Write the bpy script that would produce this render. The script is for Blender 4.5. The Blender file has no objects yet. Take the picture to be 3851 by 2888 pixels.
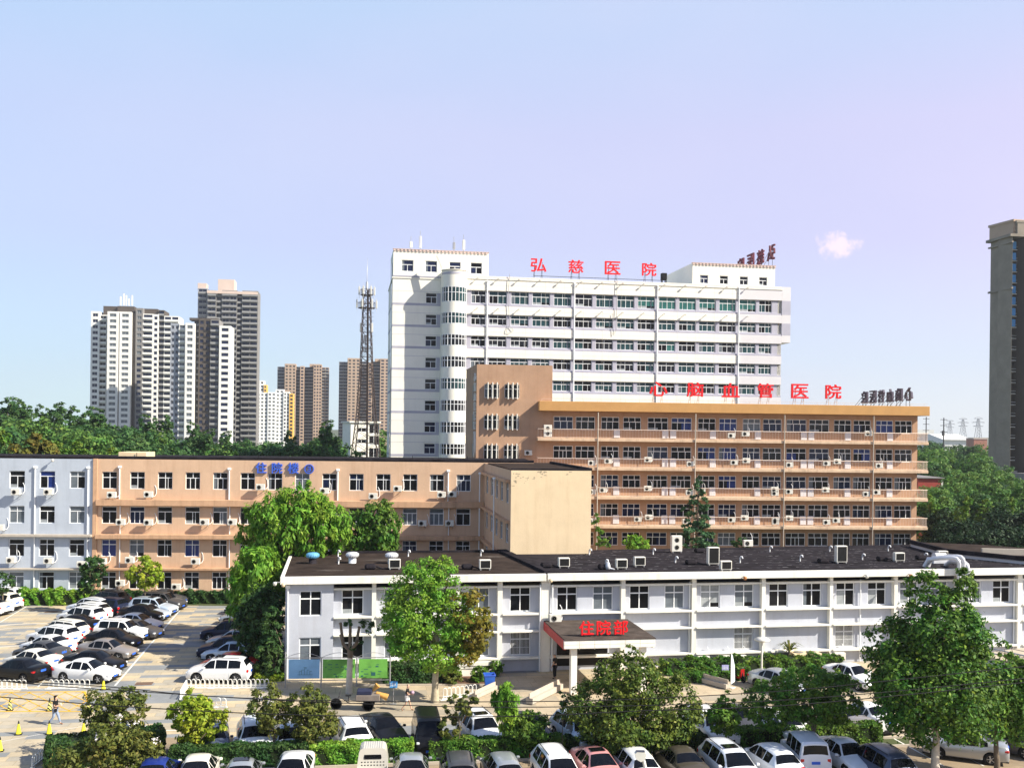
import bpy, bmesh, math, random
import numpy as np
from mathutils import Vector, Matrix
random.seed(11)
SC = bpy.context.scene
COL = SC.collection
R = math.radians
# ---------------------------------------------------------------- camera
F, CX, HY, ROLL, H = 3800.0, 1925.5, 1620.0, 0.012, 17.3
cam_data = bpy.data.cameras.new("camera")
cam_data.sensor_width = 36.0
cam_data.lens = 36.0 * F / 3851.0
cam_data.shift_y = (HY - 1444.0) / 3851.0
cam_data.clip_start = 0.5
cam_data.clip_end = 30000
cam = bpy.data.objects.new("camera", cam_data)
COL.objects.link(cam)
cam.matrix_world = Matrix.Translation((0, 0, H)) @ Matrix.Rotation(R(90), 4, 'X') @ Matrix.Rotation(ROLL, 4, 'Z')
SC.camera = cam
# ---------------------------------------------------------------- world, sun, exposure
SUN_EL, SUN_DIR = R(37), Vector((2.8, -1.0))
w = bpy.data.worlds.new("World"); SC.world = w; w.use_nodes = True
nt = w.node_tree; N = nt.nodes; Lk = nt.links
bg = N['Background']
sky = N.new('ShaderNodeTexSky'); sky.sky_type = 'NISHITA'; sky.sun_disc = False
sky.sun_elevation = SUN_EL; sky.sun_rotation = math.atan2(SUN_DIR.x, SUN_DIR.y)
sky.air_density = 1.0; sky.dust_density = 0.6; sky.ozone_density = 2.5
tc = N.new('ShaderNodeTexCoord')
sep = N.new('ShaderNodeSeparateXYZ'); Lk.new(tc.outputs['Generated'], sep.inputs[0])
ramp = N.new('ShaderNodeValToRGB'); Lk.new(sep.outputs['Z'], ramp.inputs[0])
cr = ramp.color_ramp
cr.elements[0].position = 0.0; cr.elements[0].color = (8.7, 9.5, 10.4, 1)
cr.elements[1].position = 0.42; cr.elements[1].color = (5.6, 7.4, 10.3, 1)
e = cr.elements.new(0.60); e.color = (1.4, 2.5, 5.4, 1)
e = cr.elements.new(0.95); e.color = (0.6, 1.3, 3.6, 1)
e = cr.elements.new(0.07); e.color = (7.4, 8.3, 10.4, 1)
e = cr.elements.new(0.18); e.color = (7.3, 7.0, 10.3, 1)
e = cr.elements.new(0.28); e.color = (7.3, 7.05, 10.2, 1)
# soft lilac veil drifting through the high air
nz = N.new('ShaderNodeTexNoise'); nz.inputs['Scale'].default_value = 2.2; nz.inputs['Detail'].default_value = 3
mp = N.new('ShaderNodeMapping'); mp.inputs['Scale'].default_value = (1, 1, 2.2); mp.inputs['Location'].default_value = (0.35, 0.1, 0.2)
Lk.new(tc.outputs['Generated'], mp.inputs[0]); Lk.new(mp.outputs[0], nz.inputs['Vector'])
vr = N.new('ShaderNodeMapRange'); vr.inputs[1].default_value = 0.4; vr.inputs[2].default_value = 0.7
vr.inputs[3].default_value = 0.0; vr.inputs[4].default_value = 0.55
Lk.new(nz.outputs[0], vr.inputs[0])
veil = N.new('ShaderNodeMix'); veil.data_type = 'RGBA'
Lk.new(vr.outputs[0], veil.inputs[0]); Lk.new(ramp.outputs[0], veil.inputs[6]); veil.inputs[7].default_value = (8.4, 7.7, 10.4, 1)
tint = N.new('ShaderNodeValToRGB'); tx = N.new('ShaderNodeMapRange'); tx.inputs[1].default_value = -0.55; tx.inputs[2].default_value = 0.55
Lk.new(sep.outputs['X'], tx.inputs[0]); Lk.new(tx.outputs[0], tint.inputs[0])
tint.color_ramp.elements[0].color = (0.80, 1.01, 1.0, 1); tint.color_ramp.elements[1].color = (1.09, 1.03, 1.0, 1)
tm_ = N.new('ShaderNodeMix'); tm_.data_type = 'RGBA'; tm_.blend_type = 'MULTIPLY'; tm_.inputs[0].default_value = 1.0
Lk.new(veil.outputs[2], tm_.inputs[6]); Lk.new(tint.outputs[0], tm_.inputs[7])
mx = N.new('ShaderNodeMix'); mx.data_type = 'RGBA'; mx.inputs[0].default_value = 0.74
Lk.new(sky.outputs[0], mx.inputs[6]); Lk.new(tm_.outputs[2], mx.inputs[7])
# one small cumulus low in the sky
def wmath(op, a, b=None):
    n = N.new('ShaderNodeMath'); n.operation = op
    for i, q in enumerate((a, b)):
        if q is None: continue
        if isinstance(q, (int, float)): n.inputs[i].default_value = q
        else: Lk.new(q, n.inputs[i])
    return n.outputs[0]
cloud_dir = Vector(((3145 - CX) / F, 1.0, (1635 - 925) / F)).normalized()
dist = N.new('ShaderNodeVectorMath'); dist.operation = 'SUBTRACT'
Lk.new(tc.outputs['Generated'], dist.inputs[0]); dist.inputs[1].default_value = cloud_dir
sc2 = N.new('ShaderNodeVectorMath'); sc2.operation = 'MULTIPLY'; Lk.new(dist.outputs[0], sc2.inputs[0]); sc2.inputs[1].default_value = (1, 1, 1.7)
ln = N.new('ShaderNodeVectorMath'); ln.operation = 'LENGTH'; Lk.new(sc2.outputs[0], ln.inputs[0])
cn = N.new('ShaderNodeTexNoise'); cn.inputs['Scale'].default_value = 75; cn.inputs['Detail'].default_value = 9; cn.inputs['Roughness'].default_value = 0.62
Lk.new(tc.outputs['Generated'], cn.inputs['Vector'])
cm = wmath('ADD', wmath('MULTIPLY', ln.outputs['Value'], -42.0), wmath('MULTIPLY', cn.outputs[0], 2.8))
cmr = N.new('ShaderNodeMapRange'); cmr.interpolation_type = 'SMOOTHSTEP'; Lk.new(cm, cmr.inputs[0]); cmr.inputs[1].default_value = 0.45; cmr.inputs[2].default_value = 1.25
mc = N.new('ShaderNodeMix'); mc.data_type = 'RGBA'; Lk.new(wmath('MULTIPLY', cmr.outputs[0], 0.85), mc.inputs[0])
Lk.new(mx.outputs[2], mc.inputs[6]); mc.inputs[7].default_value = (10.2, 8.5, 9.4, 1)
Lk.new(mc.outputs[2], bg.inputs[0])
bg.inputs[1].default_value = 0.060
sd = bpy.data.lights.new("sun", 'SUN'); sd.energy = 5.0; sd.angle = R(0.5); sd.color = (1.0, 0.93, 0.79)
so = bpy.data.objects.new("sun", sd); COL.objects.link(so)
tosun = Vector((SUN_DIR.normalized().x * math.cos(SUN_EL), SUN_DIR.normalized().y * math.cos(SUN_EL), math.sin(SUN_EL)))
so.rotation_euler = tosun.to_track_quat('Z', 'Y').to_euler()
vs = SC.view_settings
SC.display_settings.display_device = 'sRGB'
vs.view_transform = 'Standard'; vs.look = 'None'; vs.exposure = 0.92; vs.gamma = 1.0; vs.use_curve_mapping = False
SC.cycles.max_bounces = 6; SC.cycles.transparent_max_bounces = 8

# ---------------------------------------------------------------- helpers: pixels of the survey photo to metres
CR, SR = math.cos(ROLL), math.sin(ROLL)
def ray(x, y):
    vx, vy = x - CX, -(y - HY)
    return Vector(((vx * CR - vy * SR) / F, 1.0, (vx * SR + vy * CR) / F))
def at(x, y, Z):
    d = ray(x, y); return Vector((d.x * Z, Z, H + d.z * Z))
def ground(x, y, z=0.0):
    d = ray(x, y); t = (z - H) / d.z; return Vector((d.x * t, t, z))
def gz(x, Z, z=0.0):
    """point at height z, depth Z, on the pixel column x"""
    d = ray(x, HY); p = Vector((d.x * Z, Z, z))
    for _ in range(3):
        y = HY + (H - z) / Z * F
        d = ray(x, y); p = Vector((d.x * Z, Z, z))
    return p

class MB:
    def __init__(s): s.v = []; s.f = []; s.m = []; s.s = []
    def add(s, vs_, fs_, mi=0, sm=False):
        o = len(s.v); s.v += [tuple(q) for q in vs_]
        for f in fs_: s.f.append(tuple(i + o for i in f)); s.m.append(mi); s.s.append(sm)
    def quad(s, a, b, c, d, mi=0): s.add((a, b, c, d), ((0, 1, 2, 3),), mi)
    def box(s, x0, x1, y0, y1, z0, z1, mi=0):
        s.add([(x0, y0, z0), (x1, y0, z0), (x1, y1, z0), (x0, y1, z0), (x0, y0, z1), (x1, y0, z1), (x1, y1, z1), (x0, y1, z1)],
              [(0, 3, 2, 1), (4, 5, 6, 7), (0, 1, 5, 4), (1, 2, 6, 5), (2, 3, 7, 6), (3, 0, 4, 7)], mi)
    def bbox(s, x0, x1, y0, y1, z0, z1, b=0.02, mi=0):
        """box with chamfered edges"""
        c = [(x0, x1), (y0, y1), (z0, z1)]
        vs_, idx = [], {}
        for i in (0, 1):
            for j in (0, 1):
                for k in (0, 1):
                    p = [c[0][i], c[1][j], c[2][k]]; sg = [1 - 2 * i, 1 - 2 * j, 1 - 2 * k]
                    for ax in range(3):
                        q = [p[t] + (0 if t == ax else sg[t] * b) for t in range(3)]
                        idx[(i, j, k, ax)] = len(vs_); vs_.append(q)
        fs_ = []
        for ax in range(3):
            o = [t for t in range(3) if t != ax]
            for sd_ in (0, 1):
                lp = []
                for (a, b_) in ((0, 0), (1, 0), (1, 1), (0, 1)):
                    key = [0, 0, 0]; key[ax] = sd_; key[o[0]] = a; key[o[1]] = b_; lp.append(idx[(*key, ax)])
                fs_.append(tuple(lp))
        for ax in range(3):
            o = [t for t in range(3) if t != ax]
            for a in (0, 1):
                for b_ in (0, 1):
                    k0 = [0, 0, 0]; k0[o[0]] = a; k0[o[1]] = b_; k1 = list(k0); k1[ax] = 1
                    fs_.append((idx[(*k0, o[0])], idx[(*k1, o[0])], idx[(*k1, o[1])], idx[(*k0, o[1])]))
        for i in (0, 1):
            for j in (0, 1):
                for k in (0, 1): fs_.append((idx[(i, j, k, 0)], idx[(i, j, k, 1)], idx[(i, j, k, 2)]))
        s.add(vs_, fs_, mi)
    def prism(s, poly, z0, z1, mi=0, top=True):
        n = len(poly); vs_ = [(p[0], p[1], z0) for p in poly] + [(p[0], p[1], z1) for p in poly]
        fs_ = [(i, (i + 1) % n, n + (i + 1) % n, n + i) for i in range(n)]
        if top: fs_ += [tuple(range(n - 1, -1, -1)), tuple(range(n, 2 * n))]
        s.add(vs_, fs_, mi)
    def sweep(s, poly, axis, a0, a1, mi=0):
        """extrude a 2-D outline along an axis ('x','y')"""
        n = len(poly)
        mk = (lambda p, a: (a, p[0], p[1])) if axis == 'x' else (lambda p, a: (p[0], a, p[1]))
        vs_ = [mk(p, a0) for p in poly] + [mk(p, a1) for p in poly]
        fs_ = [(i, (i + 1) % n, n + (i + 1) % n, n + i) for i in range(n)] + [tuple(range(n - 1, -1, -1)), tuple(range(n, 2 * n))]
        s.add(vs_, fs_, mi)
    def tube(s, pts, rs, n=6, mi=0, sm=True):
        if not hasattr(rs, '__len__'): rs = [rs] * len(pts)
        pts = [Vector(p) for p in pts]; vs_, fs_ = [], []
        for i, p in enumerate(pts):
            t = (pts[min(i + 1, len(pts) - 1)] - pts[max(i - 1, 0)])
            if t.length < 1e-9: t = Vector((0, 0, 1))
            t.normalize()
            a = Vector((0, 0, 1)) if abs(t.z) < 0.92 else Vector((1, 0, 0))
            x = t.cross(a).normalized(); y = t.cross(x)
            for k in range(n):
                an = 2 * math.pi * k / n; vs_.append(p + (x * math.cos(an) + y * math.sin(an)) * rs[i])
        for i in range(len(pts) - 1):
            for k in range(n): fs_.append((i * n + k, i * n + (k + 1) % n, (i + 1) * n + (k + 1) % n, (i + 1) * n + k))
        s.add(vs_, fs_, mi, sm)
        s.add(vs_[:n], [tuple(range(n))], mi); s.add(vs_[-n:], [tuple(range(n))], mi)
    def bar(s, a, b, w_, d_=None, mi=0):
        """square bar between two points"""
        a, b = Vector(a), Vector(b); d_ = d_ or w_
        t = (b - a).normalized(); q = Vector((0, 0, 1)) if abs(t.z) < 0.92 else Vector((0, 1, 0))
        x = t.cross(q).normalized() * (w_ / 2); y = t.cross(x).normalized() * (d_ / 2)
        vs_ = [a - x - y, a + x - y, a + x + y, a - x + y, b - x - y, b + x - y, b + x + y, b - x + y]
        s.add(vs_, [(0, 3, 2, 1), (4, 5, 6, 7), (0, 1, 5, 4), (1, 2, 6, 5), (2, 3, 7, 6), (3, 0, 4, 7)], mi)
    def lathe(s, prof, n=16, c=(0, 0, 0), ax='z', mi=0, sm=True):
        vs_, fs_ = [], []
        for r_, h_ in prof:
            for k in range(n):
                a = 2 * math.pi * k / n; x, y = r_ * math.cos(a), r_ * math.sin(a)
                vs_.append((c[0] + x, c[1] + y, c[2] + h_) if ax == 'z' else (c[0] + x, c[1] + h_, c[2] + y))
        for i in range(len(prof) - 1):
            for k in range(n): fs_.append((i * n + k, i * n + (k + 1) % n, (i + 1) * n + (k + 1) % n, (i + 1) * n + k))
        fs_ += [tuple(range(n)), tuple(range((len(prof) - 1) * n, len(prof) * n))]
        s.add(vs_, fs_, mi, sm)
    def mesh(s, name, mats):
        me = bpy.data.meshes.new(name); me.from_pydata(s.v, [], s.f)
        if not isinstance(mats, (list, tuple)): mats = [mats]
        for m in mats: me.materials.append(m)
        me.polygons.foreach_set('material_index', s.m); me.polygons.foreach_set('use_smooth', s.s)
        me.update(); return me
    def holes(s, u0, u1, z0, z1, ops, t=0.2, mi=0, rmi=None, y=0.0):
        """flat wall at y with rectangular openings and reveals of depth t"""
        rmi = mi if rmi is None else rmi
        us = sorted({round(q, 4) for q in [u0, u1] + [o[0] for o in ops] + [o[1] for o in ops] if u0 - 1e-6 <= q <= u1 + 1e-6})
        zs = sorted({round(q, 4) for q in [z0, z1] + [o[2] for o in ops] + [o[3] for o in ops] if z0 - 1e-6 <= q <= z1 + 1e-6})
        for j in range(len(zs) - 1):
            zc = (zs[j] + zs[j + 1]) / 2; st = None
            row = [o for o in ops if o[2] < zc < o[3]]
            for i in range(len(us) - 1):
                uc = (us[i] + us[i + 1]) / 2
                inside = any(o[0] < uc < o[1] for o in row)
                if not inside and st is None: st = us[i]
                if (inside or i == len(us) - 2) and st is not None:
                    en = us[i] if inside else us[i + 1]
                    s.quad((st, y, zs[j]), (en, y, zs[j]), (en, y, zs[j + 1]), (st, y, zs[j + 1]), mi); st = None
        for a, b, c, d in ops:
            s.quad((a, y, c), (b, y, c), (b, y + t, c), (a, y + t, c), rmi); s.quad((a, y, d), (a, y + t, d), (b, y + t, d), (b, y, d), rmi)
            s.quad((a, y, c), (a, y + t, c), (a, y + t, d), (a, y, d), rmi); s.quad((b, y, c), (b, y, d), (b, y + t, d), (b, y + t, c), rmi)

def link(name, me, parent=None, loc=(0, 0, 0), rz=0.0):
    o = bpy.data.objects.new(name, me); COL.objects.link(o); o.location = loc; o.rotation_euler = (0, 0, rz)
    if parent is not None: o.parent = parent
    return o
def obj(name, mb, mats, parent=None, loc=(0, 0, 0), rz=0.0): return link(name, mb.mesh(name, mats), parent, loc, rz)
def tag(o, label=None, cat=None, group=None, kind=None):
    if label: o['label'] = label
    if cat: o['category'] = cat
    if group: o['group'] = group
    if kind: o['kind'] = kind
    return o
def thing(name, label, cat, loc=(0, 0, 0), rz=0.0, group=None, kind=None):
    return tag(link(name, None, None, loc, rz), label, cat, group, kind)
def dup(root, loc, rz, label, group=None):
    r = root.copy(); COL.objects.link(r); r.location = loc; r.rotation_euler = (0, 0, rz); r['label'] = label
    if group: r['group'] = group
    for ch in root.children:
        c = ch.copy(); COL.objects.link(c); c.parent = r
        for g in ch.children:
            d = g.copy(); COL.objects.link(d); d.parent = c
    return r
ORD = ['first', 'second', 'third', 'fourth', 'fifth', 'sixth', 'seventh', 'eighth', 'ninth', 'tenth', 'eleventh', 'twelfth', 'thirteenth',
       'fourteenth', 'fifteenth', 'sixteenth', 'seventeenth', 'eighteenth', 'nineteenth', 'twentieth', 'twenty-first', 'twenty-second', 'twenty-third', 'twenty-fourth', 'twenty-fifth', 'twenty-sixth', 'twenty-seventh', 'twenty-eighth', 'twenty-ninth', 'thirtieth']

# ---------------------------------------------------------------- materials
def mat(name, col, rough=0.75, var=0.12, scale=0.8, metal=0.0, streak=0.0, streakcol=(0.05, 0.035, 0.025), bump=0.0, spec=0.3, detail=5, coat=0.0, fine=0.0):
    m = bpy.data.materials.new(name); m.use_nodes = True
    n = m.node_tree.nodes; l = m.node_tree.links; b = n['Principled BSDF']
    b.inputs['Roughness'].default_value = rough; b.inputs['Metallic'].default_value = metal
    b.inputs['Specular IOR Level'].default_value = spec; b.inputs['Coat Weight'].default_value = coat
    t = n.new('ShaderNodeTexCoord')
    z = n.new('ShaderNodeTexNoise'); z.inputs['Scale'].default_value = scale; z.inputs['Detail'].default_value = detail; z.inputs['Roughness'].default_value = 0.65
    l.new(t.outputs['Object'], z.inputs['Vector'])
    r = n.new('ShaderNodeMapRange'); r.inputs[1].default_value = 0.3; r.inputs[2].default_value = 0.7; r.inputs[3].default_value = 1 - var; r.inputs[4].default_value = 1 + var * 0.8
    l.new(z.outputs[0], r.inputs[0])
    h = n.new('ShaderNodeHueSaturation'); h.inputs['Color'].default_value = (*col, 1); l.new(r.outputs[0], h.inputs['Value'])
    out = h.outputs[0]
    if streak:
        mp_ = n.new('ShaderNodeMapping'); mp_.inputs['Scale'].default_value = (1.6, 1.6, 0.12); l.new(t.outputs['Object'], mp_.inputs[0])
        z2 = n.new('ShaderNodeTexNoise'); z2.inputs['Scale'].default_value = 1.0; z2.inputs['Detail'].default_value = 6; z2.inputs['Roughness'].default_value = 0.7
        l.new(mp_.outputs[0], z2.inputs['Vector'])
        r2 = n.new('ShaderNodeMapRange'); r2.inputs[1].default_value = 0.5; r2.inputs[2].default_value = 0.78; r2.inputs[3].default_value = 0; r2.inputs[4].default_value = streak
        l.new(z2.outputs[0], r2.inputs[0])
        mx_ = n.new('ShaderNodeMix'); mx_.data_type = 'RGBA'; l.new(r2.outputs[0], mx_.inputs[0]); l.new(out, mx_.inputs[6]); mx_.inputs[7].default_value = (*streakcol, 1)
        out = mx_.outputs[2]
    l.new(out, b.inputs['Base Color'])
    if bump:
        z3 = n.new('ShaderNodeTexNoise'); z3.inputs['Scale'].default_value = fine or scale * 12; z3.inputs['Detail'].default_value = 3; l.new(t.outputs['Object'], z3.inputs['Vector'])
        bp = n.new('ShaderNodeBump'); bp.inputs['Strength'].default_value = bump; bp.inputs['Distance'].default_value = 0.05; l.new(z3.outputs[0], bp.inputs['Height']); l.new(bp.outputs[0], b.inputs['Normal'])
    return m
M = {}
M['orange'] = mat('orange render', (0.60, 0.405, 0.27), 0.85, 0.09, 0.5, streak=0.34, streakcol=(0.30, 0.14, 0.07), bump=0.15)
M['orange2'] = mat('orange hospital render', (0.44, 0.272, 0.175), 0.85, 0.12, 0.5, streak=0.36, streakcol=(0.28, 0.12, 0.05), bump=0.15)
M['orange_slab'] = mat('orange painted slab', (0.54, 0.33, 0.20), 0.85, 0.14, 1.2, streak=0.6, streakcol=(0.12, 0.07, 0.04))
M['cream'] = mat('cream end wall', (0.70, 0.55, 0.36), 0.9, 0.07, 0.6, streak=0.26, streakcol=(0.4, 0.25, 0.12), bump=0.1)
M['grey_blue'] = mat('pale grey blue render', (0.43, 0.475, 0.545), 0.85, 0.07, 0.6, streak=0.28, streakcol=(0.2, 0.22, 0.26), bump=0.1)
M['lilac'] = mat('pale lilac render', (0.455, 0.475, 0.535), 0.85, 0.07, 0.7, streak=0.30, streakcol=(0.28, 0.25, 0.24), bump=0.1)
M['white'] = mat('white painted concrete', (0.79, 0.765, 0.69), 0.8, 0.08, 1.0, streak=0.36, streakcol=(0.35, 0.30, 0.24))
M['tower_white'] = mat('white tiled wall', (0.82, 0.79, 0.70), 0.6, 0.05, 0.4, streak=0.22, streakcol=(0.5, 0.46, 0.4))
M['tower_grey'] = mat('grey violet strip', (0.40, 0.39, 0.46), 0.7, 0.08, 0.8)
M['tower_side'] = mat('pale grey tiled wall', (0.62, 0.60, 0.62), 0.6, 0.04, 0.4)
M['tar'] = mat('black tar roof', (0.024, 0.021, 0.025), 0.95, 0.6, 0.7, spec=0.03, detail=8)
M['tar_brown'] = mat('brown felt roof', (0.042, 0.031, 0.026), 0.95, 0.45, 0.8, spec=0.03, detail=8)
M['pvc'] = mat('white window frame', (0.78, 0.79, 0.80), 0.45, 0.04, 2.0)
M['plastic'] = mat('white casing', (0.68, 0.655, 0.59), 0.5, 0.08, 3.0)
M['steel'] = mat('galvanised steel', (0.42, 0.42, 0.43), 0.45, 0.15, 4.0, metal=0.6)
M['dark_steel'] = mat('dark painted steel', (0.045, 0.042, 0.045), 0.6, 0.2, 3.0)
M['rail'] = mat('pale painted rail', (0.62, 0.50, 0.42), 0.6, 0.15, 3.0)
M['black'] = mat('flat black', (0.008, 0.008, 0.009), 0.9, 0.2, 2)  # plain black of the coil faces and the roof tank
M['red'] = mat('red sign enamel', (0.80, 0.012, 0.018), 0.45, 0.05, 2)
M['blue'] = mat('blue sign enamel', (0.05, 0.13, 0.62), 0.45, 0.05, 2)
M['red_wall'] = mat('red painted fascia', (0.55, 0.07, 0.06), 0.6, 0.1, 1.5)
M['concrete'] = mat('concrete', (0.44, 0.39, 0.33), 0.9, 0.14, 1.2, bump=0.2)
def glass(name, col, rough=0.06, spec=0.3, var=0.3):
    return mat(name, col, rough, var, 1.3, spec=spec)
M['g_dark'] = glass('dark window glass', (0.010, 0.011, 0.014))
M['g_black'] = glass('open dark window', (0.004, 0.004, 0.005), 0.3, 0.2)
M['g_blue'] = glass('blue curtain behind glass', (0.012, 0.030, 0.16), 0.12)
M['g_deep'] = glass('deep blue glass', (0.010, 0.016, 0.048), 0.08)
M['g_grey'] = glass('grey blind behind glass', (0.13, 0.15, 0.17), 0.12)
M['g_teal'] = glass('teal tinted glass', (0.016, 0.050, 0.056), 0.08)
M['g_teal2'] = glass('bright teal curtain behind glass', (0.030, 0.125, 0.112), 0.12)
M['g_pale'] = glass('pale curtain behind glass', (0.30, 0.32, 0.33), 0.15)

# ---------------------------------------------------------------- windows
_wc = {}
def window_mesh(w_, h_, tr, top, bot, fw=0.06, fd=0.07, bars=0):
    k = (round(w_, 2), round(h_, 2), tr, tuple(top), tuple(bot), fw, bars)
    if k in _wc: return _wc[k]
    b = MB()
    b.box(0, w_, 0, fd, 0, fw); b.box(0, w_, 0, fd, h_ - fw, h_); b.box(0, fw, 0, fd, fw, h_ - fw); b.box(w_ - fw, w_, 0, fd, fw, h_ - fw)
    zt = h_ * tr if tr else h_ - fw
    if tr: b.box(fw, w_ - fw, 0.004, fd - 0.004, zt - fw * 0.6, zt + fw * 0.6)
    g = fw * 0.5
    for q in bot:
        ww = g * (1.0 if q > 0 else 0.6); q = abs(q); b.box(q * w_ - ww, q * w_ + ww, 0.008, fd - 0.008, fw, zt - fw * 0.6 if tr else h_ - fw)
    if tr:
        for q in top: b.box(q * w_ - g, q * w_ + g, 0.008, fd - 0.008, zt + fw * 0.6, h_ - fw)
    if bars:
        for i in range(1, bars): b.box(w_ * i / bars - 0.012, w_ * i / bars + 0.012, -0.06, -0.04, 0, h_ * 0.97)
        for q in (0.02, 0.33, 0.66, 0.95): b.box(0, w_, -0.065, -0.06, h_ * q, h_ * q + 0.02)
    fm = b.mesh('window', M['pvc'])
    p = MB(); p.quad((fw * 0.5, 0, fw * 0.5), (w_ - fw * 0.5, 0, fw * 0.5), (w_ - fw * 0.5, 0, h_ - fw * 0.5), (fw * 0.5, 0, h_ - fw * 0.5))
    _wc[k] = (fm, p, fd, {})
    return _wc[k]

class Facade:
    """an upright plane through two surveyed ground points; x runs along it, y into the building"""
    def __init__(s, A, B, base=None, parent=None):
        s.A = Vector((A[0], A[1])); s.B = Vector((B[0], B[1])); d = s.B - s.A; s.L = d.length
        s.U = d.normalized(); s.V = Vector((-s.U.y, s.U.x)); s.ang = math.atan2(s.U.y, s.U.x)
        s.parent = parent; s.base = Vector((base[0], base[1])) if base is not None else Vector((0, 0))
    def uz(s, x, y, v=0.0):
        d = ray(x, y); P = s.A + s.V * v; t = P.dot(s.V) / Vector((d.x, d.y)).dot(s.V)
        q = Vector((d.x, d.y)) * t - s.A; return q.dot(s.U), H + d.z * t
    def u(s, x, y=1900, v=0.0): return s.uz(x, y, v)[0]
    def z(s, x, y, v=0.0): return s.uz(x, y, v)[1]
    def world(s, u, v, z): p = s.A + s.U * u + s.V * v; return Vector((p.x, p.y, z))
    def loc(s, u, v, z):
        p = s.A + s.U * u + s.V * v - s.base; return Vector((p.x, p.y, z))
    def add(s, name, mb, mats, u=0, v=0, z=0): return obj(name, mb, mats, s.parent, s.loc(u, v, z), s.ang)
    def window(s, u0, z0, w_, h_, v, pane, tr=0.62, top=(0.5,), bot=(0.5,), fw=0.06, name='window', bars=0):
        fm, p, fd, cache = window_mesh(w_, h_, tr, top, bot, fw, bars=bars)
        f = link(name, fm, s.parent, s.loc(u0, v, z0), s.ang)
        vr = random.choice((0, 0, 1, 2, 3, 4)) if w_ < 4 and not name.startswith('side') else 0
        if (pane, vr) not in cache:
            q = MB(); g = fw * .5; x0, x1, z0_, z1_ = g, w_ - g, g, h_ - g; xm = w_ * .5; zt = h_ * (tr or .62)
            pal = [M[pane], M['g_black'], M['g_pale'], M['g_grey']]
            def rect(a_, b_, c_, d_, mi): q.quad((a_, 0, c_), (b_, 0, c_), (b_, 0, d_), (a_, 0, d_), mi)
            if vr == 0: rect(x0, x1, z0_, z1_, 0)
            elif vr == 1: rect(x0, xm, z0_, zt, 1); rect(xm, x1, z0_, zt, 0); rect(x0, x1, zt, z1_, 0)
            elif vr == 2: rect(x0, xm, z0_, zt, 0); rect(xm, x1, z0_, zt, 1); rect(x0, x1, zt, z1_, 1 if pane != 'g_grey' else 0)
            elif vr == 3: rect(x0, x0 + (x1 - x0) * .22, z0_, z1_, 3); rect(x0 + (x1 - x0) * .22, x1, z0_, z1_, 0)
            else: rect(x0, x1, z0_ + (h_ * .2), z1_, 0); rect(x0, xm, z0_, z0_ + h_ * .2, 2); rect(xm, x1, z0_, z0_ + h_ * .2, 1)
            cache[(pane, vr)] = q.mesh('pane', pal)
        link('pane', cache[(pane, vr)], f, (0, fd * 0.55, 0), 0)
        return f
def pick(*ws):
    t = sum(q[1] for q in ws); r_ = random.random() * t
    for k, q in ws:
        r_ -= q
        if r_ <= 0: return k
    return ws[-1][0]

def text_mesh(ch, size, depth, bold=0.0):
    c = bpy.data.curves.new('lettering', 'FONT'); c.body = ch; c.size = size; c.extrude = depth / 2; c.offset = bold
    c.align_x = 'CENTER'; c.resolution_u = 3
    o = bpy.data.objects.new('lettering', c); COL.objects.link(o)
    dg = bpy.context.evaluated_depsgraph_get(); dg.update()
    me = bpy.data.meshes.new_from_object(o.evaluated_get(dg))
    bpy.data.objects.remove(o)
    # stand it upright (x right, z up), centred, resting on z = 0
    me.transform(Matrix.Rotation(R(90), 4, 'X'))
    xs = [v_.co.x for v_ in me.vertices]; zs = [v_.co.z for v_ in me.vertices]
    me.transform(Matrix.Translation((-(min(xs) + max(xs)) / 2, 0, -min(zs))))
    return me
def letter(ch, hgt, depth, m, bold=0.03, wide=1.0):
    me = text_mesh(ch, 1.0, 0.1, 0.0)
    zs = max(v_.co.z for v_ in me.vertices); xs = max(v_.co.x for v_ in me.vertices) * 2
    k = hgt / zs
    me.transform(Matrix.Diagonal((k * wide, depth / 0.1, k, 1)))
    me.materials.clear(); me.materials.append(m)
    V0 = [tuple(v_.co) for v_ in me.vertices]; P0 = [tuple(p_.vertices) for p_ in me.polygons]; d = bold * hgt * .8
    V, P = [], []
    for i, (dx, dz) in enumerate(((0, 0), (d, 0), (-d, 0), (0, d), (0, -d * .6), (d * .6, d * .6), (-d * .6, -d * .4))):
        o = len(V); V += [(x + dx, y + i * .005, z + dz) for x, y, z in V0]; P += [tuple(q + o for q in p_) for p_ in P0]
    m2 = bpy.data.meshes.new('letter'); m2.from_pydata(V, [], P); m2.materials.append(m); m2.update(); bpy.data.meshes.remove(me)
    return m2
# ================================================================ buildings
def bld(name, label, A, group=None):
    return thing(name, label, 'building', (A[0], A[1], 0), 0, group)
def shell(mb, L, D, z0, z1, mi=0, front=False, y0=0.0):
    """back and side walls of a block in its facade frame"""
    a, b, c, d = (0, y0), (L, y0), (L, D), (0, D)
    for p, q in ((b, c), (c, d), (d, a)) + (((a, b),) if front else ()):
        mb.quad((*p, z0), (*q, z0), (*q, z1), (*p, z1), mi)
def downpipe(f, u, z0, z1, v=-0.08, r=0.055, m='pvc', hopper=True, name='downpipe'):
    b = MB(); b.tube([(0, 0, z0), (0, 0, z1)], r, 8)
    if hopper: b.bbox(-0.16, 0.16, -0.12, 0.12, z1, z1 + 0.22, 0.03)
    return f.add(name, b, M[m], u, v, 0)

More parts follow.
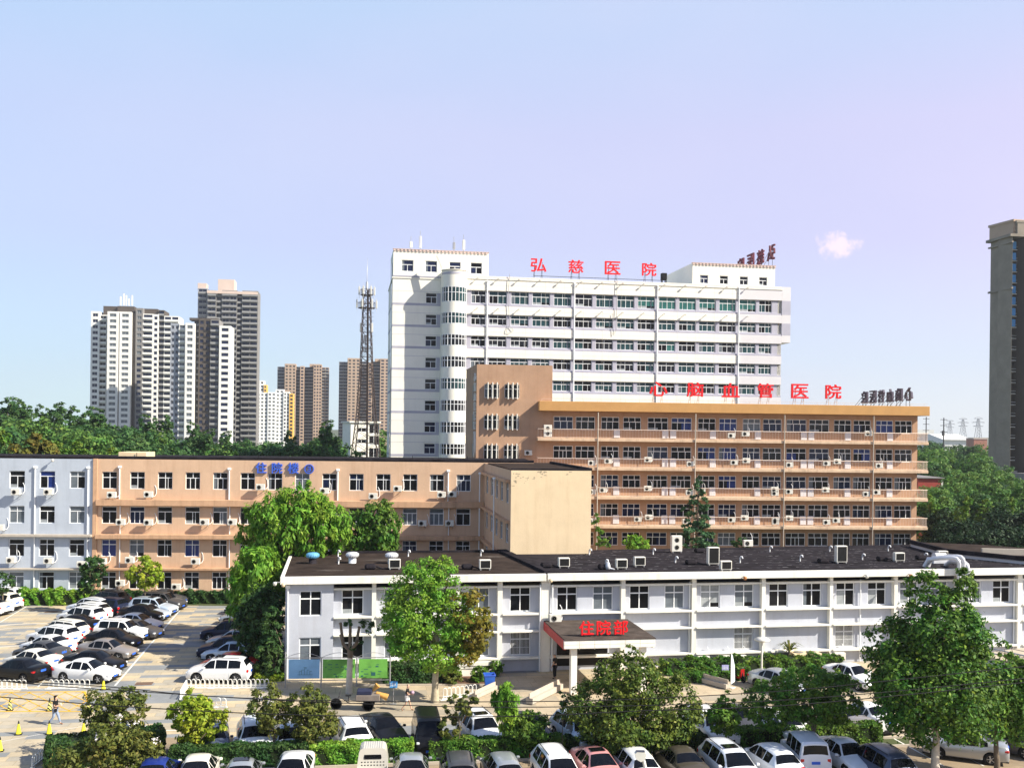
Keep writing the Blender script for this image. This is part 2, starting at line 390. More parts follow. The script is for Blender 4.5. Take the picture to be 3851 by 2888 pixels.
# ---------------------------------------------------------------- low white inpatient building
A = gz(1070, 69.69); B = gz(4100, 80.2)
lowb = bld('hospital_building', 'long two-storey pale lilac and white block with black flat roof', A)
fl = Facade(A, B, A, lowb); L = fl.L
JU = [fl.u(x, 2250) for x in (2036, 2070)]                       # joint between the two lengths of the block
REC = 0.42
pil_px = [(1399, 1415), (1557, 1573), (1715, 1731), (1872, 1890), (2036, 2070), (2336, 2352), (2603, 2619), (2865, 2879), (3121, 3133), (3363, 3376), (3598, 3611), (3828, 3845), (4050, 4064)]
pil = [(fl.u(a, 2260), fl.u(b, 2260)) for a, b in pil_px]
solid = fl.u(1254, 2300)
ZT, ZF = 7.1, 6.58
# upper windows
up_px = [(1286, 1366), (1447, 1524), (1604, 1682), (1759, 1843), (1918, 1995), (2094, 2171), (2230, 2305), (2368, 2442), (2499, 2574), (2635, 2707), (2763, 2834), (2893, 2962), (3020, 3088), (3145, 3213), (3267, 3328), (3387, 3449), (3500, 3562), (3628, 3685), (3737, 3796), (3872, 3930), (3980, 4036)]
lo_px = [(1286, 1366), (1447, 1524), (1759, 1843), (1918, 1995), (2757, 2834), (3138, 3213), (3387, 3449), (3628, 3685)]
W_UP, W_LO = 1.52, 1.52
ops, wins = [], []
up_pane = ['g_dark', 'g_dark', 'g_grey', 'g_grey', 'g_dark', 'g_black', 'g_grey', 'g_black', 'g_grey', 'g_pale', 'g_grey', 'g_dark', 'g_black', 'g_pale', 'g_pale', 'g_grey', 'g_grey', 'g_grey', 'g_black', 'g_dark', 'g_dark']
for i, (a, b) in enumerate(up_px):
    u0 = fl.u((a + b) / 2, 2245, REC) - W_UP / 2; o = (u0, u0 + W_UP, 4.28, 6.04); ops.append(o); wins.append((o, up_pane[i], 0, False))
for i, (a, b) in enumerate(lo_px):
    u0 = fl.u((a + b) / 2, 2420, REC) - W_LO / 2; o = (u0, u0 + W_LO, 1.14, 2.84); ops.append(o); wins.append((o, pick(('g_dark', 2), ('g_black', 2), ('g_grey', 1)), 8 if i > 2 else 0, True))
for o, pane, bars, low in wins:
    fl.window(o[0], o[2], o[1] - o[0], o[3] - o[2], REC + 0.08, pane, 0.68, (0.5,), (0.5,), 0.07, 'window', bars * 2)
b = MB(); b.holes(solid, L, 0, 6.14, ops, 0.2, y=REC)
ops2 = []
for (ya, yb, za, zb) in ((2212, 2307, 4.32, 6.06), (2386, 2479, 1.12, 2.84)):
    u0 = fl.u(1126, 2300); o = (u0, u0 + 1.5, za, zb); ops2.append(o)
    fl.window(o[0], o[2], 1.5, zb - za, 0.08, 'g_dark' if za > 3 else 'g_grey', 0.68, (0.5,), (0.5,), 0.07)
b.holes(0, solid, 0, ZF, ops2, 0.2)
b.quad((solid, 0, 0), (solid, REC, 0), (solid, REC, ZF), (solid, 0, ZF))
b.quad((0, 0, 0), (0, 0, ZF), (0, 13, ZF), (0, 13, 0)); b.quad((L, 0, 0), (L, 15, 0), (L, 15, ZF), (L, 0, ZF))
b.quad((0, 12.9, 0), (0, 12.9, ZF), (L, 15, ZF), (L, 15, 0))
fl.add('wall', b, [M['lilac']])
for i, (a, c) in enumerate(pil):
    b = MB(); b.box(a, c, 0.0, REC - 0.002, 0, ZF - 0.002); fl.add('pilaster', b, M['white'])
edges = [solid] + [q for p in pil for q in p] + [L]
for i in range(0, len(edges) - 1, 2):
    a, c = edges[i] + 0.003, edges[i + 1] - 0.003
    if c - a < 0.3: continue
    for nm, za, zb, ya in (('sill_ledge', 4.10, 4.24, -0.10), ('string_ledge', 2.86, 2.99, -0.12), ('sill_ledge', 0.94, 1.09, -0.10), ('beam', 6.08, 6.2, 0.02)):
        b = MB(); b.bbox(a, c, ya, REC - 0.003, za, zb, 0.015); fl.add(nm, b, M['white'])
# thin PVC rain pipes in the bays
for x in (1082, 2030, 2076, 2598, 3242, 3822): downpipe(fl, fl.u(x, 2300), 0.05, ZF - 0.3, -0.09 if x < 2100 else (0.28 if x != 2030 else -0.09), 0.055, 'pvc', x == 1082)
# roof: fascia and felt; two lengths with a black joint between
b = MB()
for a, c in ((-0.35, JU[0] + 0.25), (JU[0] + 0.36, L)):
    b.bbox(a, c, -0.47, -0.2, ZF, ZT, 0.02); b.box(a, c, -0.2, REC + 0.3, ZF + 0.003, ZF + 0.12)
b.bbox(-0.35, -0.1, -0.2, 13.0, ZF, ZT - 0.003, 0.02)
fl.add('fascia', b, M['white'])
b = MB()
b.prism([(-0.1, -0.2), (JU[0] + 0.2, -0.2), (JU[0] - 1.0, 13.2), (-0.1, 13.2)], ZT - 0.2, ZT - 0.05)
fl.add('roof', b, M['tar_brown'])
b = MB()
b.prism([(JU[0] + 0.36, -0.2), (L, -0.2), (L, 16.5), (fl.u(3445, 2040, 16) + 1.5, 16.3), (JU[0] - 0.6, 13.4)], ZT - 0.22, ZT - 0.04)
fl.add('roof', b, M['tar'])
b = MB(); b.prism([(JU[0] + 0.2, 0.1), (JU[0] + 0.62, 0.1), (JU[0] - 0.4, 13.3), (JU[0] - 1.15, 13.3)], ZT - 0.03, ZT + 0.16)
b.bar((-0.1, 13.1, ZT + 0.02), (JU[0] - 1, 13.1, ZT + 0.02), 0.25, 0.2)
fl.add('joint_cover', b, M['tar'])
# pale flecks where the felt has torn
b = MB()
for i in range(620):
    u = random.uniform(JU[0] + 2.2, L - 1); v = random.choice([1.6, 3.0, 4.4, 5.8, 7.2, 8.6, 10.0, 11.4, 12.6]) + random.gauss(0, 0.12); q = random.uniform(0.1, 0.45)
    b.quad((u, v, ZT - 0.034), (u + q, v + 0.02, ZT - 0.034), (u + q * 0.9, v + 0.11, ZT - 0.034), (u + 0.02, v + 0.09, ZT - 0.034))
tag(fl.add('felt_patches', b, mat('worn felt', (0.17, 0.16, 0.17), 0.9, 0.4, 3)), kind='stuff')
M['felt_grey'] = mat('grey brown felt', (0.085, 0.068, 0.058), 0.95, 0.45, 1.2, spec=0.03, detail=8)
b = MB()
for k in range(1, 14): b.box(JU[0] + 0.6 - k * .07, L - .5, k * 1.0 - .03, k * 1.0 + .02, ZT - .041, ZT - .028)
for u in np.arange(JU[0] + 6, L - 2, 7.3): b.box(u, u + .06, .2, 13, ZT - .04, ZT - .026)
tag(fl.add('felt_seams', b, mat('felt seam', (.045, .04, .042), .9, .4, 2, spec=.05)), kind='stuff')
b = MB()
for u, v, r_ in ((3, 3, .9), (7, 8.5, 1.3), (12, 5, 1.0), (16, 10, 1.2), (20, 2.8, .8), (9.5, 2.0, .7)):
    b.add([(u + r_ * (1 + .3 * math.sin(k * 1.7)) * math.cos(k * math.pi / 8), v + .45 * r_ * math.sin(k * math.pi / 8), ZT - .046) for k in range(16)], [tuple(range(16))])
tag(fl.add('puddle_marks', b, mat('dried puddle mark', (.085, .07, .06), .95, .4, 2, spec=.03)), kind='stuff')
# entrance canopy
def loc2(f, px, py, z):
    p = ground(px, py, z); d = Vector((p.x, p.y)) - f.A; return d.dot(f.U), d.dot(f.V)
c_bl, c_fl, c_fr = loc2(fl, 2049, 2336, 3.62), loc2(fl, 2121, 2409, 3.62), loc2(fl, 2465, 2402, 3.62)
u0, u1, v0 = c_fl[0], c_fr[0], (c_fl[1] + c_fr[1]) / 2
b = MB(); b.bbox(u0, u1, v0, v0 + 0.2, 3.08, 3.62, 0.02)
for k in range(1, 6): b.box(u0 + (u1 - u0) * k / 6 - 0.012, u0 + (u1 - u0) * k / 6 + 0.012, v0 - 0.004, v0, 3.02, 3.6, 1)
b.box(u0 + 0.02, u1 - 0.02, v0 - 0.004, v0, 3.34, 3.36, 1); b.box(u0 + .2, u1 - .2, v0 + .2, -.02, 3.2, 3.61)
b.box(u1 - 0.2, u1, v0 + 0.2, -0.02, 3.0, 3.61)
can = fl.add('canopy', b, [M['white'], M['concrete']])
b = MB(); b.bbox(u0, u0 + 0.2, v0 + 0.203, -0.02, 3.0, 3.61, 0.02); obj('red_fascia', b, M['red_wall'], can)
b = MB(); b.box(u0 + 0.03, u1 + 0.05, v0 - 0.03, -0.02, 3.625, 3.68); obj('canopy_roof', b, M['felt_grey'], can)
for u in (u0 + 0.55, u1 - 0.9):
    b = MB(); b.bbox(u, u + 0.42, v0 + 0.35, v0 + 0.77, 0, 3.0, 0.02); obj('column', b, M['white'], can)
b = MB(); b.box(u0 + 1.1, u1 - 1.3, REC - 0.05, REC - 0.01, 0.3, 2.75); obj('doorway', b, M['g_black'], can)
# low white side wall of the side steps, left of the canopy
b = MB(); ra, rb = fl.u(1714, 2480), fl.u(1868, 2480)
b.bbox(ra, ra + 0.25, -0.9, -0.15, 0, 1.08, 0.02); b.bbox(ra + 0.25, rb, -0.9, -0.7, 0.75, 1.05, 0.02); b.box(ra + 0.25, rb, -0.7, -0.15, 0, 0.5)
fl.add('step_wall', b, M['white'])
# rising wing of the same complex seen over the roof at the right
A2 = gz(3430, 97, 7); 
b = MB()
pp = [loc2(fl, x, y, 7.5) for x, y in ((3425, 2037), (3560, 2072), (3900, 2106), (4200, 2100), (3851, 2060), (3700, 2048))]
b.prism(pp, 0, 7.42); fl.add('rear_wing', b, M['tower_side'])
b = MB(); b.prism(pp, 7.424, 7.5); fl.add('rear_roof', b, M['tar_brown'])
b = MB()
for (p, q) in ((pp[0], pp[1]), (pp[1], pp[2])): b.bar((*p, 7.52), (*q, 7.52), 0.3, 0.35)
fl.add('roof_kerb', b, M['tar'])
b = MB(); q0, q1 = loc2(fl, 3692, 2084, 7.5), loc2(fl, 3990, 2090, 7.5); b.bar((*q0, 7.75), (*q1, 7.75), 0.3, 0.5); fl.add('parapet', b, M['concrete'])

# ---------------------------------------------------------------- grey and orange ward block on the left
A = gz(-260, 97.6); B = gz(345, 98.67); C_ = gz(1815, 101.3)
ROW_T = [12.85, 9.45, 6.22, 3.05]; WH = 1.68
grey = bld('ward_block', 'pale grey blue four-storey ward block at the far left', A)
fg = Facade(A, B, A, grey); L = fg.L
cols = [fg.u(x, 1900) for x in (-195, -81, 34, 148, 261)]; WW = 1.46
ops = [(u, u + WW, z - WH, z) for z in ROW_T for u in cols]
b = MB(); b.holes(0, L, 0, 14.05, ops, 0.22); shell(b, L, 12, 0, 14.05); fg.add('wall', b, M['grey_blue'])
for i, o in enumerate(ops): fg.window(o[0], o[2], WW, WH, 0.12, {2: 'g_dark', 3: 'g_blue', 4: 'g_grey'}.get(i, pick(('g_black', 3), ('g_dark', 2), ('g_grey', 2))), 0.7 if i < 15 else 0.72, (0.5,) if i % 3 == 1 else (), (0.5,), 0.06)
b = MB(); b.box(0.0, L, 0.05, 12, 14.056, 14.16); b.box(0, L, 0.0, 0.35, 14.16, 14.30); fg.add('roof', b, M['tar'])
for za, zb in ((6.48, 6.72), (3.28, 3.44)):
    b = MB(); b.bbox(0, L, -0.55, -0.002, za, zb, 0.02); fg.add('ledge', b, M['concrete'])
for x in (132, 331):
    u = fg.u(x, 1900); downpipe(fg, u, 6.75, 13.1, -0.1, 0.07); downpipe(fg, u, 0.1, 6.4, -0.1, 0.06, hopper=False)
orange = bld('ward_block', 'orange rendered four-storey ward block with blue lettering', B)
fo = Facade(B, C_, B, orange); L = fo.L
u_first, u_last = fo.u(384, 1800), fo.u(1717, 1800); WW = 1.42
cols = [u_first + (u_last - u_first) * k / 13 for k in range(14)]
ops = [(u, u + WW, z - WH, z) for z in ROW_T for u in cols]
b = MB(); b.holes(0, L, 0, 14.08, ops, 0.24); shell(b, L + 5, 12, 0, 14.08); b.quad((L, 0, 0), (L + 5, 0, 0), (L + 5, 0, 14.08), (L, 0, 14.08)); fo.add('wall', b, M['orange'])
for i, o in enumerate(ops):
    st = pick(('g_black', 5), ('g_dark', 3), ('g_blue', 1 if i > 13 else 0.3), ('g_deep', 2), ('g_grey', 1))
    fo.window(o[0], o[2], WW, WH, 0.13, st, 0.7 if i >= 14 else 0.66, (0.5,) if (i < 14 or i > 27) else (), pick(((0.5,), 3), ((0.5, -0.68), 2), ((0.32, 0.66), 1)), 0.06)
b = MB(); b.box(-0.02, L + 5, 0.05, 12, 14.085, 14.2); b.box(-0.02, L + 5, 0.02, 0.3, 14.2, 14.36)
for u in (4, 9.5, 14, 15.8, 26, 31, 36.5): b.tube([(u, 0.4, 14.2), (u, 0.4, 14.7)], 0.03, 6)
fo.add('roof', b, M['tar'])
b = MB(); b.bbox(2.2, 4.9, 0.5, 3.5, 14.2, 14.75, 0.03); fo.add('roof_hatch', b, M['cream'])
b = MB(); b.bbox(0, 0.42, -0.14, -0.002, 0, 14.1, 0.02); fo.add('corner_strip', b, M['orange_slab'])
for za, zb, d in ((9.55, 10.18, 0.62), (6.34, 6.78, 0.75), (3.26, 3.5, 0.5)):
    b = MB(); b.bbox(0.43, L, -d, -0.002, za, zb, 0.03); fo.add('ledge', b, M['orange_slab'])
for x in (450, 862, 1270, 1685):
    u = fo.u(x, 1850); downpipe(fo, u, 10.2, 13.1 if x != 450 else 13.2, -0.1, 0.065)
    downpipe(fo, u + 0.1, 6.8, 9.5, -0.1, 0.05, hopper=False); downpipe(fo, u + 0.1, 0.1, 6.3, -0.1, 0.05, hopper=False)
# the wing that comes forward with the cream end wall
P0, P1, P2 = gz(1815, 101.3), gz(1915, 83.9), gz(2217, 84.9)
wing = bld('ward_wing', 'projecting ward wing with plain cream end wall beside orange block', P1)
fe = Facade(P1, P2, P1, wing); fs_ = Facade(P0, P1, P1, wing)
b = MB(); q2 = P2 - P1; dv = P0 - P1
b.quad((0, 0, 0), (q2.x, q2.y, 0), (q2.x, q2.y, 14.02), (0, 0, 14.02))
obj('end_wall', b, M['cream'], wing)
fe_w = MB(); rr = random.Random(9)
for px_, py_ in ((1938, 1785), (1950, 1793), (1965, 1800), (1972, 1806), (2025, 1776), (2036, 1782), (2030, 1790), (2050, 1778), (2129, 1788), (2000, 1797), (1940, 1815), (1935, 1826)):
    u_, z_ = fe.uz(px_, py_)
    for _ in range(3): q_ = u_ + rr.gauss(0, .2); zz_ = z_ + rr.gauss(0, .12); w_, h_ = rr.uniform(.06, .3), rr.uniform(.03, .14); fe_w.add([(q_, -.004, zz_), (q_ + w_, -.004, zz_ + rr.gauss(0, .04)), (q_ + w_ * .8, -.004, zz_ + h_), (q_ + .02, -.004, zz_ + h_ * .8)], [(0, 1, 2, 3)])
tag(fe.add('peeled_paint', fe_w, mat('peeled paint', (.42, .34, .24), .95, .25, 3)), kind='stuff')
ws = [fs_.u(1400 + x / 2.458, 1850) for x in (1052, 1095, 1140, 1185, 1235)]
ops = [(u, u + 1.5, z - 1.7, z) for z in ROW_T for u in ws]
b = MB(); b.holes(0, fs_.L, 0, 14.02, ops, 0.15)
fs_.add('wall', b, M['orange'])
b = MB()
b.quad((q2.x, q2.y, 0), (q2.x + dv.x, q2.y + dv.y, 0), (q2.x + dv.x, q2.y + dv.y, 14.02), (q2.x, q2.y, 14.02)); obj('wall', b, M['orange'], wing)
for o in ops: fs_.window(o[0], o[2], 1.5, 1.7, 0.08, 'g_deep', 0.7, (0.5,), (0.5,), 0.04, 'side_window')
for za, zb in ((12.95, 13.2), (9.55, 9.8), (6.35, 6.6), (3.25, 3.5)):
    b = MB(); b.box(0.03, fs_.L - 0.6, -0.4, -0.003, za, zb); fs_.add('ledge', b, M['orange_slab'])
for u in (0.5, fs_.L * 0.62): downpipe(fs_, u, 0.1, 12.9, -0.5, 0.06)
b = MB(); b.prism([(0.15, 0.3), (q2.x - 0.1, q2.y + 0.3), (q2.x + dv.x, q2.y + dv.y + 2), (dv.x + 0.1, dv.y + 2)], 13.93, 14.05); obj('roof', b, M['tar_brown'], wing)
b = MB()
b.bar((q2.x - 0.1, q2.y + 0.2, 14.1), (q2.x + dv.x, q2.y + dv.y, 14.1), 0.35, 0.3); b.bar((0, 0.16, 14.06), (q2.x, q2.y + 0.16, 14.06), 0.16, 0.24)
obj('roof_kerb', b, M['tar'], wing)

# ---------------------------------------------------------------- orange hospital with balconies
A = gz(1784, 115.5); B = gz(3444, 119.2)
hosp = bld('balcony_hospital', 'orange six-storey hospital with long open balconies and stair tower', A)
fh = Facade(A, B, A, hosp); L = fh.L
ZTOP = 19.6
hx = [(2079, 2153), (2162, 2236), (2258, 2327), (2340, 2410), (2433, 2511), (2522, 2600), (2622, 2690), (2701, 2770), (2791, 2858), (2868, 2937), (2956, 3031), (3041, 3117), (3134, 3200), (3208, 3273), (3293, 3356), (3364, 3428)]
HT = [19.03, 15.66, 12.36, 9.06, 5.76]; HH = 1.52
ops = []; HW = []
for k, zt in enumerate(HT):
    for i, (a, c) in enumerate(hx):
        u0, u1 = fh.u(a, 1800), fh.u(c, 1800); w_ = round((u1 - u0) / 0.15) * 0.15; u0 = (u0 + u1 - w_) / 2
        ops.append((u0, u0 + w_, zt - HH, zt)); HW.append((k, i, u0, w_, zt))
st_ops = []
for x in (1821, 1897):
    for (za, zb) in ((21.05, 22.62), (17.5, 19.05), (14.05, 15.65)):
        u0 = fh.u(x, 1500); st_ops.append((u0, u0 + 1.72, za, zb))
u_st = fh.u(2078, 1400)
b = MB(); b.holes(0, L, 0, ZTOP, ops + [o for o in st_ops if o[3] < ZTOP], 0.2)
b.holes(0, u_st, ZTOP, 24.85, [o for o in st_ops if o[3] > ZTOP], 0.2)
shell(b, L, 14, 0, ZTOP); 
b.quad((0, 0, 0), (-.95, 10.2, 0), (-.95, 10.2, ZTOP), (0, 0, ZTOP)); b.quad((-.95, 10.2, 0), (-.95, 10.2, ZTOP), (0, 14, ZTOP), (0, 14, 0))
for p, q in (((0, 0), (-.95, 10.2)), ((-.95, 10.2), (u_st, 10.2)), ((u_st, 10.2), (u_st, 0))): b.quad((*p, ZTOP), (*q, ZTOP), (*q, 24.85), (*p, 24.85))
fh.add('wall', b, M['orange2'])
for k, i, u0, w_, zt in HW:
    pane = pick(('g_deep', 4), ('g_black', 4), ('g_blue', 2.2 if k in (1, 2, 3) else 0.6), ('g_dark', 3), ('g_grey', 1.5 if k == 4 else 0.3))
    fh.window(u0, zt - HH, w_, HH, 0.1, pane, 0.64, (0.32, 0.66), pick(((0.3, 0.64), 3), ((0.36, 0.7), 2), ((0.3, 0.5, 0.68), 1)), 0.065)
for o in st_ops:
    fh.window(o[0], o[2], 1.72, o[3] - o[2], 0.1, 'g_black', 0.66, (0.5,), (0.5,), 0.06, 'stair_window')
    for q in (0.24, 0.55, 0.85):
        b = MB(); b.bbox(-0.06, 0.06, -0.42, -0.002, -0.15, o[3] - o[2] + 0.18, 0.02); fh.add('sun_fin', b, M['white'], o[0] + 1.72 * q, 0, o[2])
b = MB(); b.box(0.02, u_st - 0.02, 0.3, 10, 24.5, 24.65); 
fh.add('stair_roof', b, M['tar'])
b = MB()
for u in np.linspace(0.2, u_st - 0.2, 9): b.tube([(u, 0.15, 24.85), (u, 0.15, 25.1)], 0.012, 4)
b.tube([(0.2, 0.15, 25.1), (u_st - 0.2, 0.15, 25.1)], 0.012, 4); fh.add('lightning_rail', b, M['steel'])
u_can = fh.u(2028, 1525, -1.6); u_ce = fh.u(3497, 1550, -1.6)
b = MB(); b.bbox(u_can, u_ce, -1.6, -0.003, 19.62, 20.72, 0.03); b.box(u_st + 0.003, u_ce, 0, 14.5, 19.62, 20.715); fh.add('roof_slab', b, mat('ochre fascia', (0.52, 0.285, 0.105), 0.85, 0.08, 0.8, streak=0.15, streakcol=(0.4, 0.18, 0.06)))
b = MB()
for u in np.arange(u_can + 0.3, u_ce - 0.2, 1.6): b.tube([(u, -1.4, 20.72), (u, -1.4, 20.98)], 0.015, 4)
b.tube([(u_can + 0.3, -1.4, 20.98), (u_ce - 0.2, -1.4, 20.98)], 0.015, 4); fh.add('lightning_rail', b, M['rail'])
ub0, ub1 = fh.u(2022, 1650, -1.35), fh.u(3492, 1660, -1.35)
M['slab_light'] = mat('peach balcony edge', (0.62, 0.45, 0.31), 0.85, 0.14, 1.2, streak=0.55, streakcol=(0.16, 0.10, 0.07))
SL = [16.55 - 3.3 * k for k in range(4)]
for k, zs in enumerate(SL):
    b = MB(); b.bbox(ub0, ub1, -1.4, -0.003, zs - 0.34, zs, 0.03); b.bbox(L + 0.003, ub1 - 0.002, -0.002, 2.0, zs - 0.33, zs - 0.002, 0.03)
    bal = fh.add('balcony', b, M['slab_light'])
    b = MB()
    for zz, r_ in ((1.02, 0.035), (0.10, 0.02)): b.tube([(ub0 + 0.04, -1.34, zs + zz), (ub1 - 0.04, -1.34, zs + zz), (ub1 - 0.04, 1.9, zs + zz)], r_, 6)
    b.tube([(ub0 + 0.04, -1.34, zs + 1.02), (ub0 + 0.04, -0.02, zs + 1.02)], 0.035, 6)
    for u in np.arange(ub0 + 0.04, ub1, 0.34): b.bar((u, -1.34, zs), (u, -1.34, zs + 1.02), 0.016)
    for v in np.arange(-1.2, 1.9, 0.16): b.bar((ub1 - 0.04, v, zs), (ub1 - 0.04, v, zs + 1.02), 0.02)
    r = obj('railing', b, M['rail'], bal)
    for x in [2200 + q / 2.765 for q in (330, 835, 915, 1330, 1795)] + [2900 + q / 2.326 for q in (285, 350, 672, 1040)]:
        if x < 2230 and k > 0: continue
        u = fh.u(x, 1650, -0.05); b = MB(); b.bbox(u - 0.36, u + 0.36, -0.12, -0.004, zs + 0.08, zs + 1.1, 0.03); obj('white_panel', b, M['tower_side'], bal)
for x in (2248, 2615, 2950, 3285): downpipe(fh, fh.u(x, 1700, -1.5), 2.0, 19.5, -1.48, 0.065, 'concrete', False)
# left flank of the stair tower: slit windows
fst = Facade(fh.world(-.95, 10.2, 0).xy, fh.world(0, 0, 0).xy, A, hosp)
b = MB()
for ya in (1457, 1561, 1666): b.box(6.6, 7.5, -0.02, -0.003, fst.z(1755, ya + 51), fst.z(1755, ya))
fst.add('slit_window', b, M['g_black'])

# ---------------------------------------------------------------- white twelve-storey hospital tower
A = gz(1473, 147.8); B = gz(2930, 157.5)
tow = bld('hospital_tower', 'tall white twelve-storey hospital with rounded stair bay and ribbon windows', A)
ft = Facade(A, B, A, tow); L = ft.L; D = 17.0
ZR = 40.2
sills = [36.17 - 3.2 * k for k in range(11)]                       # top of each grey strip's sill, storeys down from the top
hts = [1.88] + [1.55] * 10
rx = [(1772, 1827), (1838, 1908), (1920, 1991), (2000, 2072), (2081, 2152), (2161, 2231), (2240, 2310), (2321, 2388), (2398, 2466), (2477, 2544), (2553, 2621), (2630, 2695), (2706, 2770), (2782, 2846), (2856, 2905)]
u_bay0, u_bay1 = ft.u(1658, 1400), ft.u(1752, 1400); SB = 1.9; u_l0 = ft.u(1473, 1400, SB)
b = MB()                                                             # recessed grey strip with the window openings
ops = []; TW = []
for k in range(7):
    for i, (a, c) in enumerate(rx):
        u0, u1 = ft.u(a, 1200), ft.u(c, 1200); w_ = 2.72 if 0 < i < 14 else round(u1 - u0, 1); u0 = (u0 + u1 - w_) / 2
        ops.append((u0, u0 + w_, sills[k], sills[k] + hts[k]))
        TW.append((k, i, u0, w_))
b.holes(u_bay1 - 0.2, L - 0.01, sills[6] - 2.5, ZR - 0.5, ops, 0.2, y=0.22)
b.box(u_bay1 - 0.2, L - 0.01, 0.22, 0.5, 0, sills[6] - 2.5)
fill = ft.add('window_strip', b, M['tower_grey'])
for k, i, u0, w_ in TW:
    if k > 5 or (k == 5 and i > 1): continue
    pane = ('g_teal2' if i in (9, 10, 11, 12, 13) else pick(('g_teal', 3), ('g_teal2', 1), ('g_dark', 1))) if k == 0 else pick(('g_teal', 5), ('g_dark', 3), ('g_black', 1), ('g_teal2', 0.4))
    ft.window(u0, sills[k], w_, hts[k], 0.34, pane, 0.64, (0.5,), (-0.22, 0.5, -0.78) if i else (0.3, 0.62), 0.075)
b = MB()                                                             # white spandrels standing proud of the strip
prev = ZR - 0.5
for k in range(11):
    zt = prev; zb = sills[k] + hts[k] + 0.02
    b.box(u_bay1 - 0.1, L, 0, 0.219, zb, zt); prev = sills[k] - 0.42
b.box(u_bay1 - 0.1, L, 0, 0.219, 0, prev)
b.box(L - 0.6, L, 0.22, D, 0, ZR - 0.5)
b.box(u_l0 + 0.301, L - 0.61, D - 0.4, D, 0, ZR - 0.5)
ft.add('spandrel', b, M['tower_white'])
b = MB()
for k in range(11): b.box(u_bay1 - 0.1, L - 0.003, 0.05, 0.217, sills[k] - 0.42, sills[k] - 0.14)
ft.add('sill_band', b, M['tower_grey'])
# left part with stair windows, thin joints and grey bands
s_ops = []
us0, us1 = ft.u(1598, 1400, SB), ft.u(1640, 1400, SB)
for k in range(10): s_ops.append((us0, us1, sills[k] - 0.05, sills[k] + 1.5))
b = MB(); b.holes(u_l0, u_bay1, 0, ZR - 0.3, s_ops, 0.25, y=SB); b.box(u_l0, u_l0 + 0.3, SB + 0.25, D - 0.41, 0, ZR - 0.3); ft.add('stair_wall', b, M['tower_white'])
for o in s_ops[:9]: ft.window(o[0], o[2], us1 - us0, o[3] - o[2], SB + 0.12, pick(('g_deep', 2), ('g_dark', 2)), 0.62, (), (0.5,), 0.07, 'stair_window')
b = MB()
for k in range(10):
    b.box(u_l0 - 0.012, u_bay0 - 0.01, SB - 0.014, SB - 0.003, sills[k] - 0.42, sills[k] - 0.08); b.box(u_l0 - 0.014, u_l0 - 0.003, SB - 0.003, D - 0.2, sills[k] - 0.42, sills[k] - 0.08)
    b.box(u_l0 - 0.01, u_bay0 - 0.01, SB - 0.008, SB - 0.003, sills[k] + 1.66, sills[k] + 1.70)
    b.box(us1 + 0.002, u_bay0 - 0.01, SB - 0.010, SB - 0.003, sills[k] - 0.06, sills[k] + 1.5)
b.box(u_l0 - 0.012, u_bay0 - 0.01, SB - 0.1, SB - 0.003, ZR - 0.25, ZR - 0.05)
ft.add('grey_band', b, M['tower_grey'])
b = MB(); b.box(u_l0 - 0.02, u_l0 - 0.003, 5.0, 7.2, 4, 42.5); ft.add('side_windows', b, M['g_deep'])
b = MB(); b.box(u_bay0, L + 0.1, -0.1, D + 0.1, ZR - 0.495, ZR - 0.3); b.box(u_l0 - 0.1, u_bay0, SB - 0.1, D + 0.1, ZR - 0.495, ZR - 0.3); b.box(u_bay1 - 0.1, L, 0.0, 0.3, ZR - 0.3, ZR); ft.add('roof', b, M['tower_white'])
b = MB(); b.box(u_bay1 + 0.1, L - 0.02, -0.02, -0.003, ZR - 0.45, ZR - 0.12); ft.add('sign_band', b, mat('faded pink band', (0.58, 0.50, 0.50), 0.7, 0.12, 2))
# rounded bay
R_ = (u_bay1 - u_bay0) / 2; uc = (u_bay0 + u_bay1) / 2
def arc(mb, r_, z0, z1, n=20, mi=0, sm=True, cap=True):
    vs_ = []; fs2 = []
    for k in range(n + 1):
        a = math.pi * k / n; x, y = -r_ * math.cos(a), -r_ * 0.95 * math.sin(a)
        vs_ += [(uc + x, y, z0), (uc + x, y, z1)]
    for k in range(n): fs2.append((2 * k, 2 * k + 2, 2 * k + 3, 2 * k + 1))
    mb.add(vs_, fs2, mi, sm)
    if cap:
        mb.add([vs_[2 * k + 1] for k in range(n + 1)], [tuple(range(n + 1))], mi); mb.add([vs_[2 * k] for k in range(n, -1, -1)], [tuple(range(n + 1))], mi)
b = MB(); zt = ZR + 0.5
for k in range(10): arc(b, R_, sills[k] + hts[k] + (0.25 if k == 0 else 0.02), zt); zt = sills[k] - 0.1
arc(b, R_, 0, zt); b.box(uc - R_, uc + R_ - 0.15, 0.002, SB + 0.05, 0, ZR + 0.5); arc(b, R_ + 0.15, ZR + 0.5, ZR + 0.62); ft.add('round_bay', b, M['tower_white'])
b = MB(); arc(b, R_ + 0.02, ZR - 0.1, ZR + 0.2, cap=False); ft.add('bay_band', b, M['tower_grey'])
